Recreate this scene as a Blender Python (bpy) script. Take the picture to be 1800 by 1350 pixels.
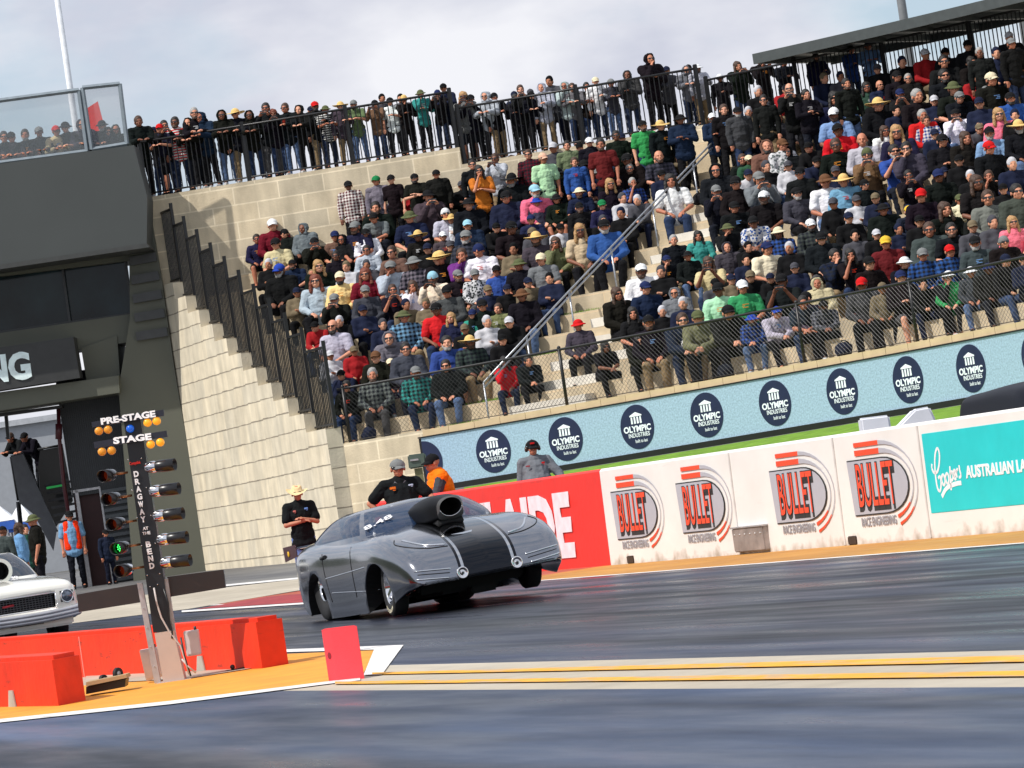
import bpy, bmesh, math, random
from math import sin, cos, tan, atan, atan2, radians, pi, sqrt
from mathutils import Vector, Matrix, noise, Euler
random.seed(7)
V = Vector
SC = bpy.context.scene
for o in list(bpy.data.objects): bpy.data.objects.remove(o)

# ------------------------------------------------------------------ camera
FPX = 7500.0; ROLL = radians(8.4); HCAM = 1.28
PHI = atan(2637.6/7501.8); PITCH = atan(166.475/FPX)
F0 = V((-cos(PHI), sin(PHI), 0)); R0 = V((sin(PHI), cos(PHI), 0)); Z = V((0, 0, 1))
FW = F0*cos(PITCH)+Z*sin(PITCH); UP = Z*cos(PITCH)-F0*sin(PITCH)
CR = R0*cos(ROLL)-UP*sin(ROLL); CU = R0*sin(ROLL)+UP*cos(ROLL)
cam = bpy.data.cameras.new('camera'); camo = bpy.data.objects.new('camera', cam)
SC.collection.objects.link(camo)
m = Matrix((CR, CU, -FW)).transposed().to_4x4(); m.translation = V((0, 0, HCAM))
camo.matrix_world = m
cam.sensor_width = 36; cam.lens = FPX/1800*36; cam.clip_start = 1; cam.clip_end = 9000
SC.camera = camo
# ------------------------------------------------------------------ sky and sun
SUN_R, SUN_D, SUN_EL = -0.86, -0.50, radians(52)
sd = (R0*SUN_R+F0*SUN_D).normalized(); sundir = V((sd.x*cos(SUN_EL), sd.y*cos(SUN_EL), sin(SUN_EL)))
W = bpy.data.worlds.new('World'); SC.world = W; W.use_nodes = True
nt = W.node_tree; nt.nodes.clear()
def N(nt, t, **k):
    n = nt.nodes.new(t)
    for a, b in k.items():
        if a in n.bl_rna.properties.keys(): setattr(n, a, b)
        else: n.inputs[a].default_value = b
    return n
def Lk(nt, a, b): nt.links.new(a, b)
sky = N(nt, 'ShaderNodeTexSky', sky_type='NISHITA'); sky.sun_disc = False
sky.sun_elevation = SUN_EL; sky.sun_rotation = atan2(sundir.x, sundir.y)
sky.air_density = 1.0; sky.dust_density = 1.5
tc = N(nt, 'ShaderNodeTexCoord'); mp = N(nt, 'ShaderNodeMapping'); mp.inputs['Scale'].default_value = (9, 9, 20)
ns = N(nt, 'ShaderNodeTexNoise'); ns.inputs['Scale'].default_value = 1.15; ns.inputs['Detail'].default_value = 6; ns.inputs['Roughness'].default_value = .5
ns2 = N(nt, 'ShaderNodeTexNoise'); ns2.inputs['Scale'].default_value = 1.7; ns2.inputs['Detail'].default_value = 5
rp = N(nt, 'ShaderNodeValToRGB'); rp.color_ramp.elements[0].position = .36; rp.color_ramp.elements[1].position = .54
rp2 = N(nt, 'ShaderNodeValToRGB'); rp2.color_ramp.elements[0].position = .38; rp2.color_ramp.elements[1].position = .62
rp2.color_ramp.elements[0].color = (5.5, 5.7, 6.6, 1); rp2.color_ramp.elements[1].color = (7.9, 7.95, 8.35, 1)
mx = N(nt, 'ShaderNodeMixRGB'); bg = N(nt, 'ShaderNodeBackground'); bg.inputs['Strength'].default_value = .115
haz = N(nt, 'ShaderNodeMixRGB'); haz.inputs[0].default_value = .52; haz.inputs[2].default_value = (5.6, 6.9, 8.3, 1)
wo = N(nt, 'ShaderNodeOutputWorld')
Lk(nt, tc.outputs['Generated'], mp.inputs['Vector']); Lk(nt, mp.outputs[0], ns.inputs['Vector']); Lk(nt, mp.outputs[0], ns2.inputs['Vector'])
Lk(nt, ns.outputs[0], rp.inputs[0]); Lk(nt, ns2.outputs[0], rp2.inputs[0])
Lk(nt, sky.outputs[0], haz.inputs[1]); Lk(nt, rp.outputs[0], mx.inputs[0]); Lk(nt, haz.outputs[0], mx.inputs[1]); Lk(nt, rp2.outputs[0], mx.inputs[2])
Lk(nt, mx.outputs[0], bg.inputs['Color']); Lk(nt, bg.outputs[0], wo.inputs[0])
sl = bpy.data.lights.new('sun', 'SUN'); sl.energy = 4.2; sl.angle = radians(.5); sl.color = (1, .955, .89)
slo = bpy.data.objects.new('sun', sl); SC.collection.objects.link(slo)
slo.rotation_euler = (-sundir).to_track_quat('-Z', 'Y').to_euler(); slo.location = sundir*300
SC.view_settings.view_transform = 'Standard'; SC.view_settings.look = 'None'
SC.view_settings.exposure = 0.0; SC.view_settings.gamma = 1
SC.render.engine = 'CYCLES'

# ------------------------------------------------------------------ pixel -> place (measuring aid; everything is placed in metres)
def lev(x, y):
    dx, dy = x-900, y-675
    return dx*cos(ROLL)-dy*sin(ROLL), dx*sin(ROLL)+dy*cos(ROLL)-166.475
def RD(r, d, z=0.0): p = R0*r+F0*d; return V((p.x, p.y, z))
def P(x, y, d=None, z=None, Y=None):
    u, v = lev(x, y)
    if z is not None: d = FPX*(HCAM-z)/v
    if Y is not None: d = Y/((u/FPX)*cos(PHI)+sin(PHI))
    return RD(u*d/FPX, d, HCAM-v*d/FPX)
def gz(X): return max(0.0, (-62-X)*.0048)      # the ground climbs gently behind the start
def PG(x, y, dz=0.0):
    z = 0.0
    for i in range(6):
        p = P(x, y, z=z); z = gz(p.x)
    return V((p.x, p.y, z+dz))

# ------------------------------------------------------------------ materials
MATS = {}
def mat(name, col=(.5, .5, .5), rough=.6, metal=0, var=.12, scale=6, bump=0, bscale=40, spec=.5, coat=0, emit=0, ecol=None, alpha=1, objcol=False, trans=0):
    if name in MATS: return MATS[name]
    m = bpy.data.materials.new(name); m.use_nodes = True; nt = m.node_tree; b = nt.nodes['Principled BSDF']
    b.inputs['Roughness'].default_value = rough; b.inputs['Metallic'].default_value = metal
    b.inputs['Specular IOR Level'].default_value = spec; b.inputs['Coat Weight'].default_value = coat
    b.inputs['Coat Roughness'].default_value = .04
    tc = N(nt, 'ShaderNodeTexCoord'); n = N(nt, 'ShaderNodeTexNoise'); n.inputs['Scale'].default_value = scale; n.inputs['Detail'].default_value = 5
    Lk(nt, tc.outputs['Object'], n.inputs['Vector'])
    hs = N(nt, 'ShaderNodeHueSaturation')
    mr = N(nt, 'ShaderNodeMapRange'); mr.inputs['From Min'].default_value = .3; mr.inputs['From Max'].default_value = .7
    mr.inputs['To Min'].default_value = 1-var; mr.inputs['To Max'].default_value = 1+var
    Lk(nt, n.outputs[0], mr.inputs[0]); Lk(nt, mr.outputs[0], hs.inputs['Value'])
    if objcol:
        oi = N(nt, 'ShaderNodeObjectInfo'); Lk(nt, oi.outputs['Color'], hs.inputs['Color'])
    else: hs.inputs['Color'].default_value = (*col, 1)
    Lk(nt, hs.outputs[0], b.inputs['Base Color'])
    if bump:
        n2 = N(nt, 'ShaderNodeTexNoise'); n2.inputs['Scale'].default_value = bscale; n2.inputs['Detail'].default_value = 4
        bp = N(nt, 'ShaderNodeBump'); bp.inputs['Strength'].default_value = bump; bp.inputs['Distance'].default_value = .02
        Lk(nt, tc.outputs['Object'], n2.inputs['Vector']); Lk(nt, n2.outputs[0], bp.inputs['Height']); Lk(nt, bp.outputs[0], b.inputs['Normal'])
    if emit:
        b.inputs['Emission Color'].default_value = (*(ecol or col), 1); b.inputs['Emission Strength'].default_value = emit
    if alpha < 1: b.inputs['Alpha'].default_value = alpha
    if trans: b.inputs['Transmission Weight'].default_value = trans
    MATS[name] = m; return m
def nodes(m): return m.node_tree, m.node_tree.nodes['Principled BSDF']
def basecol(m):
    nt, b = nodes(m); return nt, b, b.inputs['Base Color'].links[0].from_socket

def masonry(name, col, bw, bh, mortar, mcol, msize=.014, offset=.5):
    m = mat(name, col, .88, bump=.35, bscale=25, var=.10, scale=2.2, spec=.2)
    nt, b, src = basecol(m)
    uv = N(nt, 'ShaderNodeTexCoord'); br = N(nt, 'ShaderNodeTexBrick'); br.offset = offset
    br.inputs['Scale'].default_value = 1; br.inputs['Brick Width'].default_value = bw; br.inputs['Row Height'].default_value = bh
    br.inputs['Mortar Size'].default_value = msize; br.inputs['Mortar Smooth'].default_value = .3
    br.inputs['Color1'].default_value = (.93, .93, .93, 1); br.inputs['Color2'].default_value = (1.08, 1.05, 1.0, 1); br.inputs['Bias'].default_value = 0
    br.inputs['Mortar'].default_value = (*mcol, 1)
    Lk(nt, uv.outputs['UV'], br.inputs['Vector'])
    mu = N(nt, 'ShaderNodeMixRGB'); mu.blend_type = 'MULTIPLY'; mu.inputs[0].default_value = 1
    Lk(nt, src, mu.inputs[1]); Lk(nt, br.outputs['Color'], mu.inputs[2]); Lk(nt, mu.outputs[0], b.inputs['Base Color'])
    if name == 'sandstone_side':      # open bed joints between the courses
        sp = N(nt, 'ShaderNodeSeparateXYZ'); Lk(nt, uv.outputs['UV'], sp.inputs[0]); dv = N(nt, 'ShaderNodeMath', operation='MULTIPLY'); dv.inputs[1].default_value = 1/bh; fr = N(nt, 'ShaderNodeMath', operation='FRACT')
        nj = N(nt, 'ShaderNodeTexNoise'); nj.inputs['Scale'].default_value = 2.2; Lk(nt, uv.outputs['UV'], nj.inputs['Vector']); th = N(nt, 'ShaderNodeMath', operation='MULTIPLY'); th.inputs[1].default_value = .12; Lk(nt, nj.outputs[0], th.inputs[0])
        lt = N(nt, 'ShaderNodeMath', operation='LESS_THAN'); Lk(nt, sp.outputs['Y'], dv.inputs[0]); Lk(nt, dv.outputs[0], fr.inputs[0]); Lk(nt, fr.outputs[0], lt.inputs[0]); Lk(nt, th.outputs[0], lt.inputs[1])
        mj = N(nt, 'ShaderNodeMixRGB'); mj.inputs[2].default_value = (.30, .26, .20, 1); Lk(nt, lt.outputs[0], mj.inputs[0]); Lk(nt, mu.outputs[0], mj.inputs[1]); mu = mj
    # water stains running down
    mp = N(nt, 'ShaderNodeMapping'); mp.inputs['Scale'].default_value = (3.5, .7, 1); n = N(nt, 'ShaderNodeTexNoise'); n.inputs['Scale'].default_value = 1; n.inputs['Detail'].default_value = 6
    Lk(nt, uv.outputs['UV'], mp.inputs[0]); Lk(nt, mp.outputs[0], n.inputs['Vector'])
    r = N(nt, 'ShaderNodeMapRange'); r.inputs['From Min'].default_value = .35; r.inputs['From Max'].default_value = .7; r.inputs['To Min'].default_value = .82; r.inputs['To Max'].default_value = 1.06
    Lk(nt, n.outputs[0], r.inputs[0]); mu2 = N(nt, 'ShaderNodeMixRGB'); mu2.blend_type = 'MULTIPLY'; mu2.inputs[0].default_value = 1
    Lk(nt, mu.outputs[0], mu2.inputs[1]); Lk(nt, r.outputs[0], mu2.inputs[2]); Lk(nt, mu2.outputs[0], b.inputs['Base Color'])
    return m
M_WALLSIDE = masonry('sandstone_side', (.72, .65, .51), .72, .42, .012, (.93, .92, .90), .016)
M_WALLUP = masonry('sandstone_upper', (.66, .57, .42), 1.12, .42, .012, (1.3, 1.3, 1.3), .02)
M_STEP = masonry('sandstone_step', (.56, .47, .335), 1.1, .42, .012, (1.2, 1.1, 1.0), .012)
M_TREAD = mat('tread_concrete', (.56, .52, .44), .9, bump=.3, var=.12, scale=2)
M_CONC = mat('pale_concrete', (.42, .38, .33), .85, bump=.3, var=.2, scale=1.5)
M_BLK = mat('black_metal', (.012, .012, .013), .4, var=.1)
M_DKGREY = mat('dark_cladding', (.108, .112, .086), .6, var=.08, scale=.6)
M_GREYCLAD = mat('grey_cladding', (.060, .067, .066), .65, var=.06, scale=.5)
M_GALV = mat('galvanised_steel', (.42, .44, .47), .35, metal=.8, var=.2, scale=20)
M_ALU = mat('aluminium', (.5, .49, .5), .45, metal=.6, var=.15, scale=12)
M_WHITEP = mat('white_paint', (.80, .78, .76), .6, var=.04, scale=2, bump=.15, bscale=12)
M_REDP = mat('red_paint', (.78, .028, .018), .5, var=.08, scale=2.5, bump=.15, bscale=12)
M_ORANGE = mat('orange_red_paint', (.78, .038, .007), .6, spec=.3, var=.17, scale=3, bump=.2, bscale=14)
M_YELP = mat('yellow_ground_paint', (.72, .30, .025), .75, var=.12, scale=2.5, bump=.2, bscale=60)
M_LINE = mat('white_line_paint', (.72, .70, .68), .7, var=.12, scale=4)
M_YLINE = mat('yellow_line_paint', (.75, .36, .02), .7, var=.15, scale=4)
M_GRASS = mat('grass_turf', (.16, .29, .035), .9, var=.35, scale=3, bump=.6, bscale=60, spec=.15)
M_WHTXT = mat('white_lettering', (.82, .82, .84), .5, var=.03)
M_CHROME = mat('chrome', (.8, .8, .82), .08, metal=1, var=.02)
M_RUBBER = mat('tyre_rubber', (.012, .012, .013), .7, var=.2, scale=20)
M_GLASSD = mat('dark_glass', (.008, .018, .022), .06, var=.9, scale=.8, spec=.28)  # blotches of tone painted into the glass in place of reflections
M_FAB = mat('fabric', rough=.9, objcol=True, var=.14, scale=9, bump=.5, bscale=16, spec=.15)
M_SKIN = mat('skin', rough=.55, objcol=True, var=.10, scale=14, spec=.35)
M_HAIR = mat('hair', rough=.6, objcol=True, var=.35, scale=60, bump=.5, bscale=90)
M_STRAW = mat('straw', rough=.85, objcol=True, var=.2, scale=60, bump=.3, bscale=120)
M_SHADE = mat('sunglass_lens', (.01, .01, .012), .12, var=.1, spec=.8)
def pattern(name, kind, size):
    m = mat(name, rough=.9, objcol=True, var=.12, scale=9, bump=.4, bscale=16, spec=.15)
    nt, b, src = basecol(m)
    tc = N(nt, 'ShaderNodeTexCoord'); sep = N(nt, 'ShaderNodeSeparateXYZ'); Lk(nt, tc.outputs['Object'], sep.inputs[0])
    def stripe(sock, per, duty=.5):
        a = N(nt, 'ShaderNodeMath', operation='MULTIPLY'); a.inputs[1].default_value = 1/per; Lk(nt, sock, a.inputs[0])
        f = N(nt, 'ShaderNodeMath', operation='FRACT'); Lk(nt, a.outputs[0], f.inputs[0])
        g = N(nt, 'ShaderNodeMath', operation='GREATER_THAN'); g.inputs[1].default_value = duty; Lk(nt, f.outputs[0], g.inputs[0]); return g.outputs[0]
    if kind == 'plaid':
        s = N(nt, 'ShaderNodeMath', operation='ADD'); Lk(nt, stripe(sep.outputs['X'], size), s.inputs[0]); Lk(nt, stripe(sep.outputs['Z'], size), s.inputs[1])
        h = N(nt, 'ShaderNodeMath', operation='MULTIPLY'); h.inputs[1].default_value = .5; Lk(nt, s.outputs[0], h.inputs[0]); fac = h.outputs[0]
        dark = (.012, .014, .02, 1)
    elif kind == 'light':
        s = N(nt, 'ShaderNodeMath', operation='ADD'); Lk(nt, stripe(sep.outputs['X'], size), s.inputs[0]); Lk(nt, stripe(sep.outputs['Z'], size), s.inputs[1])
        h = N(nt, 'ShaderNodeMath', operation='MULTIPLY'); h.inputs[1].default_value = .5; Lk(nt, s.outputs[0], h.inputs[0]); fac = h.outputs[0]
        dark = (.7, .66, .62, 1)
    elif kind == 'stripe': fac = stripe(sep.outputs['Z'], size); dark = (.6, .6, .58, 1)
    else:
        v = N(nt, 'ShaderNodeTexVoronoi'); v.inputs['Scale'].default_value = 1/size; Lk(nt, tc.outputs['Object'], v.inputs['Vector'])
        g = N(nt, 'ShaderNodeMath', operation='GREATER_THAN'); g.inputs[1].default_value = .45; Lk(nt, v.outputs['Distance'], g.inputs[0]); fac = g.outputs[0]; dark = (.55, .55, .56, 1)
    mx = N(nt, 'ShaderNodeMixRGB'); mx.inputs[2].default_value = dark; Lk(nt, fac, mx.inputs[0]); Lk(nt, src, mx.inputs[1]); Lk(nt, mx.outputs[0], b.inputs['Base Color'])
    return m
M_PLAID = pattern('plaid_fabric', 'plaid', .075); M_PLAIDL = pattern('pale_plaid_fabric', 'light', .07)
M_STRIPE = pattern('striped_fabric', 'stripe', .06); M_CAMO = pattern('patterned_fabric', 'camo', .05)

# asphalt with streaks of rubber along the track and a worn-in gloss
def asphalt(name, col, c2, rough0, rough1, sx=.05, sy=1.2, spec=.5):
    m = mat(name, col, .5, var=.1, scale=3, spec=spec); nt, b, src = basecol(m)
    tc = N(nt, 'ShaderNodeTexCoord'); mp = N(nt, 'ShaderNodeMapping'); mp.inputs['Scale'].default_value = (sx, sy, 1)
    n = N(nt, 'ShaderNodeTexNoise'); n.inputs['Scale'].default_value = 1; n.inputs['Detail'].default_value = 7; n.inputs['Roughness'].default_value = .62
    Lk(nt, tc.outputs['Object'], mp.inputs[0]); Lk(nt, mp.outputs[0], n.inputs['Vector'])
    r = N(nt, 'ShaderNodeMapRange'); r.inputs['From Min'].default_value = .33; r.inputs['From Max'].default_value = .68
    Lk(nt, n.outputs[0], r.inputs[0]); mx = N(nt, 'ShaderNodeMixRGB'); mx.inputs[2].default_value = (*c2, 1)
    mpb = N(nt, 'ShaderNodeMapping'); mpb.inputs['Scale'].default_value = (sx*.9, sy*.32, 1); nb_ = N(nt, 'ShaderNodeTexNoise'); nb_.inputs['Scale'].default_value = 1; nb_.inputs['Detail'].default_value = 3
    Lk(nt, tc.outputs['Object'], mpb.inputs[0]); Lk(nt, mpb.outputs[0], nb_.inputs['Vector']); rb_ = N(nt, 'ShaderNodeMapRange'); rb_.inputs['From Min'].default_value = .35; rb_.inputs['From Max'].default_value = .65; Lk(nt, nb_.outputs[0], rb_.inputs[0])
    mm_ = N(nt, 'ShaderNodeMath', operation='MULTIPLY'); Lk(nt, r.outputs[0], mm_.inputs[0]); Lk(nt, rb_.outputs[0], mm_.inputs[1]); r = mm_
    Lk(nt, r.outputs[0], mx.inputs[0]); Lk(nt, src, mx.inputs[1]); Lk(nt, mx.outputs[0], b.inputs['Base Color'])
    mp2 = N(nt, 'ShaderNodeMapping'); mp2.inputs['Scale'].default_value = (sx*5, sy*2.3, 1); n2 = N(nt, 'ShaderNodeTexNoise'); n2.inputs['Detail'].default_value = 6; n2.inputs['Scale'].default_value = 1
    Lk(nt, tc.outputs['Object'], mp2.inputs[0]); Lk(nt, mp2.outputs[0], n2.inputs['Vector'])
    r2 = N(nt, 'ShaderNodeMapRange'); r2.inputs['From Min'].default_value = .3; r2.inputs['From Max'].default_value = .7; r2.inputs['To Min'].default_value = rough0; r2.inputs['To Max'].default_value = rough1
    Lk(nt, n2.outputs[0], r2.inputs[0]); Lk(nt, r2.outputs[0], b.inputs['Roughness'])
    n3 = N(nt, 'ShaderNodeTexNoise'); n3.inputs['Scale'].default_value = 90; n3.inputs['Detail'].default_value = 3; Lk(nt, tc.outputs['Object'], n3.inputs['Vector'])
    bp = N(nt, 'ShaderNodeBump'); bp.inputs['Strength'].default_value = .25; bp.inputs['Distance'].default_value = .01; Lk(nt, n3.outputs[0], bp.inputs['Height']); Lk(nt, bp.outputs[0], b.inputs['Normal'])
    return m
M_TRACK = asphalt('rubbered_track', (.005, .006, .010), (.045, .060, .115), .18, .55, spec=.24)  # bluish sky sheen is painted into the paler streak colour
M_TRACK2 = asphalt('rubbered_near_track', (.014, .022, .042), (.085, .13, .24), .24, .60, .08, .9, spec=.3)  # near lane's paler streaks carry a painted blue sheen too
M_APRON = asphalt('grey_apron', (.10, .10, .105), (.22, .215, .20), .55, .8, .12, .8)
M_STRIP = asphalt('concrete_strip', (.40, .35, .27), (.56, .50, .40), .5, .8, .2, 2)
M_GROUND = mat('outer_ground', (.10, .10, .095), .9, var=.2, scale=.3, bump=.3)
M_RUNOFF = asphalt('painted_runoff', (.42, .19, .035), (.60, .30, .06), .6, .85, .3, 2)
M_RUNRED = asphalt('red_runoff', (.36, .07, .035), (.48, .13, .07), .6, .85, .4, 2)

def grooves(m, yc, hw=.85, wd=.42):     # rubber laid down where the wheels run
    nt, b, src = basecol(m); tc = N(nt, 'ShaderNodeTexCoord'); sp = N(nt, 'ShaderNodeSeparateXYZ'); Lk(nt, tc.outputs['Object'], sp.inputs[0])
    nz = N(nt, 'ShaderNodeTexNoise'); nz.inputs['Scale'].default_value = .25; nz.inputs['Detail'].default_value = 5; Lk(nt, tc.outputs['Object'], nz.inputs['Vector'])
    def M_(op, a, b_=None, c=None):
        n = N(nt, 'ShaderNodeMath', operation=op)
        for i, q in enumerate((a, b_, c)):
            if q is None: continue
            if isinstance(q, (int, float)): n.inputs[i].default_value = q
            else: Lk(nt, q, n.inputs[i])
        return n.outputs[0]
    y = M_('MULTIPLY_ADD', nz.outputs[0], .5, sp.outputs['Y']); d = M_('ABSOLUTE', M_('SUBTRACT', M_('ABSOLUTE', M_('SUBTRACT', y, yc+.25)), hw))
    r = N(nt, 'ShaderNodeMapRange'); r.interpolation_type = 'SMOOTHSTEP'; r.inputs['From Min'].default_value = wd*.4; r.inputs['From Max'].default_value = wd*1.5; r.inputs['To Min'].default_value = .22; r.inputs['To Max'].default_value = 1; Lk(nt, d, r.inputs[0])
    mu = N(nt, 'ShaderNodeMixRGB'); mu.blend_type = 'MULTIPLY'; mu.inputs[0].default_value = 1; Lk(nt, src, mu.inputs[1]); Lk(nt, r.outputs[0], mu.inputs[2]); Lk(nt, mu.outputs[0], b.inputs['Base Color'])
def scuff(m, col, sc=(1.2, 1.2, 6), lo=.60, hi=.66, amt=.7):
    nt, b, src = basecol(m); tc = N(nt, 'ShaderNodeTexCoord'); mp = N(nt, 'ShaderNodeMapping'); mp.inputs['Scale'].default_value = sc; n = N(nt, 'ShaderNodeTexNoise'); n.inputs['Scale'].default_value = 1.6; n.inputs['Detail'].default_value = 9; n.inputs['Roughness'].default_value = .7
    Lk(nt, tc.outputs['Object'], mp.inputs[0]); Lk(nt, mp.outputs[0], n.inputs['Vector']); r = N(nt, 'ShaderNodeMapRange'); r.inputs['From Min'].default_value = lo; r.inputs['From Max'].default_value = hi; r.inputs['To Max'].default_value = amt; Lk(nt, n.outputs[0], r.inputs[0])
    mx = N(nt, 'ShaderNodeMixRGB'); mx.inputs[2].default_value = (*col, 1); Lk(nt, r.outputs[0], mx.inputs[0]); Lk(nt, src, mx.inputs[1]); Lk(nt, mx.outputs[0], b.inputs['Base Color'])
scuff(M_ORANGE, (.10, .03, .02), (1.5, 1.5, 7), .60, .68, .6); scuff(M_REDP, (.25, .03, .03), (.6, 1, 5), .60, .72, .5); scuff(M_YLINE, (.40, .33, .25), (.6, 5, 1), .50, .60, .75); scuff(M_LINE, (.30, .28, .26), (.8, 4, 1), .55, .66, .6); scuff(M_YELP, (.20, .10, .03), (2, 2, 1), .60, .70, .6)
# ------------------------------------------------------------------ mesh builder and scene graph
class MB:
    def __init__(s): s.v = []; s.f = []; s.uv = []; s.sm = []
    def add(s, vs, fs, uvs=None, smooth=False):
        o = len(s.v); s.v += [V(p) for p in vs]
        for i, f in enumerate(fs):
            s.f.append([o+j for j in f]); s.uv.append(uvs[i] if uvs else None); s.sm.append(smooth)
        return s
    def quad(s, a, b, c, d, uv=None): return s.add([a, b, c, d], [(0, 1, 2, 3)], [uv] if uv else None)
    def poly(s, pts): return s.add(pts, [tuple(range(len(pts)))])
    def hexa(s, p):   # 4 bottom, 4 top
        return s.add(p, [(3, 2, 1, 0), (4, 5, 6, 7), (0, 1, 5, 4), (1, 2, 6, 5), (2, 3, 7, 6), (3, 0, 4, 7)])
    def box(s, c, sz, M=None):
        c = V(c); x, y, z = [q/2 for q in sz]
        p = [V((a, b, e)) for e in (-z, z) for a, b in ((-x, -y), (x, -y), (x, y), (-x, y))]
        p = [(M @ q if M else q)+c for q in p]; return s.hexa(p)
    def bbox(s, c, sz, b=.01, M=None):   # box with bevelled edges
        bm = bmesh.new(); bmesh.ops.create_cube(bm, size=1)
        for q in bm.verts: q.co = V((q.co.x*sz[0], q.co.y*sz[1], q.co.z*sz[2]))
        bmesh.ops.bevel(bm, geom=list(bm.edges), offset=min(b, min(sz)*.45), segments=2, affect='EDGES')
        return s.frombm(bm, V(c), M)
    def frombm(s, bm, c=V((0, 0, 0)), M=None, smooth=False):
        bm.verts.index_update(); vs = [((M @ q.co) if M else q.co)+c for q in bm.verts]
        fs = [[q.index for q in f.verts] for f in bm.faces]; bm.free(); return s.add(vs, fs, smooth=smooth)
    def tube(s, path, r, n=8, cap=True, smooth=True):
        path = [V(p) for p in path]; rs = r if isinstance(r, (list, tuple)) else [r]*len(path)
        vs = []; a0 = None
        for i, p in enumerate(path):
            t = (path[min(i+1, len(path)-1)]-path[max(i-1, 0)]).normalized()
            if a0 is None: a0 = t.orthogonal().normalized()
            a0 = (a0-t*a0.dot(t)).normalized(); b0 = t.cross(a0)
            for k in range(n): an = 2*pi*(k+.5)/n; vs.append(p+(a0*cos(an)+b0*sin(an))*rs[i])
        fs = [(i*n+k, i*n+(k+1) % n, (i+1)*n+(k+1) % n, (i+1)*n+k) for i in range(len(path)-1) for k in range(n)]
        s.add(vs, fs, smooth=smooth)
        if cap: s.add(vs[:n], [tuple(range(n))[::-1]]); s.add(vs[-n:], [tuple(range(n))])
        return s
    def lathe(s, prof, o=V((0, 0, 0)), ax=V((0, 0, 1)), n=24, smooth=True):   # prof: (radius, along axis)
        ax = V(ax).normalized(); a = ax.orthogonal().normalized(); b = ax.cross(a); o = V(o)
        vs = [o+ax*h+(a*cos(2*pi*k/n)+b*sin(2*pi*k/n))*r for r, h in prof for k in range(n)]
        fs = [(i*n+k, i*n+(k+1) % n, (i+1)*n+(k+1) % n, (i+1)*n+k) for i in range(len(prof)-1) for k in range(n)]
        return s.add(vs, fs, smooth=smooth)
    def prism(s, pts, ext):
        n = len(pts); pts = [V(p) for p in pts]; e = V(ext)
        s.add(pts+[p+e for p in pts], [tuple(range(n))[::-1], tuple(range(n, 2*n))]+[(i, (i+1) % n, n+(i+1) % n, n+i) for i in range(n)]); return s
    def sph(s, c, r, n=12, M=None):
        bm = bmesh.new(); bmesh.ops.create_uvsphere(bm, u_segments=n, v_segments=max(6, n*2//3), radius=1)
        r = r if isinstance(r, (tuple, list)) else (r, r, r)
        for q in bm.verts: q.co = V((q.co.x*r[0], q.co.y*r[1], q.co.z*r[2]))
        return s.frombm(bm, V(c), M, smooth=True)
    def grid(s, fn, nu, nv, smooth=True, closed=False):
        vs = [fn(i/nu, j/nv) for i in range(nu+1) for j in range(nv+1)]; w = nv+1
        return s.add(vs, [(i*w+j, (i+1)*w+j, (i+1)*w+j+1, i*w+j+1) for i in range(nu) for j in range(nv)], smooth=smooth)
    def mesh(s, name='m', recalc=True):
        me = bpy.data.meshes.new(name); me.from_pydata(s.v, [], s.f)
        if any(u for u in s.uv):
            ul = me.uv_layers.new(name='UVMap'); k = 0
            for i, f in enumerate(s.f):
                for j in range(len(f)):
                    if s.uv[i]: ul.data[k].uv = s.uv[i][j]
                    k += 1
        for i, p in enumerate(me.polygons): p.use_smooth = s.sm[i]
        if recalc:
            bm = bmesh.new(); bm.from_mesh(me); bmesh.ops.remove_doubles(bm, verts=bm.verts, dist=1e-5); bmesh.ops.recalc_face_normals(bm, faces=bm.faces); bm.to_mesh(me); bm.free()
        me.update(); return me
MW = {}
def thing(name, label, cat, loc=(0, 0, 0), rz=0, group=None, M=None):
    o = bpy.data.objects.new(name, None); SC.collection.objects.link(o); o.empty_display_size = .2
    m = M if M is not None else Matrix.Translation(V(loc)) @ Matrix.Rotation(rz, 4, 'Z')
    o.matrix_world = m; MW[o] = m.copy(); o['label'] = label; o['category'] = cat
    if group: o['group'] = group
    return o
def tag(o, label, cat, group=None):
    o['label'] = label; o['category'] = cat
    if group: o['group'] = group
    return o
def obj(name, mb, m, parent=None, world=False, label=None, recalc=True):
    me = mb.mesh(name, recalc) if isinstance(mb, MB) else mb
    o = bpy.data.objects.new(name, me); SC.collection.objects.link(o)
    ms = m if isinstance(m, (list, tuple)) else [m]
    if not me.materials:
        for q in ms: me.materials.append(q)
    if parent is not None:
        if world: me.transform(TM(parent).inverted())
        o.parent = parent
    if label: o['label'] = label
    return o
def TM(o): return MW[o] if o in MW else (TM(o.parent) if o.parent else Matrix())
def center(o):
    """move the origin of a free-standing single-mesh thing to its base"""
    me = o.data; n = len(me.vertices); xs = [v.co for v in me.vertices]
    c = V(((min(p.x for p in xs)+max(p.x for p in xs))/2, (min(p.y for p in xs)+max(p.y for p in xs))/2, min(p.z for p in xs)))
    me.transform(Matrix.Translation(-c)); o.location = c; return o
def struct(name, mb, m, **k):
    o = obj(name, mb, m, **k); o['kind'] = 'structure'; return o
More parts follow.
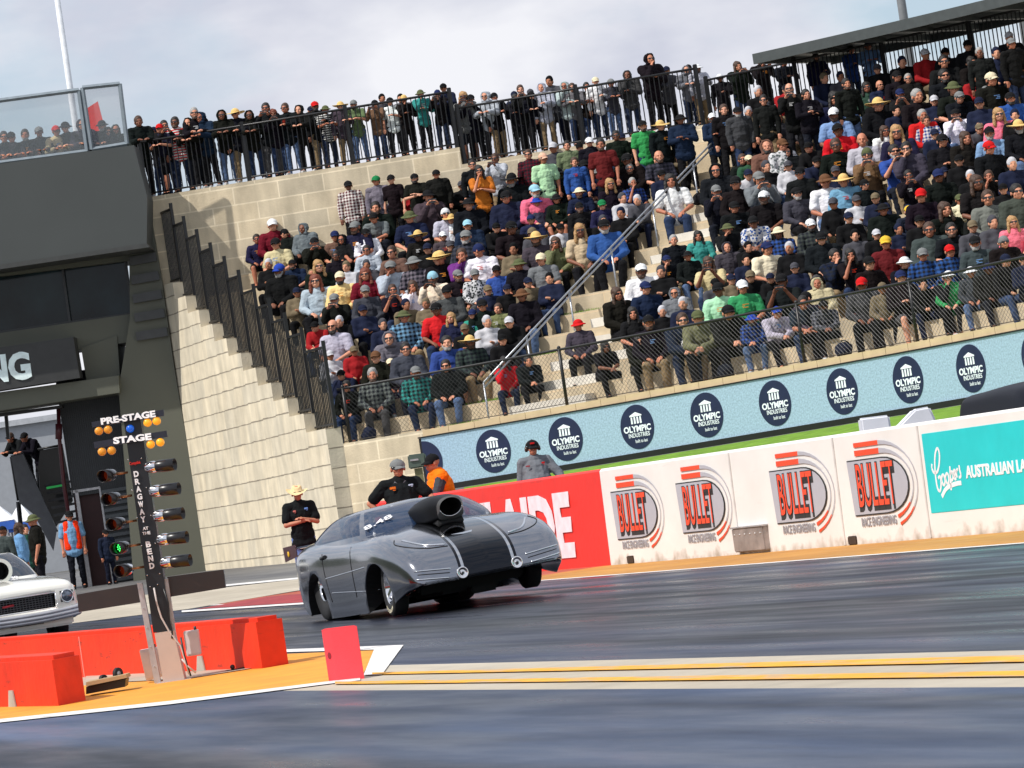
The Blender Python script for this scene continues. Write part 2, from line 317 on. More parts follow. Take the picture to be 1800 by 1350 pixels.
def textmesh(s, size=1, bold=0, xs=1, extrude=.004, align='CENTER', shear=0, spacing=1):
    cu = bpy.data.curves.new('t', 'FONT'); cu.body = s; cu.size = size; cu.offset = bold; cu.extrude = extrude; cu.resolution_u = 3
    cu.align_x = align; cu.align_y = 'CENTER'; cu.shear = shear; cu.space_character = spacing
    o = bpy.data.objects.new('t', cu); SC.collection.objects.link(o)
    dg = bpy.context.evaluated_depsgraph_get(); me = bpy.data.meshes.new_from_object(o.evaluated_get(dg))
    bpy.data.objects.remove(o); bpy.data.curves.remove(cu); me.transform(Matrix.Diagonal((xs, 1, 1, 1))); me.materials.clear(); return me
def fitmesh(me, w, h):   # centre and scale to w x h in its own xy plane
    xs = [v.co.x for v in me.vertices]; ys = [v.co.y for v in me.vertices]
    cx, cy = (min(xs)+max(xs))/2, (min(ys)+max(ys))/2; a = w/(max(xs)-min(xs)); b = h/(max(ys)-min(ys))
    for v in me.vertices: v.co.x = (v.co.x-cx)*a; v.co.y = (v.co.y-cy)*b
    return me
def frame(o, x, y):   # matrix: local x -> x, local y -> y, z -> normal
    x = V(x).normalized(); y = V(y).normalized(); z = x.cross(y).normalized(); y = z.cross(x)
    M = Matrix((x, y, z)).transposed().to_4x4(); M.translation = V(o); return M
# ================================================================== GROUND
g = MB(); xs = [-900, -400, -200, -150, -120, -100, -85, -75, -68, -62, -50, -30, 0, 60]
ys = [-300, -60, 0, 10, 20, 30, 60, 120, 400, 900]
g.add([V((x, y, gz(x))) for x in xs for y in ys], [(i*10+j, (i+1)*10+j, (i+1)*10+j+1, i*10+j+1) for i in range(len(xs)-1) for j in range(9)])
struct('ground', g, M_GROUND)
YW = P(1072, 995, z=0).y                 # track face of the safety wall
YE = P(1800, 957, z=0).y                 # edge line under the wall
def sheet(name, pts, m, dz, sub=None):
    s = MB(); s.poly([V((p.x, p.y, gz(p.x)+dz)) for p in pts]); return struct(name, s, m)
def strip(name, x0, x1, y0, y1, m, dz):
    n = [x0]+[x for x in xs if x0 < x < x1]+[x1]; s = MB()
    for a, b in zip(n, n[1:]): s.quad(V((a, y0, gz(a)+dz)), V((b, y0, gz(b)+dz)), V((b, y1, gz(b)+dz)), V((a, y1, gz(a)+dz)))
    return struct(name, s, m)
YC1 = P(1800, 1145, z=0).y; YC0 = P(1800, 1210, z=0).y
XS = PG(352, 1071).x                      # start pad begins
grooves(M_TRACK, (YC1+YE)/2); grooves(M_TRACK2, YC0-3.6)
strip('apron', -160, -5, YC0-25, YW+14, M_APRON, .004)
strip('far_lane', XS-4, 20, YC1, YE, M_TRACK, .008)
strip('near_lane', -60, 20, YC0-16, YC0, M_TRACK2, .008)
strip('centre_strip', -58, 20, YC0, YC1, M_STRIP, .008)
strip('edge_line', XS-4, 20, YE, YE+.11, M_LINE, .012)
strip('painted_runoff', P(1060, 1000, Y=YW).x, 20, YE+.11, YW+.3, M_RUNOFF, .010)
strip('red_painted_runoff', P(860, 1000, Y=YW-1).x-12, P(1060, 1000, Y=YW).x, YE+.11, YW+.3, M_RUNRED, .0101)
def gpoly(name, px, m, dz): return sheet(name, [PG(*q) for q in px], m, dz)
gpoly('yellow_painted_island', [(-60, 1255), (-60, 1225), (100, 1215), (400, 1165), (508, 1151), (662, 1145), (634, 1196), (592, 1200), (300, 1236), (0, 1268)], M_YELP, .012)
gpoly('island_edge_line', [(-60, 1279), (0, 1273), (300, 1241), (592, 1203.5), (634, 1199), (634, 1195), (592, 1199), (300, 1235), (0, 1267), (-60, 1273)], M_LINE, .016)
gpoly('island_border', [(500, 1149), (500, 1144), (710, 1136.5), (672, 1189), (640, 1190), (658, 1145)], M_LINE, .0165)
gpoly('yellow_centre_line', [(590, 1201.5), (590, 1206), (1810, 1194), (1810, 1184)], M_YLINE, .017)
gpoly('yellow_lane_line', [(655, 1185.5), (655, 1189), (1810, 1168), (1810, 1156.5)], M_YLINE, .0171)
gpoly('red_painted_panel', [(345, 1072), (470, 1050), (700, 1030), (700, 1052), (516, 1061)], mat('red_ground_paint', (.30, .035, .04), .8, var=.25, scale=2), .013)
gpoly('start_pad_line', [(320, 1075), (520, 1062), (700, 1050), (700, 1053), (520, 1065), (320, 1078)], M_LINE, .018)
gpoly('burnout_pad', [(60, 1105), (60, 1062), (340, 1040), (520, 1020), (700, 1005), (700, 1015), (520, 1040), (330, 1072)], M_STRIP, .014)
gpoly('apron_line', [(396, 1029), (520, 1017), (700, 1002), (700, 1005), (520, 1020), (396, 1032)], M_LINE, .0185)
gpoly('concrete_pad', [(152, 1205), (152, 1184), (330, 1174), (460, 1174), (505, 1168), (330, 1196)], M_STRIP, .019)

# ================================================================== SAFETY WALL
def bar_profile(h, w, lean): return [(0, 0), (lean, h-.03), (lean+.03, h), (w-lean-.03, h), (w-lean, h-.03), (w, 0)]
def wall_piece(mb, x0, x1, y, h, w=.45, lean=.03):
    pr = bar_profile(h, w, lean); n = 10; L = max(1, int((x1-x0)/2))
    for i in range(L):
        a = x0+(x1-x0)*i/L; b = x0+(x1-x0)*(i+1)/L
        vs = [V((a, y+p, q)) for p, q in pr]+[V((b, y+p, q)) for p, q in pr]; k = len(pr)
        fs = [(j, (j+1) % k, k+(j+1) % k, k+j) for j in range(k)]
        if i == 0: fs.append(tuple(range(k)))
        if i == L-1: fs.append(tuple(range(k, 2*k))[::-1])
        mb.add(vs, fs)
HW = 1.25
def xw(px, py): return P(px, py, Y=YW)
XR = xw(1060, 900).x; XT = xw(1627, 850).x
M_WALLW = mat('white_wall_paint', (.76, .735, .71), .55, var=.05, scale=1.5, bump=.12, bscale=9); scuff(M_WALLW, (.45, .43, .42), (.5, 1, 6), .60, .74, .35)
nt, b, src = basecol(M_WALLW)     # grime rubbed along the foot of the wall
tcn = N(nt, 'ShaderNodeTexCoord'); sp = N(nt, 'ShaderNodeSeparateXYZ'); nn = N(nt, 'ShaderNodeTexNoise'); nn.inputs['Scale'].default_value = 5; nn.inputs['Detail'].default_value = 8
ad = N(nt, 'ShaderNodeMath', operation='MULTIPLY_ADD'); ad.inputs[1].default_value = -.5; rr = N(nt, 'ShaderNodeMapRange'); rr.inputs['From Min'].default_value = -.31; rr.inputs['From Max'].default_value = -.15
Lk(nt, tcn.outputs['Object'], sp.inputs[0]); Lk(nt, tcn.outputs['Object'], nn.inputs['Vector']); Lk(nt, nn.outputs[0], ad.inputs[0]); Lk(nt, sp.outputs['Z'], ad.inputs[2]); Lk(nt, ad.outputs[0], rr.inputs[0])
mm = N(nt, 'ShaderNodeMixRGB'); mm.inputs[1].default_value = (.40, .35, .29, 1); Lk(nt, rr.outputs[0], mm.inputs[0]); Lk(nt, src, mm.inputs[2]); Lk(nt, mm.outputs[0], b.inputs['Base Color'])
red = thing('barrier_wall', 'tall red painted concrete track wall with giant white letters behind the silver car', 'wall', (XR, YW, 0))
mb = MB(); wall_piece(mb, xw(655, 900).x, XR-.004, YW, HW); obj('concrete_wall', mb, M_REDP, red, True)
wh = thing('barrier_wall', 'long white concrete track wall carrying four grey and red logos', 'wall', (XR, YW, 0))
mb = MB(); wall_piece(mb, XR+.004, 4, YW, HW); obj('concrete_wall', mb, M_WALLW, wh, True)
def onwall(me, X, Zc, off, parent, m, name, tilt=0):
    yy = YW+.03*(Zc/HW)-off
    me.transform(frame((X, yy, Zc), (1, 0, 0), (0, .024, 1))); return obj(name, me, m, parent, True)
def zw(px, py): p = P(px, py, Y=YW+.015); return p.z
# ADELAIDE
z0 = zw(1008, 984); z1 = zw(966, 863); xe = xw(1010, 925).x; xl = xw(968, 925).x
t = fitmesh(textmesh('ADELAIDE', 1, .045, 1), (xe-xl)*6.6, (z1-z0)*.93); onwall(t, xe-(xe-xl)*3.4, (z0+z1)/2, .012, red, mat('wall_lettering', (.80, .70, .74), .6), 'lettering')
# wall seams, repair plate, drain notches
for px in (1289, 1475, 1627):
    X = xw(px, 880).x; mb = MB(); mb.box((X, YW+.012, .62), (.03, .02, 1.2), Matrix.Rotation(-.024, 3, 'X')); obj('joint_strip', mb, mat('joint_filler', (.62, .60, .58), .7), wh, True)
X0, X1 = xw(1297, 950).x, xw(1352, 950).x; za, zb = zw(1325, 974), zw(1325, 925)
t = thing('steel_box', 'riveted steel box bolted to the foot of the white wall', 'box', ((X0+X1)/2, YW-.05, 0))
mb = MB(); mb.bbox(((X0+X1)/2, YW-.02, (zb)/2+.02), (X1-X0, .09, zb-.04), .012); obj('housing', mb, mat('dull_steel', (.34, .30, .285), .45, metal=.4, var=.3, scale=5), t, True)
mb = MB(); mb.bbox(((X0+X1)/2, YW-.02, zb+.005), (X1-X0+.03, .12, .02), .006)
for k in range(6): mb.sph((X0+(X1-X0)*(k+.5)/6, YW-.065, zb-.08), .012, 8)
obj('lid', mb, M_ALU, t, True)
for px, py in ((1236, 860/2.25+600-5), (1129, 0)):
    pass
for px, s in ((1105, 1), (1500, 1)):
    X = xw(px, 960).x; mb = MB(); mb.bbox((X, YW+.005, .06), (.24, .03, .10), .01); obj('drain_notch', mb, mat('dark_hole', (.05, .03, .02), .9), wh, True)
# bullet logos
M_LGREY = mat('logo_grey', (.42, .42, .47), .5, var=.03); M_LRED = mat('logo_red', (.85, .07, .02), .5, var=.04); M_LBLK = mat('logo_black', (.02, .02, .02), .5)
M_LGREY2 = mat('logo_dark_grey', (.30, .29, .32), .5)
def dshape(w, h, n=14, x0=0):   # plate with round right end, origin left middle
    r = w*.42; return [V((x0, -h/2, 0)), V((x0+w-r, -h/2, 0))]+[V((x0+w-r+r*sin(pi*k/n), -h/2*cos(pi*k/n), 0)) for k in range(1, n)]+[V((x0+w-r, h/2, 0)), V((x0-.04*w, h/2, 0))]
def ribbon(pts, wd, e):
    s = MB()
    for (a, b), (wa, wb) in zip(zip(pts, pts[1:]), zip(wd, wd[1:])):
        t = (V(b)-V(a)).normalized(); nn = V((-t.y, t.x, 0)); s.prism([V(a)+nn*wa, V(a)-nn*wa, V(b)-nn*wb, V(b)+nn*wb], (0, 0, e))
    return s
zt = zw(1492, 812.4); zb_ = zw(1502, 905.8); LH = zt-zb_
for (a, b, py) in ((1075, 1153, 900), (1190, 1272, 890), (1355, 1451, 870), (1492.5, 1596, 858)):
    Xa, Xb = xw(a+4, py).x, xw(b, py).x; w = Xb-Xa; zc = (zt+zb_)/2-.0
    def put(mb, name, m, off, x=0, z=0):
        me = mb if isinstance(mb, bpy.types.Mesh) else mb.mesh()
        return onwall(me, Xa+x, zc+z, off, wh, m, name)
    mb = MB(); mb.prism(dshape(w+.03, LH+.03), (0, 0, .003)); put(mb, 'logo_outline', M_LBLK, .006)
    mb = MB(); mb.prism(dshape(w, LH), (0, 0, .003)); put(mb, 'logo_plate', M_LGREY, .009)
    tw = w*.66; th = LH*.80
    for dx, dz, m_, off, bold in ((.0, -.045, M_LBLK, .013, .035), (0, 0, M_LBLK, .016, .04), (0, 0, M_LRED, .020, .0)):
        me = fitmesh(textmesh('BULLET', 1, bold, 1, .002, spacing=1.0), tw*(1 if bold < .01 else 1.05), th*(1 if bold < .01 else 1.05)); put(me, 'lettering', m_, off, w*.12+tw/2+dx, .02+dz)
    me = fitmesh(textmesh('RACE ENGINEERING', 1, .01, 1, .002), w*.62, LH*.17); put(me, 'lettering', M_LGREY2, .009, w*.10+w*.31, -LH/2-.035-LH*.085)
    for q, (gap, wd) in enumerate(((.085, .022), (.175, .018))):
        H2 = LH/2+gap; r = w*.46; xx = w-r+.02*w; n = 16
        arc = [(xx+(r+gap*1.2)*sin(pi*k/n), H2*cos(pi*k/n), 0) for k in range(0, n+1)]
        pts = [(w*.12, H2, 0), (xx-.15*w, H2, 0)]+arc
        mb = ribbon(pts[:3], [wd*1.4]*3, .003); put(mb, 'logo_stripe', M_LRED, .008)
        aw = [wd*(1.3-1.05*sin(pi*min(1, k/n))) for k in range(n+1)]
        mb = ribbon(arc[:12], aw[:12], .003); put(mb, 'logo_stripe', M_LGREY, .008)
        mb = ribbon(arc[11:15], aw[11:15], .003); put(mb, 'logo_stripe', M_LRED, .0085)
# teal banner
tb = thing('banner', 'teal lager banner fixed to the white wall with white writing', 'banner', (XT, YW, 0))
Xa = XT+.02; Xb = Xa+9; z1 = zw(1627, 762); z0 = zw(1642, 902)
mb = MB(); mb.bbox(((Xa+Xb)/2, YW+.018, (z0+z1)/2), (Xb-Xa, .012, z1-z0), .004, Matrix.Rotation(-.024, 3, 'X')); obj('sheet', mb, mat('teal_vinyl', (.012, .56, .58), .4, var=.06, scale=2, bump=.2, bscale=5), tb, True)
xA, xB = xw(1696, 833).x, xw(1830, 815).x
za, zb2 = zw(1700, 841), zw(1696, 819)
t = fitmesh(textmesh('AUSTRALIAN LAGER', 1, .035), xB-xA, za-za+abs(zb2-za)); onwall(t, (xA+xB)/2, (za+zb2)/2, .006, tb, M_WHTXT, 'lettering')
# brush script drawn as strokes: x 0..10, y 0..10
scr = [[(0, 6.6), (-.2, 5.6), (.4, 4.6), (1.6, 4.7), (2.6, 6.2), (3.2, 8.2), (3.1, 9.6), (2.5, 9.9), (1.6, 8.5), (1.0, 6), (.8, 3), (1.0, .9), (1.7, .3), (2.3, 1.2), (2.6, 2.6), (2.4, 3.6), (1.7, 3.2)],
       [(3.4, 3.9), (2.9, 3.0), (3.1, 1.8), (3.7, 1.6), (4.1, 2.6), (3.9, 3.7), (3.4, 3.9)], [(4.9, 4.1), (4.4, 3.2), (4.6, 2.0), (5.2, 1.9), (5.6, 2.9), (5.4, 3.9), (4.9, 4.1)],
       [(6.5, 5.6), (6.2, 3.2), (5.9, .2)], [(6.3, 3.6), (6.9, 4.4), (7.3, 3.9), (7.0, 2.7), (6.3, 2.4)],
       [(7.5, 3.2), (8.1, 3.7), (8.2, 4.4), (7.8, 4.6), (7.5, 3.6), (7.7, 2.6), (8.3, 2.8)], [(8.6, 4.7), (8.6, 2.9)], [(8.6, 3.9), (8.9, 4.7), (9.3, 4.6)],
       [(9.9, 5.6), (9.9, 4.4), (10.1, 3.5), (9.8, 2.9), (9.3, 3.0)], [(2.2, -1.0), (4.0, .6), (6.2, 1.3), (8.6, 1.6), (9.9, 1.6)]]
ax, bx = xw(1641, 850).x, xw(1689, 850).x; azz, bzz = zw(1646, 866), zw(1655, 787)
for i, st in enumerate(scr):
    # catmull smoothing
    q = [V((p[0], p[1], 0)) for p in st]; q = [q[0]]+q+[q[-1]]; out = []
    for k in range(1, len(q)-2):
        for j in range(4):
            t = j/4; out.append(.5*((2*q[k])+(q[k+1]-q[k-1])*t+(2*q[k-1]-5*q[k]+4*q[k+1]-q[k+2])*t*t+(-q[k-1]+3*q[k]-3*q[k+1]+q[k+2])*t**3))
    out.append(q[-1]); sx = (bx-ax)/10; sy = (bzz-azz)/10
    pts = [V((p.x*sx, p.y*sy, 0)) for p in out]; wdt = .016 if i < 9 else .024
    me = ribbon(pts, [wdt]*len(pts), .002).mesh(); onwall(me, ax, azz, .006, tb, M_WHTXT, 'lettering')

# ================================================================== CURVED GRANDSTAND
CEN = (-18.0, 63.8); RF = 32.0; ZR0 = 2.56; RISE = .42; DEP = .80; TILT = .012
def tl(be): return TILT*RF*(be-.4537)
def AP(R, be, z, tilt=True): return RD(CEN[0]+R*sin(be), CEN[1]+R*cos(be), z+(tl(be) if tilt else 0))
def beta_u(R, u):
    a, c = -1.2, 1.5
    for i in range(50):
        m_ = (a+c)/2
        if (CEN[0]+R*sin(m_))/(CEN[1]+R*cos(m_))*FPX < u: a = m_
        else: c = m_
    return a
def beta_left(R, Y=27.0):
    a, c = -.6, 1.2
    for i in range(50):
        m_ = (a+c)/2
        if AP(R, m_, 0).y < Y: a = m_
        else: c = m_
    return a
def Rk(k): return RF+DEP*k
def zk(k): return ZR0+RISE*k
NR = 15; BR = radians(66)
def arcsheet(mb, Ra, za, Rb, zb, b0, b1, n=40, b0b=None):
    """surface between (Ra,za) and (Rb,zb) swept over the arc; UV in metres"""
    b0b = b0 if b0b is None else b0b
    for i in range(n):
        t0, t1 = i/n, (i+1)/n; p0, p1 = b0+(b1-b0)*t0, b0+(b1-b0)*t1; q0, q1 = b0b+(b1-b0b)*t0, b0b+(b1-b0b)*t1
        vd = lambda R, z: (z if za != zb else R)
        mb.quad(AP(Ra, p0, za), AP(Ra, p1, za), AP(Rb, q1, zb), AP(Rb, q0, zb), uv=[(RF*p0, vd(Ra, za)), (RF*p1, vd(Ra, za)), (RF*p1, vd(Rb, zb)), (RF*p0, vd(Rb, zb))])
gs = thing('grandstand', 'curved terrace of sandstone block seats stepping up behind the blue advertising board', 'grandstand', RD(0, 90, 0))
ris = MB(); trd = MB()
for k in range(NR+1):
    bl = beta_left(Rk(k)); arcsheet(ris, Rk(k), (zk(k-1) if k else ZR0-1.0), Rk(k), zk(k), bl, BR)
    bl2 = beta_left(Rk(k)+DEP); arcsheet(trd, Rk(k), zk(k)+.0, Rk(k)+(DEP if k < NR else 8), zk(k), bl, BR, b0b=bl2)
obj('seat_block', ris, M_STEP, gs, True); obj('tread', trd, M_TREAD, gs, True)
# half steps of the stair beside the handrail
st = MB(); BA = radians(33.3); BB = radians(36.8); SK = radians(1.6/12)
for k in range(1, NR):
    R1, R0_ = Rk(k)+.0, Rk(k)-.38; z0 = zk(k-1)-.02; z1 = zk(k)-.21
    ba, bb = BA+SK*k, BB+SK*k
    c = [AP(R0_, ba, z0), AP(R0_, bb, z0), AP(R1+.05, bb, z0), AP(R1+.05, ba, z0), AP(R0_, ba, z1), AP(R0_, bb, z1), AP(R1+.05, bb, z1), AP(R1+.05, ba, z1)]; st.hexa(c)
obj('stair_step', st, mat('stair_concrete', (.66, .62, .55), .85, bump=.2, var=.1, scale=3), gs, True)
# front foot of the terrace, coping and side wall with stepped top
fw = MB(); bl = beta_left(RF-.25); bled = beta_u(RF-.25, lev(747, 772)[0])
arcsheet(fw, RF-.25, 0, RF-.25, ZR0+.02, bl, bled+.01, 14); arcsheet(fw, RF-.25, ZR0+.02, RF+.05, ZR0+.02, bl, bled+.01, 14)
obj('front_wall', fw, M_WALLUP, gs, True)
cp = MB()
for i in range(30):
    a, c = bled+(BR-bled)*i/30, bled+(BR-bled)*(i+.985)/30
    cp.hexa([AP(RF-.30, a, ZR0-.13), AP(RF-.30, c, ZR0-.13), AP(RF+.02, c, ZR0-.13), AP(RF+.02, a, ZR0-.13), AP(RF-.30, a, ZR0+.02), AP(RF-.30, c, ZR0+.02), AP(RF+.02, c, ZR0+.02), AP(RF+.02, a, ZR0+.02)])
obj('coping', cp, mat('coping_stone', (.60, .46, .28), .85, var=.1, scale=3, bump=.2), gs, True)
YS = 27.0; sw = MB()
def sidex(R): b_ = beta_left(R); return AP(R, b_, 0).x
segs = [(sidex(Rk(k)), sidex(Rk(k+1)) if k < 10 else sidex(Rk(10))-2.6, zk(k)+.40) for k in range(11)]
segs[0] = (sidex(RF-.25), segs[0][1], segs[0][2])
for xa, xb, zt_ in segs:
    for (ya, yb) in ((YS-.35, YS),):
        def q(a, b_, c, d, uv): sw.quad(a, b_, c, d, uv=uv)
        q(V((xb, ya, -.1)), V((xa, ya, -.1)), V((xa, ya, zt_)), V((xb, ya, zt_)), [(xb, 0), (xa, 0), (xa, zt_-.12), (xb, zt_-.12)])
        q(V((xa, ya, -.1)), V((xa, yb, -.1)), V((xa, yb, zt_)), V((xa, ya, zt_)), [(ya, 0), (yb, 0), (yb, zt_), (ya, zt_)])
        q(V((xb, yb, -.1)), V((xa, yb, -.1)), V((xa, yb, zt_)), V((xb, yb, zt_)), [(xb, 0), (xa, 0), (xa, zt_), (xb, zt_)])
        q(V((xb, ya, zt_)), V((xa, ya, zt_)), V((xa, yb, zt_)), V((xb, yb, zt_)), [(xb, ya), (xa, ya), (xa, yb), (xb, yb)])
obj('side_wall', sw, M_WALLSIDE, gs, True, recalc=False)
# upper wall and walkway
RT = Rk(14)+.55
BW = beta_u(RT, lev(1240, 235)[0])
WA = P(257, 345, d=103.4); WB = P(816, 263, d=101.9); WC_ = AP(RT, BW, 0)
Wpts = [(RD(-8.3, 103.3), RD(-.45, 101.9), 9.32), (RD(-.45, 101.9), None, 8.91)]
def wallline():
    A = RD(-8.2, 103.3); B = RD(-.42, 102.0); C = WC_.copy(); C.z = 0; return A, B, C
LA, LB, LC = wallline()
uw = MB(); wk = MB(); back = F0*9+R0*1
def wseg(A, B, zt_, u0):
    L = (B-A).length; zb0 = 5.5
    a, b_ = A+Z*zb0, B+Z*zb0; c, d = B+Z*zt_, A+Z*zt_
    uw.quad(a, b_, c, d, uv=[(u0, zb0+.0), (u0+L, zb0), (u0+L, zt_), (u0, zt_)])
    uw.quad(b_, b_+back*.1, c+back*.1, c, uv=[(0, zb0), (1, zb0), (1, zt_), (0, zt_)])
    uw.quad(a, a+back*.1, d+back*.1, d, uv=[(0, zb0), (1, zb0), (1, zt_), (0, zt_)])
    A_, B_ = A+F0*.04, B+F0*.04; wk.hexa([A_+Z*(zt_-.3), B_+Z*(zt_-.3), B_+back+Z*(zt_-.3), A_+back+Z*(zt_-.3), A_+Z*(zt_-.004), B_+Z*(zt_-.004), B_+back+Z*(zt_-.004), A_+back+Z*(zt_-.004)])
ZW1, ZW2, ZW3 = 9.34, 8.92, 8.55
wseg(LA, LB, ZW1, 0); wseg(LB, LC, ZW2, .3)
BTR = radians(60)
arcsheet(uw, RT, 5.5, RT, ZW3, BW, BTR, 24)
obj('upper_wall', uw, M_WALLUP, gs, True, recalc=False); obj('walkway', wk, M_TREAD, gs, True)
w3 = MB(); arcsheet(w3, RT, ZW3, RT+9, ZW3, BW, BTR, 24); obj('walkway', w3, M_TREAD, gs, True)
# tufts of grass on some treads near the stair
for i, (k, a) in enumerate(((1, 32.2), (3, 32.3), (5, 32.6), (7, 32.4), (9, 32.3), (0, 31.0), (1, 30.5))):
    mb = MB(); rnd = random.Random(i)
    for j in range(260):
        R = Rk(k)+.35+rnd.random()*.4; b_ = radians(a)+rnd.uniform(-.014, .014); p = AP(R, b_, zk(k)); h = rnd.uniform(.03, .09); s_ = R0*.008
        mb.add([p-s_, p+s_, p+Z*h+V((rnd.uniform(-.03, .03), rnd.uniform(-.03, .03), 0))], [(0, 1, 2)])
    o = obj('grass_tuft', mb, M_GRASS, recalc=False); o['kind'] = 'stuff'; o['label'] = 'patch of grass growing on a terrace tread by the handrail'

# ------------------------------------------------------------------ LED advertising board on the curve
RL = RF-.36; bl0 = beta_u(RL, lev(746, 812)[0]); LEDT = 2.41; LEDB = 1.36
led = thing('advertising_board', 'long curved pale blue advertising screen with dark round logos below the terrace', 'billboard', AP(RL, bl0+.1, 0, False))
M_LED = mat('led_screen', (.30, .43, .54), .5, var=.0, emit=.12, ecol=(.42, .62, .80)); nt, b, src = basecol(M_LED)
uvn = N(nt, 'ShaderNodeTexCoord'); wn = N(nt, 'ShaderNodeTexNoise'); wn.inputs['Scale'].default_value = 26; wn.inputs['Detail'].default_value = 3
Lk(nt, uvn.outputs['UV'], wn.inputs['Vector']); r_ = N(nt, 'ShaderNodeMapRange'); r_.inputs['From Min'].default_value = .35; r_.inputs['From Max'].default_value = .65; r_.inputs['To Min'].default_value = .78; r_.inputs['To Max'].default_value = 1.15
Lk(nt, wn.outputs[0], r_.inputs[0]); mu = N(nt, 'ShaderNodeMixRGB'); mu.blend_type = 'MULTIPLY'; mu.inputs[0].default_value = 1; Lk(nt, src, mu.inputs[1]); Lk(nt, r_.outputs[0], mu.inputs[2]); Lk(nt, mu.outputs[0], b.inputs['Base Color'])
mb = MB(); arcsheet(mb, RL, LEDB, RL, LEDT, bl0, BR, 60); obj('screen', mb, M_LED, led, True, recalc=False)
mb = MB()
def arcbox(mb, Ra, Rb, za, zb, b0, b1, n=40):
    for i in range(n):
        p, q = b0+(b1-b0)*i/n, b0+(b1-b0)*(i+1)/n
        mb.hexa([AP(Ra, p, za), AP(Ra, q, za), AP(Rb, q, za), AP(Rb, p, za), AP(Ra, p, zb), AP(Ra, q, zb), AP(Rb, q, zb), AP(Rb, p, zb)])
arcbox(mb, RL-.03, RL+.10, LEDT+.003, LEDT+.03, bl0-.002, BR); arcbox(mb, RL-.05, RL+.1, LEDB-.12, LEDB-.003, bl0-.002, BR); arcbox(mb, RL+.004, RL+.1, LEDB, LEDT, bl0-.002, bl0, 1)
obj('frame', mb, M_BLK, led, True)
M_NAVY = mat('logo_navy', (.008, .016, .058), .5, emit=.01, ecol=(.02, .04, .15)); M_LWH = mat('led_white', (.72, .78, .82), .5, emit=.25, ecol=(.7, .78, .85))
def onled(me, be, zc, off, parent, m, name):
    for v in me.vertices:
        p = AP(RL-off-v.co.z, be+v.co.x/RL, zc+v.co.y); v.co = p
    return obj(name, me, m, parent, True)
for px, py in ((742, 806), (868, 795), (995, 774), (1121, 753), (1243, 731), (1363, 710), (1481, 689), (1597, 670), (1708, 652), (1822, 632)):
    be = beta_u(RL, lev(px, py)[0]); zc = (LEDT+LEDB)/2-.0; D = .46; c0 = 0 if px > 800 else -.47
    mb = MB(); n = 40; pts = [V((D*.96*cos(2*pi*k/n), D*sin(2*pi*k/n), 0)) for k in range(n)]
    if px < 800: be = bl0; pts = [p for p in [V((D*cos(a), D*sin(a), 0)) for a in [pi/2-pi*k/24 for k in range(25)]]]
    cir = onled((mb.poly(pts) if 0 else mb.prism(pts, (0, 0, .006))).mesh(), be, zc, .004, led, M_NAVY, 'round_logo')
    def txt(s, w, h, x, y, bold):
        me = fitmesh(textmesh(s, 1, bold, 1, .002), w, h); onled(me, be+x/RL, zc+y, .014, cir, M_LWH, 'lettering')
    if px < 800: txt('IC', .2, .13, .19, -.02, .03); txt('ES', .14, .09, .17, -.16, .01); continue
    txt('OLYMPIC', .72, .135, 0, -.035, .035); txt('INDUSTRIES', .56, .09, .03, -.165, .008); txt('built to last', .32, .07, .07, -.29, .0)
    mb = MB(); mb.prism([V((-.16, .22, 0)), V((.16, .22, 0)), V((.16, .245, 0)), V((0, .31, 0)), V((-.16, .245, 0))], (0, 0, .002))
    for k in range(4): mb.prism([V((x, y, 0)) for x, y in ((-.14+k*.077, .07), (-.09+k*.077, .07), (-.095+k*.077, .21), (-.135+k*.077, .21))], (0, 0, .002))
    onled(mb.mesh(), be, zc, .014, cir, M_LWH, 'temple_emblem')

# ------------------------------------------------------------------ grass bank between wall and board
gb = MB(); nb = 60; prof = []
for i in range(nb+1):
    be = beta_left(RF-.3)+.02+(BR-beta_left(RF-.3)+.2)*i/nb; a = AP(RL-.04, be, LEDB-.13); w_ = V((a.x, YW+.46, .55)); 
    prof.append([a, a+(w_-a)*.12+Z*.02, a+(w_-a)*.35+Z*.02, a+(w_-a)*.6+Z*.06, a+(w_-a)*.8, w_])
gb.add([p for r in prof for p in r], [(i*6+j, (i+1)*6+j, (i+1)*6+j+1, i*6+j+1) for i in range(nb) for j in range(5)], smooth=True)
# keep the bank right of the side wall only
o = struct('grass_bank', gb, M_GRASS)
bm = bmesh.new(); bm.from_mesh(o.data)
XB0 = P(905, 850, d=88).x
bmesh.ops.bisect_plane(bm, geom=list(bm.verts)+list(bm.edges)+list(bm.faces), plane_co=P(800, 850, d=80), plane_no=R0, clear_inner=True)
bm.to_mesh(o.data); bm.free()

# ------------------------------------------------------------------ front chain-link fence
fence = thing('chain_link_fence', 'black chain link fence on the coping in front of the lowest seats', 'fence', AP(RF-.1, bl0+.1, ZR0))
bf0 = beta_left(RF-.1)+.004; FH = 1.2; Rf = RF-.12
pr = MB()
for zz, r_ in ((FH, .03),): pr.tube([AP(Rf, bf0+(BR-bf0)*i/60, ZR0+zz) for i in range(61)], r_, 6)
pr.tube([AP(Rf, bf0+(BR-bf0)*i/60, ZR0+.06) for i in range(61)], .008, 4); obj('top_rail', pr, M_BLK, fence, True)
for px, py in ((609, 730), (990, 665), (1408, 590), (1606, 550), (1830, 515)):
    be = beta_u(Rf, lev(px, py)[0]); be = max(be, bf0); mb = MB(); mb.tube([AP(Rf, be, ZR0), AP(Rf, be, ZR0+FH+.03)], .036, 8); mb.sph(AP(Rf, be, ZR0+FH+.04), .042, 8); obj('post', mb, M_BLK, fence, True)
mesh_ = MB(); L = RF*(BR-bf0); stp = .105; H_ = FH-.08
def FP(s, z): return AP(Rf, bf0+s/RF, ZR0+.06+z)
